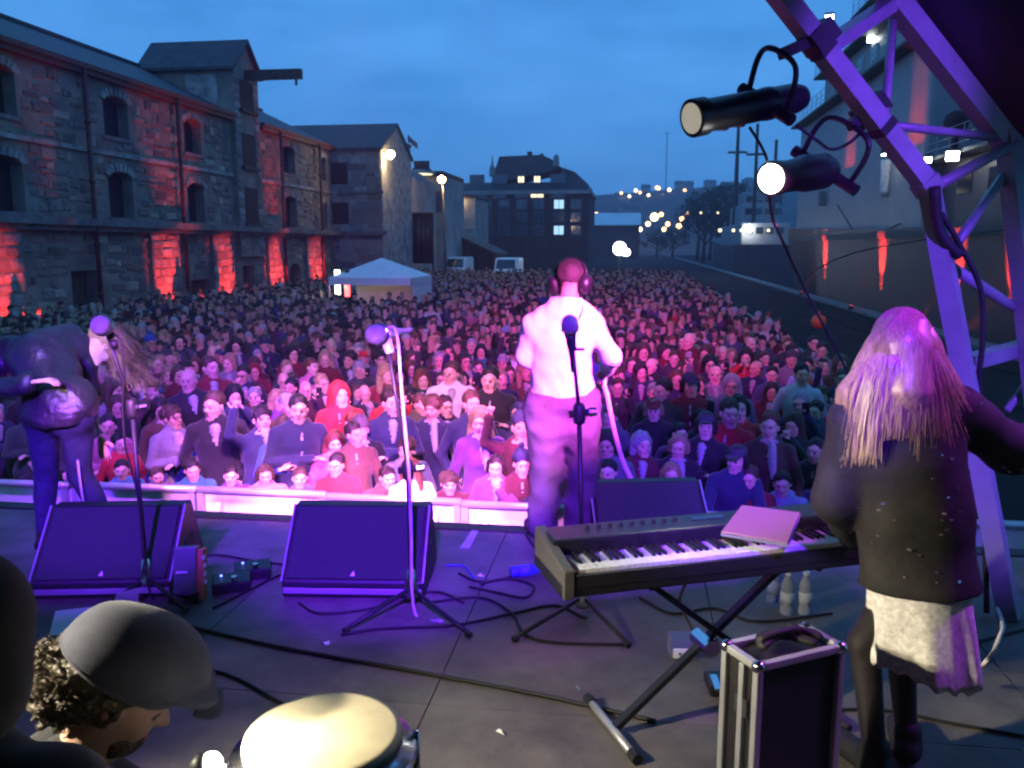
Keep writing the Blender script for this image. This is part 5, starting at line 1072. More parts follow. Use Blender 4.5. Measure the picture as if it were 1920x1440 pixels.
for x_, y_, lab in ((430, 1110, 'black effects pedal among cables beside the green case'), (470, 1085, 'black stage box behind the green case')):
    c = onz(x_, y_, STAGE); t = thing('effects_pedal', lab, 'pedal', c); MB().bbox(c + [0, .04, .035], (.2, .13, .07), .012, rot=(.12, 0, .3)).build('body', M_fix, t); MB().lathe([(.018, 0), (.016, .02)], c + [.03, .0, .07], n=10).build('switch', M_chrome, t); MB().lathe([(.006, 0), (.006, .006)], c + [-.05, .03, .078], n=8).build('led', glow('blue_led', (.15, .2, 1), 6), t)
# blue bottle near stage front, water bottles under the keyboard
def bottle(c, col, lab, lay=False, axis=(1, .25, 0), h=.2, r=.033):
    c = np.array(c); t = thing('water_bottle', lab, 'bottle', c); ax = np.array(axis, float) if lay else np.array([0, 0, 1.0]); c2 = c + ([0, 0, r] if lay else [0, 0, 0])
    MB().lathe([(r * .9, 0), (r, .01), (r, h * .65), (r * .85, h * .75), (r * .4, h * .9), (r * .38, h * .95)], c2, axis=ax, n=16).build('bottle_body', mat('bottle_' + lab[:8], col, .15, trans=.55, spec=.6), t, smooth=True)
    MB().lathe([(r * .44, h * .94), (r * .44, h * 1.02)], c2, axis=ax, n=12).build('cap', M_white, t)
    MB().lathe([(r * 1.01, h * .25), (r * 1.01, h * .55)], c2, axis=ax, n=16).build('wrapper', mat('wrapper_' + lab[:8], tuple(np.array(col) * .8), .4), t, smooth=True)
bottle(onz(957, 1083, STAGE), (.1, .15, .8), 'blue plastic bottle lying on its side near the stage front', True)
for x_, y_, lab in ((1475, 1150, 'clear water bottle standing under the stage piano, next to the cross stand'), (1508, 1150, 'clear water bottle standing under the stage piano, next to the leaning one')): bottle(onz(x_, y_, STAGE), (.75, .8, .9), lab, h=.22, r=.036)
bottle(onz(1445, 1140, STAGE), (.4, .5, .9), 'bluish bottle leaning under the stage piano', True, (.25, .2, 1.0))
c = onz(1283, 1238, STAGE); t = thing('plug_box', 'small white fronted plug box on the floor under the stage piano', 'box', c); MB().bbox(c + [0, .06, .045], (.12, .1, .09), .008).build('box_body', mat('blue_grey_plastic', (.15, .16, .3), .5), t); MB().bbox(c + [0, .006, .03], (.1, .008, .045), .003).build('face_plate', M_white, t)
for k in (-1, 1): MB().lathe([(.006, -.006), (.006, .002)], c + [k * .02, 0.0, .03], axis=(0, -1, 0), n=8).build('socket', M_rub, t)
c = onz(1350, 1305, STAGE); t = thing('sustain_pedal', 'small sustain pedal on the floor beside the flight case', 'pedal', c); MB().bbox(c + [0, .05, .03], (.09, .14, .05), .01).build('body', M_fix, t); MB().bbox(c + [-.02, .0, .06], (.03, .1, .01), .004, rot=(.15, 0, 0)).build('treadle', M_chrome, t)
for x_, y_, lab in ((615, 1212, 'crumpled scrap of white paper on the open floor'), (905, 1082, 'small pale scrap of paper near the stage front'), (1085, 1415 - 120, 'pale scuffed scrap of tape beside the cross stand foot'), (940, 1425 - 50, 'tiny torn paper fleck on the bare boards')):
    c = onz(x_, y_, STAGE); rg_ = np.random.default_rng(int(x_)); b = MB(); P_ = rg_.normal(size=(6, 3)) * [.014, .014, .004] + c + [0, 0, .01]; b.add(P_, [(0, 1, 2), (0, 2, 3), (0, 3, 4), (0, 4, 5), (0, 5, 1)]); o = tag(b.build('paper_scrap', M_paper), lab, 'paper'); o.modifiers.new('t', 'SOLIDIFY').thickness = .001
# ================================================================== people: shared builders
def rotm(rx=0, ry=0, rz=0): return np.array(Euler((rx, ry, rz), 'XYZ').to_matrix())
def skin_mat(name, tones_, rough=.5):
    m = mat(name, tones_[0], rough, var=.08, scale=14, sheen=.1); t = m.node_tree; b = t.nodes['Principled BSDF']; mixn = b.inputs['Base Color'].links[0].from_node
    oi = t.nodes.new('ShaderNodeObjectInfo'); cr_ = t.nodes.new('ShaderNodeValToRGB'); cr_.color_ramp.interpolation = 'CONSTANT'
    while len(cr_.color_ramp.elements) < len(tones_): cr_.color_ramp.elements.new(.5)
    for i, c in enumerate(tones_): cr_.color_ramp.elements[i].position = i / len(tones_); cr_.color_ramp.elements[i].color = (*c, 1)
    t.links.new(oi.outputs['Random'], cr_.inputs['Fac']); t.links.new(cr_.outputs['Color'], mixn.inputs[6])
    hs = t.nodes.new('ShaderNodeHueSaturation'); hs.inputs['Value'].default_value = .86; hs.inputs['Saturation'].default_value = 1.12; t.links.new(cr_.outputs['Color'], hs.inputs['Color']); t.links.new(hs.outputs['Color'], mixn.inputs[7]); return m
M_skin = skin_mat('skin', [(.58, .36, .27), (.62, .42, .33), (.5, .3, .22), (.64, .4, .32), (.55, .35, .25), (.6, .39, .31)])
M_cloth = mat('clothing', rough=.85, var=.12, scale=9, bump=.25, bscale=40, objcol=True, sheen=.15)
M_hair = mat('hair', rough=.5, var=.22, scale=40, bump=.6, bscale=70, objcol=True, spec=.35)
M_trous = mat('dark_trousers', (.025, .027, .04), .85, var=.2, scale=8)
M_eye = mat('eye', (.09, .06, .055), .3); M_lip = mat('lips', (.42, .18, .16), .45); M_brow = mat('eyebrow', (.06, .04, .03), .8)
M_shirt = mat('shirt', (.34, .33, .34), .8); M_acc = mat('accessory_cloth', rough=.8, var=.1, scale=20, objcol=True, bump=.3, bscale=60)
CROWD_MATS = [M_skin, M_cloth, M_trous, M_eye, M_lip, M_brow, M_shirt]
def head_prims(S, T, R, detail=True, hairm=None, male=True):
    e = lambda c, r, k=.02, m=None, cut=False: S.ell(T(c), r, R, k, m, cut)
    e((0, .02, .035), (.077, .098, .088), .02, 0); e((0, -.02, -.035), (.063, .074, .086), .03, 0)
    S.cone(T((-.018, -.058, -.1)), T((.018, -.058, -.1)), .022, .022, .025, 0)
    if not detail:
        if hairm is not None: e((0, .034, .05), (.088, .104, .095), .01, hairm)
        return
    for sg in (-1, 1):
        e((sg * .036, -.058, -.03), (.028, .026, .03), .02, 0); e((sg * .08, .012, -.012), (.011, .022, .032), .008, 0)
        e((sg * .032, -.096, .006), (.014, .012, .01), .004, None, True)
    S.cone(T((0, -.086, .01)), T((0, -.113, -.026)), .009, .014, .014, 0); e((0, -.1, -.03), (.02, .014, .011), .01, 0)
    e((0, -.08, .03), (.052, .018, .014), .02, 0)
    for sg in (-1, 1): e((sg * .031, -.083, .005), (.0115, .0075, .0065), .003, 3)
    e((0, -.0925, -.066), (.025, .012, .009), .006, 4)
POSES = {   # elbow / wrist per side (x>0 = the person's left), facing -Y
    'arms down': dict(e=(.27, .03, 1.13), w=(.27, -.06, .88)),
    'arms folded': dict(e=(.27, -.02, 1.15), w=(-.06, -.2, 1.2)),
    'clapping hands': dict(e=(.25, -.06, 1.14), w=(.035, -.26, 1.26)),
    'hands in pockets': dict(e=(.3, .06, 1.14), w=(.2, -.06, .93)),
    'leaning on the barrier': dict(e=(.26, -.2, 1.14), w=(-.02, -.32, 1.13)),
}
def arm(S, sh, el, wr, r0, r1, r2, m, k=.03):
    S.cone(sh, el, r0, r1, k, m); S.cone(el, wr, r1 * .98, r2, .02, m)
def hand(S, wr, d, up, m=0, s=1.0, spread=.25, curl=.5):
    """palm + four unequal fingers + thumb from the side of the palm"""
    d = np.array(d, float); d /= np.linalg.norm(d); up = np.array(up, float); up = up - d * (up @ d); up /= np.linalg.norm(up); sd_ = np.cross(d, up); wr = np.array(wr, float)
    pc = wr + d * .05 * s
    S.cone(wr + d * .01 * s, pc + d * .03 * s, .024 * s, .03 * s, .015, m, flat=(up, .5))
    for i, ln in enumerate((.068, .078, .072, .056)):
        b0 = pc + d * .03 * s + sd_ * (i - 1.5) * .019 * s; q1 = b0 + (d + sd_ * (i - 1.5) * .1 * spread) * ln * .5 * s - up * curl * .012 * s; q2 = q1 + (d * (1 - .6 * curl) - up * curl) * ln * .5 * s
        S.cone(b0, q1, .0095 * s, .0088 * s, .006, m); S.cone(q1, q2, .0088 * s, .007 * s, .004, m)
    t0 = wr + d * .025 * s - sd_ * .024 * s; t1 = t0 + (d * .6 - sd_ * .9) * .035 * s - up * .008 * s; t2 = t1 + (d * .9 - sd_ * .35) * .03 * s
    S.cone(t0, t1, .013 * s, .0105 * s, .008, m); S.cone(t1, t2, .0105 * s, .008 * s, .004, m)
def crowd_body(h, pose, yaw=0, pitch=0, garment='jacket', build=1.0, detail=True, zmin=0.0, hairm=None, phone=False):
    S = SDF((-.5, -.52, zmin - .03), (.5, .33, 1.86), h); b = build
    R = rotm(pitch, 0, yaw); piv = np.array([0, .012, 1.5]); T = lambda c: piv + R @ (np.array([0, -.012, .13]) + np.array(c))
    # legs
    if zmin < .5:
        for sg in (-1, 1):
            S.chain([(sg * .095, .02, .92), (sg * .1, 0, .5), (sg * .1, .03, .1)], [.092 * b, .065, .05], .03, 2); S.cone((sg * .1, .04, .05), (sg * .11, -.13, .04), .05, .042, .02, 2)
    # torso
    ax = ((0, 1, 0), .66)
    S.cone((-.06, .01, .95), (.06, .01, .95), .135 * b, .135 * b, .05, 1, flat=ax)
    S.chain([(0, .01, .95), (0, .01, 1.1), (0, .005, 1.3), (0, .01, 1.42)], [.165 * b, .16 * b, .185 * b, .14], .06, 1, flat=ax)
    S.cone((-.155, .012, 1.41), (.155, .012, 1.41), .064 * b, .064 * b, .05, 1)
    S.cone((0, .012, 1.42), (0, .012, 1.5), .1, .062, .04, 1)
    # neck, head
    S.cone((0, .014, 1.44), T((0, .015, -.05)), .056, .052, .015, 0); head_prims(S, T, R, detail, hairm)
    # collar
    if garment in ('jacket', 'coat'):
        for k in range(10):
            a0, a1 = -2.6 + k * .52 + math.pi / 2, -2.6 + (k + 1) * .52 + math.pi / 2
            q = lambda a: (.075 * math.cos(a), .02 + .07 * math.sin(a), 1.49 + .018 * math.sin(a))
            S.cone(q(a0), q(a1), .017, .017, .012, 1)
    if garment == 'coat':
        S.cone((0, -.09, 1.44), (0, -.135, 1.28), .045, .012, .006, 6)
    if garment == 'hoodie':
        S.ell((0, .12, 1.47), (.1, .055, .06), None, .03, 1); S.cone((0, -.1, 1.44), (0, -.14, 1.2), .006, .006, .004, 6)
    if garment == 'zip jacket': 
        S.cone((0, -.108, 1.43), (0, -.143, 1.05), .008, .008, .003, 6)
        for k in range(6):
            a = k * 1.047; S.cone((.065 * math.cos(a), .014 + .062 * math.sin(a), 1.505), (.065 * math.cos(a + 1.05), .014 + .062 * math.sin(a + 1.05), 1.505), .02, .02, .01, 1)
    if garment == 'scarf':
        for k in range(8):
            a = k * .785; S.cone((.07 * math.cos(a), .014 + .07 * math.sin(a), 1.495 + .01 * math.sin(3 * a)), (.07 * math.cos(a + .79), .014 + .07 * math.sin(a + .79), 1.495), .03, .03, .012, 6)
        S.cone((.03, -.1, 1.46), (.05, -.15, 1.2), .034, .03, .01, 6)
    po = POSES.get(pose) or POSES['arms down']
    for sg in (-1, 1):
        sh = np.array((sg * .185 * b, .015, 1.405)); el = np.array(po['e']) * [sg, 1, 1]; wr = np.array(po['w']) * [sg, 1, 1]
        if pose == 'arms folded' and sg > 0: wr = wr + [0, .05, -.05]
        if pose == 'leaning on the barrier' and sg > 0: wr = wr + [0, .05, .03]
        if pose == 'holding up a phone' and sg > 0: el = np.array((.26, -.22, 1.3)); wr = np.array((.16, -.3, 1.55))
        if pose == 'one hand raised' and sg < 0: el = np.array((-.33, -.08, 1.5)); wr = np.array((-.3, -.14, 1.76))
        if pose == 'hand to the mouth' and sg > 0: el = np.array((.24, -.16, 1.17)); wr = np.array((.06, -.2, 1.42))
        if pose == 'both hands at the face': el = np.array((sg * .25, -.22, 1.3)); wr = np.array((sg * .07, -.2, 1.52))
        arm(S, sh, el, wr, .066 * b, .054, .042, 1)
        d = wr - el; d /= np.linalg.norm(d)
        if detail: hand(S, wr, d, (0, 0, 1) if abs(d[2]) < .8 else (0, -1, 0), 0, 1.0, .2, .6)
        else: S.cone(wr, wr + d * .1, .035, .03, .01, 0)
    if garment != 'plain': S.noise(.004, 34, 5, (1, 1, .5)) if detail else None
    V, Fc, m = S.surf(True); return V, Fc, m, (np.array(piv + R @ np.array([0, -.012, .13])), (pitch, 0, yaw))
def hair_mesh(kind, h=.0085):
    S = SDF((-.2, -.22, -.42), (.2, .26, .3), h)
    if kind in ('short', 'medium', 'long', 'curly', 'ponytail', 'bob', 'fringe'):
        x = .012 if kind in ('curly', 'bob', 'long') else 0.0
        S.ell((0, .03, .048), (.087 + x, .105 + x, .093 + x), None, .02)
        if kind in ('medium', 'bob', 'long'):
            for sg in (-1, 1): S.cone((sg * .075, .02, .03), (sg * .082, .03, -.09 if kind != 'medium' else -.05), .038, .034, .03)
            S.cone((0, .085, .02), (0, .09, -.12), .06, .05, .03)
        if kind == 'long':
            for sg in (-1, 1): S.chain([(sg * .085, .03, -.05), (sg * .1, .0, -.2), (sg * .1, -.06, -.34)], [.04, .042, .022], .03)
            S.chain([(0, .09, -.08), (0, .13, -.22), (0, .14, -.34)], [.07, .075, .04], .03)
        if kind == 'ponytail': S.chain([(0, .12, .05), (0, .17, .0), (0, .17, -.16)], [.03, .032, .012], .02)
        S.ell((0, -.105, -.035), (.068, .07, .108), None, .01, cut=True)
        for sg in (-1, 1): S.ell((sg * .06, -.1, -.06), (.03, .055, .1), None, .01, cut=True)
        if kind in ('short', 'curly', 'ponytail'):
            S.cutplane((0, .05, -.055), (0, -.35, -1)) 
        if kind == 'fringe': S.cone((-.05, -.085, .06), (.05, -.09, .055), .022, .022, .02)
        S.noise(.006 if kind != 'curly' else .013, 70 if kind != 'curly' else 95, 3, (1, 1, .35))
    if kind == 'balding':
        S.ell((0, .035, .012), (.083, .1, .06), None, .01); S.cutplane((0, -.01, 0), (0, -1, .15)); S.cutplane((0, .05, -.055), (0, -.35, -1)); S.noise(.003, 80, 2)
    if kind == 'beanie':
        S.ell((0, .03, .062), (.093, .108, .1), None, .01); S.cutplane((0, 0, .035), (0, -.18, -1)); S.noise(.003, 60, 2)
        for k in range(14):
            a = k * .449; S.cone((.09 * math.cos(a), .022 + .104 * math.sin(a), .045 + .016 * math.sin(a) * -1), (.09 * math.cos(a + .45), .022 + .104 * math.sin(a + .45), .045 - .016 * math.sin(a + .45)), .013, .013, .008)
    if kind == 'bobble':
        S.ell((0, .03, .065), (.094, .109, .108), None, .01); S.cutplane((0, 0, .035), (0, -.18, -1)); S.ell((0, .04, .2), (.036, .036, .034), None, .01); S.noise(.005, 90, 4)
    if kind == 'cap':
        S.ell((0, .028, .055), (.09, .106, .088), None, .01); S.cutplane((0, 0, .04), (0, -.1, -1)); S.cone((-.03, -.1, .052), (.03, -.1, .052), .05, .05, .015, flat=((0, .15, 1), .12)); S.cone((-.02, -.14, .044), (.02, -.14, .044), .045, .045, .02, flat=((0, .25, 1), .12))
    if kind == 'hood':
        S.ell((0, .035, .015), (.115, .125, .145), None, .02); S.cone((0, .06, -.1), (0, .06, -.15), .12, .13, .04); S.ell((0, -.13, -.012), (.075, .115, .115), None, .01, cut=True); S.ell((0, -.02, -.03), (.085, .1, .12), None, .01, cut=True); S.noise(.005, 30, 4)
    V, Fc = S.surf(); return npmesh('hair_' + kind, V, Fc, [M_hair if kind not in ('beanie', 'bobble', 'cap', 'hood') else M_acc])
HK = ['short', 'medium', 'long', 'curly', 'ponytail', 'bob', 'fringe', 'balding', 'beanie', 'bobble', 'cap', 'hood']
HM = {k: hair_mesh(k) for k in HK}
gl = MB()
for sg in (-1, 1):
    a = np.linspace(0, 2 * math.pi, 13); gl.tube([(sg * .032 + .021 * math.cos(t_), -.104, .004 + .016 * math.sin(t_)) for t_ in a], .0024, 5, False); gl.tube([(sg * .053, -.1, .008), (sg * .082, -.0, .008)], .002, 5)
gl.tube([(-.011, -.106, .006), (.011, -.106, .006)], .002, 5); GLM = gl.mesh('glasses', True); GLM.materials.append(M_rub)
ph = MB(); ph.bbox((0, 0, 0), (.075, .012, .145), .006); PHM = ph.mesh('phone'); PHM.materials.append(M_fix)
VARS = []      # (mesh, head frame, pose, garment)
def add_var(pose, yaw, pitch, garment, build=1.0):
    V, Fc, m, hd = crowd_body(.0105, pose, yaw, pitch, garment, build); VARS.append((npmesh('body', V, Fc, CROWD_MATS, m), hd, pose, garment))
for a in (('arms down', 0, 0, 'jacket'), ('arms down', .5, .02, 'hoodie'), ('arms folded', -.25, .03, 'zip jacket', 1.06), ('arms folded', .3, -.04, 'coat'), ('clapping hands', 0, .06, 'jacket'), ('hands in pockets', -.55, 0, 'coat', 1.08),
          ('leaning on the barrier', .1, .1, 'hoodie'), ('leaning on the barrier', -.4, .02, 'jacket'), ('holding up a phone', 0, .0, 'zip jacket'), ('one hand raised', .15, -.1, 'scarf'), ('hand to the mouth', -.1, .12, 'scarf', .95),
          ('both hands at the face', 0, .05, 'hoodie'), ('arms down', -.2, .1, 'scarf', .95), ('hands in pockets', .2, -.05, 'zip jacket')): add_var(*a)
COLS = {'black': (.015, .015, .018), 'navy': (.02, .025, .07), 'charcoal': (.05, .05, .055), 'dark red': (.16, .015, .02), 'bright red': (.55, .03, .03), 'grey': (.2, .2, .21), 'olive': (.07, .075, .035), 'royal blue': (.03, .08, .38), 'pale blue': (.3, .45, .6),
        'white': (.7, .7, .7), 'brown': (.1, .055, .03), 'pink': (.6, .2, .3), 'purple': (.15, .05, .2), 'teal': (.03, .2, .22), 'beige': (.4, .33, .24), 'maroon': (.09, .012, .025), 'denim': (.07, .1, .18), 'slate': (.1, .11, .14), 'dark green': (.02, .06, .035)}
CW = [13, 11, 9, 5, .7, 4, 4, 1.2, .8, 1.0, 5, .6, 3, 1, 1.4, 6, 4, 5, 3]
HC = {'dark': (.02, .014, .012), 'brown': (.07, .04, .025), 'auburn': (.14, .05, .025), 'fair': (.32, .22, .11), 'grey': (.3, .3, .3), 'black': (.008, .007, .008)}
rgc = random.Random(21); USED = set(); GAR = {'jacket': 'jacket', 'hoodie': 'hooded top', 'zip jacket': 'zipped jacket', 'coat': 'open coat', 'scarf': 'jacket and pale scarf'}
VIS = []; OCC = []
def put_person(pos, yaw, scale, vi=None, col=None, hair=None, hcol=None, glasses=None, child=False, extra=''):
    for attempt in range(60):
        v = VARS[vi] if vi is not None else VARS[rgc.choice([0, 0, 1, 1, 2, 3, 4, 5, 5, 8, 8, 9, 10, 11, 12, 12, 13, 13])]
        c = col or rgc.choices(list(COLS), CW)[0]; hk = hair or rgc.choices(HK, [22, 8, 12, 5, 6, 7, 5, 6, 3, 1.2, 4, 3])[0]
        hc = hcol or rgc.choices(list(HC), [8, 9, 3, 5, 5, 6])[0]; g_ = glasses if glasses is not None else rgc.random() < .14
        hat = hk in ('beanie', 'bobble', 'cap', 'hood'); hcl = rgc.choices(list(COLS), CW)[0] if hat and hk != 'hood' else c
        ht = {'beanie': 'a %s beanie' % hcl, 'bobble': 'a %s bobble hat' % hcl, 'cap': 'a %s peaked cap' % hcl, 'hood': 'the hood up', 'balding': 'a balding head and %s hair' % hc}.get(hk, '%s %s hair' % (hk if hk != 'fringe' else 'fringed', hc))
        lab = '%s in %s %s with %s%s, %s' % ('child' if child else 'person', c, GAR[v[3]], ht, ' and glasses' if g_ else '', v[2]) + extra
        if lab not in USED: break
    USED.add(lab); lab = ' '.join(lab.split()[:16])
    o = bpy.data.objects.new('person', v[0]); COL.objects.link(o); o.location = pos; o.rotation_euler = (rgc.uniform(-.05, .06), rgc.uniform(-.06, .06), yaw); sx = scale * rgc.uniform(.94, 1.06) * (1.16 if child else 1); o.scale = (sx, sx, scale); k_ = rgc.uniform(.5, .95); o.color = (*(np.array(COLS[c]) * k_), 1)
    tag(o, lab, 'person', 'people in the crowd')
    def child_(nm, me, cl): 
        q = bpy.data.objects.new(nm, me); COL.objects.link(q); q.parent = o; q.location = v[1][0]; q.rotation_euler = v[1][1]; q.color = (*cl, 1); return q
    if hat: child_({'beanie': 'beanie', 'bobble': 'bobble_hat', 'cap': 'cap', 'hood': 'hood'}[hk], HM[hk], COLS[hcl])
    if not hat: child_('hair', HM[hk], HC[hc])
    elif hk in ('beanie', 'cap', 'bobble') and rgc.random() < .6: child_('hair', HM['medium' if hk == 'cap' else 'short'], HC[hc])
    if g_: child_('glasses', GLM, (0, 0, 0))
    if v[2] == 'holding up a phone':
        q = child_('phone', PHM, (0, 0, 0)); q.location = (.15, -.33, 1.64); q.rotation_euler = (.1, 0, .15)
    OCC.append((pos[0], pos[1])); return o
# ------------------------------------------------------------------ the crowd, nearest people one by one
def face_to(p, tgt=(0.2, 2.5)): return math.atan2(tgt[1] - p[1], tgt[0] - p[0]) + math.pi / 2
def by_head(px, py, sc_, **kw):
    p = onz(px, py, 1.63 * sc_); p[2] = 0; s0_ = p[:2] @ DQ
    if s0_ < SBAR + .85: s0_ = SBAR + .85 + rgc.uniform(0, .15); n_, z_ = onS(px, py, s0_); p = Q(s0_, n_); sc_ = z_ / 1.63
    return put_person(p, face_to(p) + rgc.uniform(-.25, .25), sc_, **kw)
def front_row(px, py, **kw):
    sF_ = SBAR + .42 + rgc.uniform(0, .06); n_, z_ = onS(px, py, sF_); p = Q(sF_, n_); return put_person(p, face_to(p) + rgc.uniform(-.2, .2), z_ / 1.63, **kw)
front = [(228, 880, .76, 7, 'teal', 'ponytail', 'dark', 1), (300, 892, .72, 6, 'pink', 'short', 'brown', 1), (368, 878, .8, 6, 'teal', 'short', 'dark', 1), (428, 890, .74, 7, 'purple', 'short', 'dark', 1), (500, 886, .78, 6, 'pink', 'medium', 'brown', 1), (562, 896, .74, 7, 'slate', 'short', 'brown', 1),
         (640, 868, .84, 7, 'bright red', 'short', 'dark', 0), (716, 893, .74, 6, 'brown', 'short', 'dark', 1), (778, 880, .8, 7, 'white', 'long', 'auburn', 0), (845, 905, .72, 6, 'maroon', 'curly', 'brown', 1), (915, 872, .82, 10, 'purple', 'medium', 'dark', 0), (975, 868, .85, 6, 'maroon', 'bobble', 'dark', 0),
         (1138, 886, .8, 7, 'maroon', 'short', 'black', 1), (1262, 888, .86, 11, 'royal blue', 'medium', 'fair', 0), (1362, 855, .95, 7, 'navy', 'cap', 'dark', 0), (1420, 895, .82, 4, 'dark red', 'short', 'brown', 1), (1484, 905, .82, 6, 'pale blue', 'short', 'dark', 1), (1545, 900, .8, 6, 'navy', 'beanie', 'dark', 1), (60, 868, .85, 7, 'black', 'short', 'dark', 0), (140, 878, .8, 6, 'maroon', 'medium', 'brown', 0), (1040, 880, .8, 7, 'navy', 'short', 'dark', 1)]
for px, py, s_, vi, c, hk, hc, ch_ in front: front_row(px, py, vi=vi, col=c, hair=hk, hcol=hc, child=bool(ch_), glasses=False)
named = [(326, 786, 1.0, 3, 'grey', 'curly', 'brown', True), (318, 826, .93, 13, 'royal blue', 'balding', 'grey', False), (410, 812, .92, 12, 'beige', 'short', 'black', False), (430, 852, .85, 0, 'pale blue', 'ponytail', 'brown', False), (640, 742, .95, 1, 'bright red', 'hood', 'dark', False), (545, 765, .99, 2, 'navy', 'short', 'dark', False),
         (415, 758, 1.0, 5, 'black', 'short', 'brown', False), (372, 712, 1.0, 5, 'black', 'balding', 'grey', False), (396, 690, 1.02, 3, 'dark red', 'short', 'brown', False), (620, 830, .9, 10, 'pink', 'long', 'auburn', False), (730, 755, .99, 3, 'navy', 'short', 'dark', False), (690, 800, .93, 12, 'black', 'beanie', 'dark', False),
         (880, 758, .98, 13, 'navy', 'short', 'brown', False), (905, 790, .93, 12, 'purple', 'long', 'fair', False), (965, 800, .92, 9, 'maroon', 'bobble', 'dark', False), (915, 712, 1.02, 2, 'black', 'short', 'dark', False), (840, 700, 1.0, 5, 'white', 'short', 'brown', False), (1260, 835, .95, 12, 'black', 'medium', 'fair', False),
         (1200, 835, .96, 3, 'maroon', 'bob', 'grey', False), (1325, 800, 1.0, 3, 'black', 'cap', 'dark', False), (1360, 770, .98, 1, 'bright red', 'short', 'brown', False), (1395, 765, .97, 0, 'bright red', 'medium', 'dark', False), (1300, 720, .98, 13, 'dark red', 'cap', 'dark', False), (1440, 800, .95, 12, 'brown', 'short', 'auburn', False),
         (1525, 845, .98, 2, 'charcoal', 'short', 'dark', False), (1300, 640, 1.0, 5, 'dark red', 'balding', 'grey', False), (1495, 700, 1.0, 13, 'white', 'short', 'dark', False), (230, 830, .95, 13, 'bright red', 'short', 'black', False), (190, 800, .98, 2, 'pink', 'short', 'dark', False), (570, 820, .9, 0, 'pale blue', 'short', 'brown', False), (520, 805, .95, 4, 'royal blue', 'medium', 'brown', False), (480, 790, .98, 9, 'navy', 'curly', 'dark', False)]
for px, py, s_, vi, c, hk, hc, gs in named: by_head(px, py, s_, vi=vi, col=c, hair=hk, hcol=hc, glasses=gs)
def free(p, d): return all((p[0] - q[0]) ** 2 + (p[1] - q[1]) ** 2 > d * d for q in OCC)
n_ = -4.6
while n_ < 2.45:          # second row, tight behind the children
    p = Q(SBAR + .72 + rgc.uniform(-.05, .08), n_)
    if free(p, .27): put_person(p, face_to(p) + rgc.uniform(-.3, .3), rgc.uniform(.78, .87))
    n_ += rgc.uniform(.4, .5)
cand = []; s_ = SBAR + 1.05
while s_ < 62:
    n_ = -16.2 + rgc.uniform(0, .4); step = .46 if s_ < 18 else .56
    nR = 2.55 if s_ < 9 else 2.95
    while n_ < nR:
        if not (26.8 < s_ < 31.5 and nT - 1.7 < n_ < nT + 1.7) and not (n_ < -14.5 and rgc.random() < .5) and not (s_ > 45 and rgc.random() < (s_ - 45) / 22):
            p = Q(s_ + rgc.uniform(-.17, .17), n_ + rgc.uniform(-.12, .12)); u_ = p[0] / max(p[1], .1) * FPX + 960
            if -60 < u_ < 1980: cand.append(p)
        n_ += step * rgc.uniform(.92, 1.15)
    s_ += .52 if s_ < 18 else .72
cand.sort(key=lambda p: p[1]); far = []
for p in cand:
    if len(OCC) < 300:
        if free(p, .33): put_person(p, face_to(p) + rgc.uniform(-.35, .35), rgc.uniform(.8, .94) * (.82 if rgc.random() < .06 else 1))
    else: far.append(p)
# ------------------------------------------------------------------ everyone further back as one mass
FV = []
for pose, gar, yw in (('arms down', 'plain', .2), ('arms folded', 'plain', -.3), ('arms down', 'plain', -.1), ('clapping hands', 'plain', 0), ('one hand raised', 'plain', .1)):
    V, Fc, m, _ = crowd_body(.036, pose, yw, 0, gar, 1.0, False, 1.0, 7); FV.append((V, Fc, m))
aV, aF, aC = [], [], []; off = 0; SKT = [(.58, .36, .27), (.62, .42, .33), (.5, .3, .22)]
for p in far:
    V, Fc, m = FV[rgc.choices(range(5), [5, 3, 5, 2, .5])[0]]; a = face_to(p) + rgc.uniform(-.5, .5); s_ = rgc.uniform(.78, .93); ca_, sa_ = math.cos(a), math.sin(a)
    W = V * s_; W = np.stack([W[:, 0] * ca_ - W[:, 1] * sa_ + p[0], W[:, 0] * sa_ + W[:, 1] * ca_ + p[1], W[:, 2]], 1)
    top = COLS[rgc.choices(list(COLS), CW)[0]]; hr_ = HC[rgc.choices(list(HC), [8, 9, 3, 5, 5, 6])[0]]; sk_ = SKT[rgc.randrange(3)]
    top = np.array(top) * .6; pal = np.array([np.array(sk_) * .8, top, (.02, .02, .03), top, top, top, top, hr_]); aV.append(W); aF.append(Fc + off); aC.append(pal[m]); off += len(V)  # clothes and skin darkened to paint in the light falloff with distance
me = npmesh('crowd', np.concatenate(aV), np.concatenate(aF), [mat('distant_crowd', rough=.85, var=.1, scale=5, vcol=True)])
ca = me.color_attributes.new('col', 'FLOAT_COLOR', 'CORNER'); cc = np.concatenate(aC); arr = np.ones((len(me.loops), 4), np.float32); arr[:, :3] = np.repeat(cc, 4, 0); ca.data.foreach_set('color', arr.ravel())
o = link('distant_crowd', me); o['kind'] = 'stuff'; o['label'] = 'dense mass of people standing further back along the quay'; print('CROWD', len(OCC), len(far), len(me.polygons))
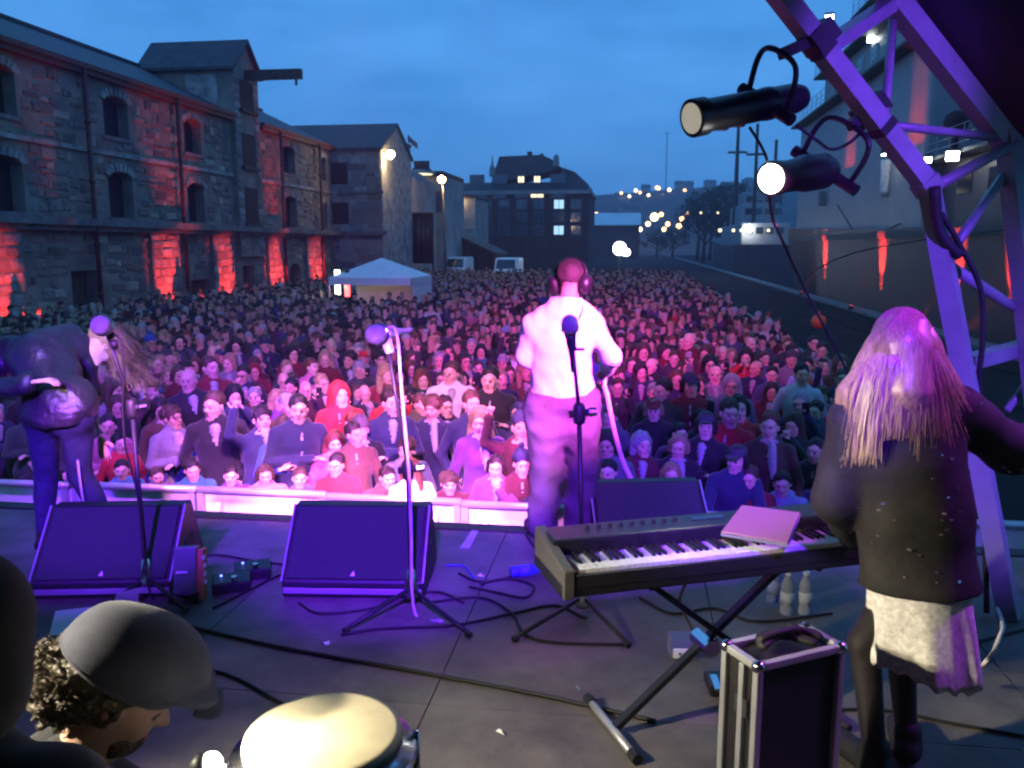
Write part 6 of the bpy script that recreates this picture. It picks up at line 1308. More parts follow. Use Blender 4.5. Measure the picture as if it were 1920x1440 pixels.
# ================================================================== performers
def vec(*a): return np.array(a, float)
def bounds(pts, pad): P_ = np.array(pts); return P_.min(0) - pad, P_.max(0) + pad
def hframe(c, R): c = vec(*c); return lambda q: c + R @ np.array(q, float)
def limbs(S, J, sc_, m_t=None, inflate=0.0, parts=('torso', 'arms', 'legs'), frontax=(0, 1, 0), flat=.68, arm_to=1.0, k=.05, female=False):
    i = inflate
    if 'torso' in parts:
        w = .9 if female else 1.0
        S.cone(J['hipL'] , J['hipR'], (.1 + i) * w, (.1 + i) * w, k, m_t)
        S.chain([J['pelvis'], J['waist'], J['chest'], J['neck'] - (J['neck'] - J['chest']) * .25], [(.155 + i) * w, (.14 + i) * w * (.92 if female else 1), (.168 + i) * w, .1 + i], .06, m_t, flat=(frontax, flat))
        S.cone(J['shL'], J['shR'], .06 + i, .06 + i, k, m_t)
    if 'arms' in parts:
        for s_ in 'LR':
            e_, w_ = J['el' + s_], J['wr' + s_]; w2 = e_ + (w_ - e_) * arm_to
            S.cone(J['sh' + s_], e_, (.058 + i) * (.85 if female else 1), .044 + i, .03, m_t); S.cone(e_, w2, .043 + i, (.03 + i) if arm_to > .9 else .036 + i, .02, m_t)
    if 'legs' in parts:
        for s_ in 'LR':
            S.cone(J['hip' + s_], J['kn' + s_], .088 + i, .058 + i, .04, m_t); S.cone(J['kn' + s_], J['an' + s_], .057 + i, .042 + i, .02, m_t)
def solid(name, S, m, parent, smooth=True):
    V, Fc = S.surf(); me = npmesh(name, V, Fc, [m] if not isinstance(m, list) else m, None, smooth); o = link(name, me, parent); return o
def body_obj(name, label, J, Hc, R, h, hands, female=False, skin=None, frontax=(0, 1, 0), base=None):
    lo, hi = bounds(list(J.values()) + [Hc], .2); S = SDF(lo, hi, h); limbs(S, J, 1, 0, -.024, frontax=frontax, female=female)
    T = hframe(Hc, R); S.cone(J['neck'] - (J['neck'] - J['chest']) * .15, T((0, .015, -.05)), .056, .05, .02, 0); head_prims(S, T, R, True)
    for wr, d, up, cu in hands: hand(S, wr, d, up, 0, 1.0, .25, cu)
    for s_ in 'LR': S.cone(J['an' + s_] - [0, 0, .03], J['toe' + s_], .042, .035, .02, 0)
    V, Fc, m = S.surf(True); ms = [skin or M_skin, M_cloth, M_trous, M_eye, M_lip, M_brow, M_shirt]
    o = link(name, npmesh(name, V, Fc, ms, m)); return tag(o, label, 'person'), T
def shoes(J, parent, m):
    for s_ in 'LR':
        S = SDF(*bounds([J['an' + s_], J['toe' + s_]], .13), .008); a, t_ = J['an' + s_], J['toe' + s_]; S.cone(a - [0, 0, .035], t_, .05, .045, .02); S.cone(a + (a - t_) * .18 - [0, 0, .04], a - [0, 0, .03], .045, .046, .02); S.cone(a - [0, 0, .04], a + [0, 0, .03], .05, .05, .02); S.cutplane((0, 0, STAGE + .004), (0, 0, -1)); solid('shoe', S, m, parent)
# ------------------------------------------------------------------ man in the pale shirt, back to us
Ym = 5.24; mp = lambda x, y, dy=0.0: atY(x, y, Ym + dy)
J = dict(pelvis=mp(1050, 752), waist=mp(1050, 705), chest=mp(1052, 640), neck=mp(1062, 566), shL=mp(1003, 612, .02), shR=mp(1108, 608, .02), elL=mp(986, 668, .03), elR=mp(1146, 668, .08), wrL=mp(1010, 676, .32), wrR=mp(1138, 693, .3),
         hipL=mp(1018, 765), hipR=mp(1086, 765), knL=mp(1026, 880, .02), knR=mp(1094, 880, .03), anL=np.array([.19, 5.24, STAGE + .09]), anR=np.array([.43, 5.26, STAGE + .09]), toeL=np.array([.12, 5.42, STAGE + .04]), toeR=np.array([.5, 5.44, STAGE + .04]))
Rm = rotm(.22, 0, math.pi - .3); Hm = mp(1070, 528, .02)
man, T = body_obj('person', 'man in pale shirt and headphones with his back to us, holding a microphone and hose', J, Hm, Rm, .0095, [(J['wrR'], vec(-.2, .75, -.55), vec(0, .3, 1), .8), (J['wrL'], vec(.4, .9, .1), vec(0, 0, 1), .6)])
lo, hi = bounds([J[k_] for k_ in ('pelvis', 'chest', 'neck', 'shL', 'shR', 'elL', 'elR', 'wrL', 'wrR')], .22)
S = SDF(lo, hi, .0085); limbs(S, J, 1, None, .006, ('torso', 'arms'), arm_to=.92); S.cone(J['neck'] - [0, 0, .06], J['neck'] + [0, 0, .01], .1, .068, .03)
for y_, x0_, x1_, r_2 in ((615, 1024, 1090, .075), (650, 1022, 1082, .084), (690, 1024, 1082, .09), (732, 1026, 1086, .1)): S.cone(mp(x0_, y_), mp(x1_, y_), r_2, r_2, .06, flat=((0, 1, 0), .95))
for s_ in 'LR': S.cone(J['neck'] + [0, 0, -.03], J['sh' + s_] + [0, 0, -.01], .06, .062, .08); S.cone(J['sh' + s_], J['el' + s_], .06, .056, .04); S.cone(J['el' + s_], J['el' + s_] + (J['wr' + s_] - J['el' + s_]) * .85, .06, .05, .04)
S.cone(mp(1030, 590), mp(1094, 588), .05, .05, .07); S.noise(.0038, 48, 9, (1.4, .6, .3)); S.cutplane(mp(1050, 742), (0, 0, -1)); S.cutplane(T((0, .02, -.1)), (0, .1, 1))
b = MB(); b.tube([J['neck'] + [.07 * math.cos(a), .01 + .062 * math.sin(a), .012 + .012 * math.sin(a)] for a in np.linspace(0, 2 * math.pi, 22)], .011, 6, False); b.build('collar', mat('shirt_collar', (.5, .45, .48), .85), man, smooth=True)
solid('shirt', S, mat('pale_shirt', (.72, .7, .7), .85, var=.06, scale=7, bump=.2, bscale=35), man)
lo, hi = bounds([J[k_] for k_ in ('pelvis', 'hipL', 'hipR', 'anL', 'anR')], .2)
S = SDF(lo, hi, .009); limbs(S, J, 1, None, .026, ('legs',)); S.cone(mp(1022, 752), mp(1090, 752), .125, .125, .05, flat=((0, 1, 0), .95)); S.cone(mp(1022, 800), mp(1090, 800), .115, .115, .05)
for s_ in 'LR': S.cone(J['hip' + s_], J['kn' + s_], .108, .095, .04); S.cone(J['kn' + s_], J['an' + s_] + [0, 0, .02], .095, .098, .04)
S.noise(.008, 46, 4, (.5, .5, 1.8)); S.cutplane(mp(1050, 722), (0, 0, 1)); S.cutplane((0, 0, STAGE + .03), (0, 0, -1)); solid('trousers', S, mat('baggy_trousers', (.085, .07, .09), .85, var=.15, scale=6, bump=.3, bscale=25), man)
shoes(J, man, M_rub)
hm = HM['short'].copy(); hm.materials.clear(); hm.materials.append(mat('cropped_dark_hair', (.05, .035, .03), .8, var=.2, scale=60)); 
def headpiece(name, me, parent, Hc, rot, sc_=1.0):
    o = bpy.data.objects.new(name, me); COL.objects.link(o); o.parent = parent; o.location = Hc; o.rotation_euler = rot; o.scale = (sc_,) * 3; return o
headpiece('hair', hm, man, Hm, (.22, 0, math.pi - .3), .96)
hp_ = MB(); hp_.tube([T((.1 * math.cos(a), .015, .02 + .122 * math.sin(a))) for a in np.linspace(-.1, math.pi + .1, 18)], .012, 8); hpo = hp_.build('headphones', M_fix, man, smooth=True)
for sg in (-1, 1):
    a, b_ = T((sg * .078, .01, -.015)), T((sg * .118, .012, -.02)); MB().lathe([(.045, -.005), (.062, 0), (.066, .016), (.06, .042), (.04, .056)], a, axis=b_ - a, n=20).build('ear_cup', M_fix, hpo, smooth=True); MB().lathe([(.06, -.004), (.065, .006), (.06, .018)], a, axis=b_ - a, n=20).build('ear_pad', M_rub, hpo, smooth=True)
b = MB(); b.tube(spline([T((.1, 0, -.06)), mp(1090, 570, -.05), mp(1086, 600, -.13)], 5), .003, 5); b.build('lead', M_rub, hpo)
# hand microphone and pale hose
hc = J['wrR'] + np.array([-.02, .09, -.02]); mk = thing('hand_microphone', 'pale hand microphone held by the man in the pale shirt', 'microphone', hc); mic(mk, hc + [0, .0, .06], vec(-.1, .1, 1), True, 1.2)
b = MB(); b.tube(spline([hc + [.01, 0, -.1], mp(1138, 740, .36), mp(1150, 800, .34), mp(1170, 870, .3), mp(1200, 925, .28), onz(1232, 968, STAGE + .04), onz(1262, 985, STAGE + .02)], 8), .0165, 10)
tag(b.build('hose', mat('pale_pink_hose', (.8, .5, .58), .4, var=.05), smooth=True), 'pale hose curving from the hand of the man in the pale shirt to the floor', 'hose')
# ------------------------------------------------------------------ woman at the right: long fair hair, dark cardigan, lace dress
Yw = 2.75; wp = lambda x, y, dy=0.0: atY(x, y, Yw + dy)
J = dict(pelvis=wp(1728, 1085), waist=wp(1715, 985), chest=wp(1700, 860), neck=wp(1690, 735), shL=wp(1606, 790, .02), shR=wp(1792, 770, .02), elL=wp(1578, 925, .06), elR=wp(1900, 838, .12), wrL=wp(1600, 985, .3), wrR=wp(1990, 800, .3),
         hipL=wp(1690, 1110), hipR=wp(1770, 1110), knL=wp(1682, 1300, .03), knR=wp(1745, 1310, .06), anL=vec(1.27, 2.74, STAGE + .09), anR=vec(1.43, 2.85, STAGE + .09), toeL=vec(1.22, 2.92, STAGE + .04), toeR=vec(1.48, 3.02, STAGE + .04))
J['knL'][2] = STAGE + .47; J['knR'][2] = STAGE + .48; J['knL'][:2] = (1.24, 2.82); J['knR'][:2] = (1.4, 2.9)
Rw = rotm(.3, .1, math.pi - .25); Hw = wp(1690, 660, .03)
wom, T = body_obj('person', 'woman with long fair hair, dark sequinned cardigan and white lace dress, back to us', J, Hw, Rw, .0085, [(J['wrL'], vec(.2, .9, -.2), vec(0, 0, 1), .7), (J['wrR'], vec(.8, .5, .2), vec(0, 0, 1), .5)], female=True)
lo, hi = bounds([J[k_] for k_ in ('pelvis', 'chest', 'neck', 'shL', 'shR', 'elL', 'elR', 'wrL', 'wrR')], .2)
S = SDF(lo, hi, .008); limbs(S, J, 1, None, .02, ('torso', 'arms'), arm_to=.85, female=True)
S.chain([wp(1705, 800), wp(1712, 950), wp(1722, 1095)], [.15, .17, .19], .06, flat=((0, 1, 0), .72)); S.cone(J['shL'] , J['elL'] - [.01, 0, .02], .075, .078, .05); S.cone(J['elL'] - [.01, 0, .02], J['wrL'] - [0, 0, .04], .068, .055, .04); S.cone(J['shR'], J['elR'] - [0, 0, .02], .075, .075, .04)
S.noise(.007, 30, 6, (1.2, .8, .3)); S.cutplane(wp(1720, 1098), (0, 0, -1)); S.ell(wp(1690, 712, -.02), (.105, .12, .07), None, .01, cut=True); S.ell(wp(1690, 742, -.1), (.1, .1, .035), None, .01, cut=True)
card = solid('cardigan', S, mat('dark_cardigan', (.014, .012, .014), .75, var=.25, scale=30, bump=.18, bscale=260), wom)
rgs = np.random.default_rng(4); V_ = np.array([v.co[:] for v in card.data.vertices]); N_ = np.array([v.normal[:] for v in card.data.vertices]); sq = MB(); msk = np.where(N_[:, 1] < -.25)[0]
for i_ in rgs.choice(msk, 75, False):
    n_ = N_[i_] + rgs.normal(size=3) * .35; n_ /= np.linalg.norm(n_); u, v, _ = fr(n_); p = V_[i_] + N_[i_] * .004; r1_ = rgs.uniform(.003, .0075); sq.add([p - u * r1_ * 1.6, p + v * r1_ * .7, p + u * r1_ * 1.6, p - v * r1_ * .7], [(0, 1, 2, 3)])
sq.build('sequins', mat('sequin', (.75, .6, .65), .2, metal=.9), card)['kind'] = 'stuff'
# lace dress: flared skirt with scalloped hem
M_lace = mat('white_lace', (.68, .66, .66), .8, var=.2, scale=55, bump=.35, bscale=240, col2=(.38, .36, .37))
nS, nR_ = 96, 18; V = []
top_c, bot_c = wp(1722, 1080), wp(1733, 1245)
for j_ in range(nR_):
    f = j_ / (nR_ - 1); c = top_c + (bot_c - top_c) * f
    for i_ in range(nS):
        a = 2 * math.pi * i_ / nS; fold = 1 + (.015 + .05 * f) * math.sin(a * 7 + 1.2 + .6 * math.sin(a * 2)) + .02 * f * math.sin(a * 13); rx_ = (.165 + .02 * f) * fold; ry = (.125 + .03 * f) * fold
        z_ = c[2] + (f ** 6) * (.018 * abs(math.sin(a * 9)) - .02 + .03 * math.sin(a * 2 + .5)); V.append((c[0] + rx_ * math.cos(a), c[1] + ry * math.sin(a), z_))
b = MB(); b.add(V, [(j_ * nS + i_, j_ * nS + (i_ + 1) % nS, (j_ + 1) * nS + (i_ + 1) % nS, (j_ + 1) * nS + i_) for j_ in range(nR_ - 1) for i_ in range(nS)]); o = b.build('lace_dress', M_lace, wom, smooth=True); o.modifiers.new('t', 'SOLIDIFY').thickness = .006
lo, hi = bounds([J[k_] for k_ in ('hipL', 'hipR', 'anL', 'anR', 'knL', 'knR')], .14); S = SDF(lo, hi, .008); limbs(S, J, 1, None, -.004, ('legs',)); solid('tights', S, mat('black_tights', (.018, .015, .018), .45, var=.15), wom); shoes(J, wom, M_rub)
# hair: mass plus strands
def hair_strands(parent, name, T, roots, flow, n, seed, m, r=.0021, seg=7):
    rg_ = np.random.default_rng(seed); b_ = MB(); V, Fc = [], []
    for i_ in range(n):
        P_ = flow(rg_); P_ = spline(P_, 3); k_ = len(P_); w_ = r * rg_.uniform(.7, 1.6)
        base = len(V)
        for q in range(k_):
            t_ = P_[min(q + 1, k_ - 1)] - P_[max(q - 1, 0)]; sd_ = np.cross(t_, P_[q] - Hcen); sd_ /= np.linalg.norm(sd_) + 1e-9; wd = w_ * (1 - .75 * (q / (k_ - 1)) ** 2); V += [P_[q] - sd_ * wd, P_[q] + sd_ * wd]
        Fc += [(base + 2 * q, base + 2 * q + 1, base + 2 * q + 3, base + 2 * q + 2) for q in range(k_ - 1)]
    b_.add(V, Fc); return b_.build(name, m, parent, smooth=True)
M_fair = mat('fair_hair', (.42, .29, .12), .38, var=.3, scale=60, spec=.5, col2=(.16, .1, .055))
_t = M_fair.node_tree
for _n in [q for q in _t.nodes if q.type == 'TEX_NOISE']:
    _m = _t.nodes.new('ShaderNodeMapping'); _m.inputs['Scale'].default_value = (2.5, 2.5, .12); _l = _n.inputs['Vector'].links[0].from_socket; _t.links.new(_l, _m.inputs['Vector']); _t.links.new(_m.outputs['Vector'], _n.inputs['Vector'])
S = SDF(Hw - [.3, .3, .45], Hw + [.3, .3, .25], .008); S.ell(T((0, .028, .045)), (.09, .108, .095), Rw, .02)
zb = lambda q, dz: np.array(q) + [0, 0, dz]
S.chain([T((0, .085, .0)), zb(T((0, .1, -.02)), -.12), zb(T((0, .1, -.02)), -.2)], [.085, .08, .03], .04)
S.chain([T((.075, .03, .0)), zb(T((.085, .04, 0)), -.15) - [.05, 0, 0], zb(T((.09, .03, 0)), -.27) - [.08, 0, 0]], [.05, .055, .02], .04)
S.chain([T((-.075, .03, .0)), zb(T((-.085, .04, 0)), -.13) + [.05, 0, 0], zb(T((-.09, .04, 0)), -.21) + [.1, 0, 0]], [.045, .045, .018], .04); S.ell(T((0, -.11, -.04)), (.066, .075, .11), Rw, .01, cut=True)
S.noise(.003, 80, 3, (1, 1, .25)); hmass = solid('hair', S, M_fair, wom); Hcen = Hw
def flow_w(rg_):
    a = rg_.uniform(-2.3, 2.3); e_ = rg_.uniform(.0, 1.45); q0 = T((.09 * math.sin(a) * math.cos(e_), .028 + .109 * math.cos(a) * math.cos(e_), .045 + .097 * math.sin(e_)))
    am = a * (.75 + .3 * rg_.random()); q1 = T((.104 * math.sin(am), .03 + .122 * math.cos(am), .0)) + [0, 0, -.01]; side = math.sin(am); L_ = rg_.uniform(.15, .38) - (.08 if abs(side) < .35 else 0)
    dx = (q1[0] - Hw[0]); wob = rg_.normal(size=3) * [.006, .005, 0]
    q2 = q1 + np.array([dx * .5, -.012, -L_ * .5]) + wob; q3 = q1 + np.array([dx * (.6 if dx < 0 else .9), -.012, -L_ * (1 if dx < 0 else .85)]) + wob * 2
    return [q0, (q0 + q1) / 2 + (q0 + q1 - 2 * Hw) * .04, q1, q2, q3]
hair_strands(hmass, 'hair_strands', T, None, flow_w, 3200, 5, M_fair, .0026)
# ------------------------------------------------------------------ bowing musician at the left
Yg = 5.0; gp_ = lambda x, y, dy=0.0: atY(x, y, Yg + dy)
J = dict(pelvis=gp_(112, 762), waist=gp_(98, 720, .1), chest=gp_(80, 668, .24), neck=gp_(130, 632, .4), shL=gp_(8, 660, .3), shR=gp_(150, 655, .36), elL=gp_(-35, 740, .02), elR=gp_(176, 770, .38), wrL=gp_(62, 716, -.24), wrR=gp_(188, 822, .3),
         hipL=gp_(82, 775), hipR=gp_(142, 775), knL=gp_(85, 890, .06), knR=gp_(150, 890, .1), anL=vec(-2.85, 5.0, STAGE + .09), anR=vec(-2.5, 5.12, STAGE + .09), toeL=vec(-2.82, 5.2, STAGE + .04), toeR=vec(-2.46, 5.32, STAGE + .04))
Rg = rotm(1.0, 0, math.pi - .55); Hg = gp_(190, 648, .42)
gm, T = body_obj('person', 'musician with long fair hair bowing forward in a black leather jacket beside the boom stand', J, Hg, Rg, .0095, [(J['wrL'], vec(.95, .1, .1), vec(0, 0, 1), .8), (J['wrR'], vec(.15, 0, -1), vec(0, -1, 0), .4)], frontax=(.1, .6, -.8))
M_leather = mat('black_leather', (.022, .022, .026), .46, var=.2, scale=14, bump=.5, bscale=28, spec=.6)
lo, hi = bounds([J[k_] for k_ in ('pelvis', 'chest', 'neck', 'shL', 'shR', 'elL', 'elR', 'wrL', 'wrR')], .24); S = SDF(lo, hi, .0095); limbs(S, J, 1, None, .026, ('torso', 'arms'), arm_to=.88, frontax=(.1, .6, -.8), flat=.75)
S.cone(gp_(88, 745, .0), gp_(142, 745, .0), .115, .115, .06); S.cone(J['shL'], J['elL'], .085, .075, .05); S.noise(.011, 34, 8); S.cutplane(gp_(100, 785), (0, .2, -1)); jk = solid('leather_jacket', S, M_leather, gm)
lo, hi = bounds([J[k_] for k_ in ('pelvis', 'hipL', 'hipR', 'anL', 'anR')], .18); S = SDF(lo, hi, .0095); limbs(S, J, 1, None, .012, ('legs',)); S.cone(J['hipL'], J['hipR'], .12, .12, .05); S.cutplane((0, 0, STAGE + .05), (0, 0, -1)); S.noise(.006, 30, 2); solid('jeans', S, mat('dark_jeans', (.025, .03, .07), .85, var=.2, scale=20), gm); shoes(J, gm, M_rub)
S = SDF(Hg - .3, Hg + .3, .009); S.ell(T((0, .028, .045)), (.09, .108, .095), Rg, .02); S.chain([T((0, .0, .12)), gp_(215, 640, .44), gp_(235, 690, .42)], [.07, .07, .03], .05); S.noise(.006, 80, 3); hm2 = solid('hair', S, M_fair, gm); Hcen = Hg
def flow_g(rg_):
    a = rg_.uniform(-3.1, 3.1); e_ = rg_.uniform(.0, 1.4); q0 = T((.09 * math.sin(a) * math.cos(e_), .028 + .108 * math.cos(a) * math.cos(e_), .045 + .096 * math.sin(e_))); out = q0 - Hg; out[2] = 0
    q1 = q0 + out * .35 + [.03, 0, -.02] + rg_.normal(size=3) * .012; L_ = rg_.uniform(.12, .3); q2 = q1 + [.05 + rg_.normal() * .03, 0, -L_ * .6]; q3 = q1 + np.array([.06 + rg_.normal() * .05, rg_.normal() * .03, -L_]); return [q0, q1, q2, q3]
hair_strands(hm2, 'hair_strands', T, None, flow_g, 1300, 9, M_fair, .003)
b = MB(); b.tube(spline([J['wrL'] + [.12, 0, 0], gp_(120, 730, .02), gp_(138, 800, .0), gp_(150, 900, .0), gp_(160, 960, .05), onz(170, 1010, STAGE + .01)], 6), .008, 6); tag(b.build('instrument_lead', M_pcable, smooth=True), 'pale instrument lead hanging from the hand of the bowing musician', 'cable')
b = MB(); b.tube(spline([gp_(62, 742, -.02), gp_(60, 775, -.05), gp_(85, 790, -.05), gp_(112, 770, -.04), gp_(120, 735, -.02)], 6), .006, 6); b.build('belt_chain', M_pcable, gm)
# ------------------------------------------------------------------ drummer with dark cap, close at the lower left
Rd = rotm(.62, -.1, rad(112)); Hd = atY(226, 1296, 1.62); Td = hframe(Hd, Rd)
J = dict(pelvis=Hd + [-.18, -.12, -.78], waist=Hd + [-.17, -.1, -.6], chest=Hd + [-.15, -.1, -.36], neck=Hd + [-.085, -.04, -.15], shL=Hd + [-.2, .1, -.25], shR=Hd + [-.16, -.3, -.2], elL=Hd + [-.02, .24, -.48], elR=Hd + [-.03, -.3, -.5], wrL=Hd + [.2, .12, -.42], wrR=Hd + [.2, -.12, -.46])
J['hipL'] = J['pelvis'] + [0, .1, 0]; J['hipR'] = J['pelvis'] + [0, -.1, 0]; J['knL'] = J['pelvis'] + [.42, .2, .02]; J['knR'] = J['pelvis'] + [.42, -.2, .02]; J['anL'] = np.array([*(J['knL'][:2] + [.03, .02]), STAGE + .09]); J['anR'] = np.array([*(J['knR'][:2] + [.03, -.02]), STAGE + .09]); J['toeL'] = J['anL'] + [.2, .03, -.05]; J['toeR'] = J['anR'] + [.2, -.03, -.05]
drm, _ = body_obj('person', 'seated drummer in a dark peaked cap with curly hair, bent over the conga', J, Hd, Rd, .0085, [(J['wrL'], vec(1, -.2, -.1), vec(0, 0, 1), .4), (J['wrR'], vec(1, .3, -.1), vec(0, 0, 1), .4)], frontax=(1, 0, 0))
lo, hi = bounds([J[k_] for k_ in ('pelvis', 'chest', 'neck', 'shL', 'shR', 'elL', 'elR', 'wrL', 'wrR')], .2); S = SDF(lo, hi, .009); limbs(S, J, 1, None, .03, ('torso', 'arms'), arm_to=.9, frontax=(1, 0, 0)); S.noise(.006, 20, 3); solid('dark_jacket', S, mat('black_wool', (.012, .011, .012), .9, var=.15, scale=30, sheen=.1), drm)
lo, hi = bounds([J[k_] for k_ in ('pelvis', 'hipL', 'hipR', 'knL', 'knR', 'anL', 'anR')], .16); S = SDF(lo, hi, .011); limbs(S, J, 1, None, .02, ('legs',)); solid('trousers', S, M_trous, drm); shoes(J, drm, M_rub)
M_capc = mat('navy_felt', (.045, .047, .075), .85, var=.12, scale=50, bump=.12, bscale=300, sheen=.15)
S = SDF(Hd - .3, Hd + .3, .0055); e = lambda c, r, k=.02, cut=False: S.ell(Td(c), r, Rd, k, None, cut)
e((0, .035, .065), (.1, .125, .105), .02); e((0, -.03, .085), (.098, .1, .07), .04); e((0, .0, .1), (.1, .13, .07), .04)
S.cone(Td((-.045, -.11, .075)), Td((.045, -.11, .075)), .055, .055, .03, flat=(Rd @ vec(0, .2, 1), .3)); S.cone(Td((-.025, -.165, .045)), Td((.025, -.165, .045)), .04, .04, .03, flat=(Rd @ vec(0, .45, 1), .25))
pn = Rd @ vec(0, .12, -1); S.cutplane(Td((0, .02, .038)), pn); S.ell(Td((0, -.12, .0)), (.06, .06, .055), Rd, .01, cut=True); S.noise(.0025, 40, 2); cap = solid('peaked_cap', S, M_capc, drm)
b = MB(); b.tube([Td((.1 * math.cos(a), .035 + .122 * math.sin(a), .045 + .014 * math.sin(a))) for a in np.linspace(-.6, math.pi + .6, 26)], .006, 6); b.build('cap_band', M_capc, cap, smooth=True)
MB().box(Td((.088, -.06, .05)), (.012, .004, .035), axes=[Rd @ vec(.4, .9, 0), Rd @ vec(1, 0, 0), Rd @ vec(0, 0, 1)]).build('cap_label', mat('grey_label', (.25, .25, .35), .7), cap)
S = SDF(Hd - .3, Hd + .3, .006); S.ell(Td((0, .045, .005)), (.092, .112, .07), Rd, .02); S.ell(Td((0, .1, -.02)), (.085, .06, .075), Rd, .03); S.cutplane(Td((0, -.0, 0)), Rd @ vec(0, -1, -.25)); S.cutplane(Td((0, .05, -.085)), Rd @ vec(0, -.3, -1)); S.noise(.012, 150, 6); M_curl = mat('curly_brown_hair', (.1, .07, .035), .45, var=.3, scale=90, bump=.5, bscale=120, spec=.5)
hd = solid('curly_hair', S, M_curl, drm); rgk = np.random.default_rng(8); b = MB()
for i_ in range(420):
    a = rgk.uniform(.1, math.pi - .1); el_ = rgk.uniform(-.95, .25); c = Td((.095 * math.cos(a) * math.cos(el_), .055 + .125 * math.sin(a) * math.cos(el_), .0 + .1 * math.sin(el_))); r0 = rgk.uniform(.006, .013); u = rgk.normal(size=3); u /= np.linalg.norm(u); v = np.cross(u, rgk.normal(size=3)); v /= np.linalg.norm(v); w_ = np.cross(u, v)
    b.tube([c + r0 * (math.cos(t_) * u + math.sin(t_) * v) + w_ * t_ * .0022 for t_ in np.linspace(0, rgk.uniform(4, 8), 10)], .0013, 4, False)
b.build('curls', M_curl, hd, smooth=True)
S = SDF(Hd - .3, Hd + .3, .007); S.ell(Td((0, -.035, -.075)), (.062, .066, .055), Rd, .02); S.noise(.006, 120, 4); S.cutplane(Td((0, 0, -.045)), Rd @ vec(0, -.2, 1)); solid('beard', S, M_curl, drm)
st_ = thing('drum_stool', 'round black drum stool under the seated drummer', 'stool', [J['pelvis'][0], J['pelvis'][1], STAGE]); b = MB(); zz = J['pelvis'][2] - .1; b.lathe([(.17, -.07), (.18, -.05), (.18, -.01), (.16, 0)], [J['pelvis'][0], J['pelvis'][1], zz], n=20); b.build('seat', M_rub, st_, smooth=True)
for k_ in range(3): a = k_ * 2.09; MB().cyl([J['pelvis'][0], J['pelvis'][1], zz - .07], [J['pelvis'][0] + .25 * math.cos(a), J['pelvis'][1] + .25 * math.sin(a), STAGE], .014).build('leg', M_chrome, st_)
# ------------------------------------------------------------------ second seated player in a dark hat at the far left edge
Hh = atY(-62, 1222, 1.3); Rh = rotm(.2, 0, rad(196)); Th = hframe(Hh, Rh)
J = dict(pelvis=Hh + [-.1, -.1, -.78], waist=Hh + [-.08, -.08, -.6], chest=Hh + [-.06, -.07, -.36], neck=Hh + [-.03, -.03, -.15], shL=Hh + [-.22, 0, -.22], shR=Hh + [.17, -.1, -.21], elL=Hh + [-.34, .1, -.48], elR=Hh + [.2, .0, -.5], wrL=Hh + [-.2, .3, -.45], wrR=Hh + [.05, .15, -.5])
J['hipL'] = J['pelvis'] + [-.1, .05, 0]; J['hipR'] = J['pelvis'] + [.1, -.05, 0]; J['knL'] = J['pelvis'] + [-.05, .42, .02]; J['knR'] = J['pelvis'] + [.15, .4, .02]; J['anL'] = np.array([*J['knL'][:2], STAGE + .09]); J['anR'] = np.array([*J['knR'][:2], STAGE + .09]); J['toeL'] = J['anL'] + [0, .2, -.05]; J['toeR'] = J['anR'] + [.03, .2, -.05]
sp, _ = body_obj('person', 'seated player in a round dark hat and dark clothes next to the drummer', J, Hh, Rh, .011, [(J['wrL'], vec(0, 1, 0), vec(0, 0, 1), .6), (J['wrR'], vec(0, 1, 0), vec(0, 0, 1), .6)])
lo, hi = bounds([J[k_] for k_ in ('pelvis', 'chest', 'neck', 'shL', 'shR', 'elL', 'elR', 'wrL', 'wrR')], .2); S = SDF(lo, hi, .011); limbs(S, J, 1, None, .03, ('torso', 'arms'), arm_to=.9); solid('dark_coat', S, MATS['black_wool'], sp)
lo, hi = bounds([J[k_] for k_ in ('pelvis', 'hipL', 'hipR', 'knL', 'knR', 'anL', 'anR')], .16); S = SDF(lo, hi, .012); limbs(S, J, 1, None, .02, ('legs',)); solid('trousers', S, M_trous, sp); shoes(J, sp, M_rub)
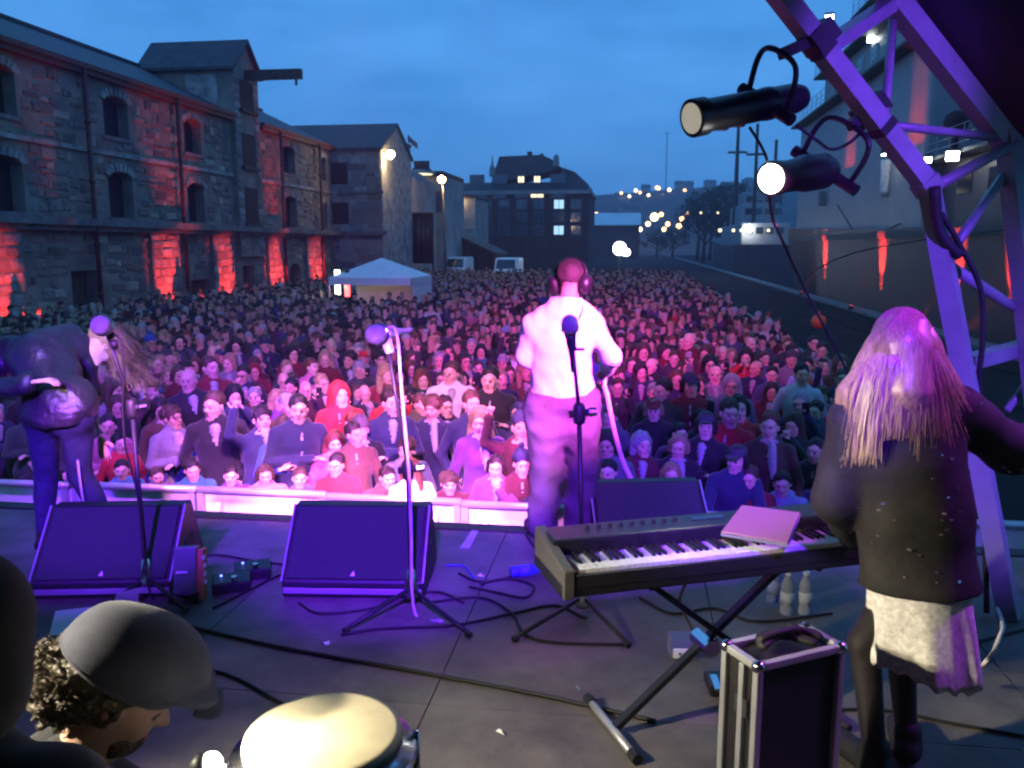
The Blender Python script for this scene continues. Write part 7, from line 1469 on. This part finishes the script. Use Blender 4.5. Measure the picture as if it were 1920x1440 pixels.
S = SDF(Hh - .3, Hh + .3, .008); S.ell(Th((0, .03, .05)), (.108, .125, .12), Rh, .02); S.ell(Th((0, .05, -.04)), (.105, .1, .11), Rh, .03); S.ell(Th((0, -.12, -.05)), (.07, .08, .1), Rh, .01, cut=True); solid('dark_hat', S, MATS['black_wool'], sp)
st_ = thing('folding_stool', 'folding stool under the seated player in the dark hat', 'stool', [J['pelvis'][0], J['pelvis'][1], STAGE]); zz = J['pelvis'][2] - .1; MB().bbox([J['pelvis'][0], J['pelvis'][1], zz - .03], (.36, .34, .05), .015).build('seat', M_rub, st_)
for a, c in ((-1, -1), (-1, 1), (1, -1), (1, 1)): MB().cyl([J['pelvis'][0] + a * .15, J['pelvis'][1] + c * .14, zz - .05], [J['pelvis'][0] + a * .18, J['pelvis'][1] + c * .17, STAGE], .012).build('leg', M_black, st_)

r0d = .152
# small clip lamp dazzling at the drum's edge
lc = dc + np.array([-r0d - .035, -.085, -.01]); t = thing('clip_lamp', 'dazzling small lamp clipped to the rim of the conga drum', 'lamp', lc)
MB().ball(lc, .02, 14, 10).build('bulb', glow('clip_bulb', (1, .98, .9), 60), t, smooth=True)
MB().lathe([(.021, .0), (.026, -.012), (.012, -.03)], lc + [-.008, 0, -.004], axis=(1, .1, .1), n=14).build('reflector', M_black, t, smooth=True)
MB().beam(lc + [-.01, .005, -.02], lc + [.05, .04, -.05], .012).build('clip', M_black, t)
spot('clip_light', lc + [.0, 0, .055], dc + [.05, 0, .0], 14, (1, .93, .72), 120, .4, .02, t)
# ================================================================== damp evening air
hz_ = MB(); hz_.box((150, 480, 45), (2900, 1260, 102)); hz_ = hz_.mesh('haze'); mh = bpy.data.materials.new('haze'); mh.use_nodes = True; t_ = mh.node_tree; t_.nodes.remove(t_.nodes['Principled BSDF']); pv = t_.nodes.new('ShaderNodeVolumePrincipled'); pv.inputs['Color'].default_value = (.75, .85, 1.0, 1); pv.inputs['Density'].default_value = .0008; pv.inputs['Anisotropy'].default_value = .3
t_.links.new(pv.outputs['Volume'], t_.nodes['Material Output'].inputs['Volume']); hz_.materials.append(mh); o = link('haze', hz_); o['kind'] = 'stuff'
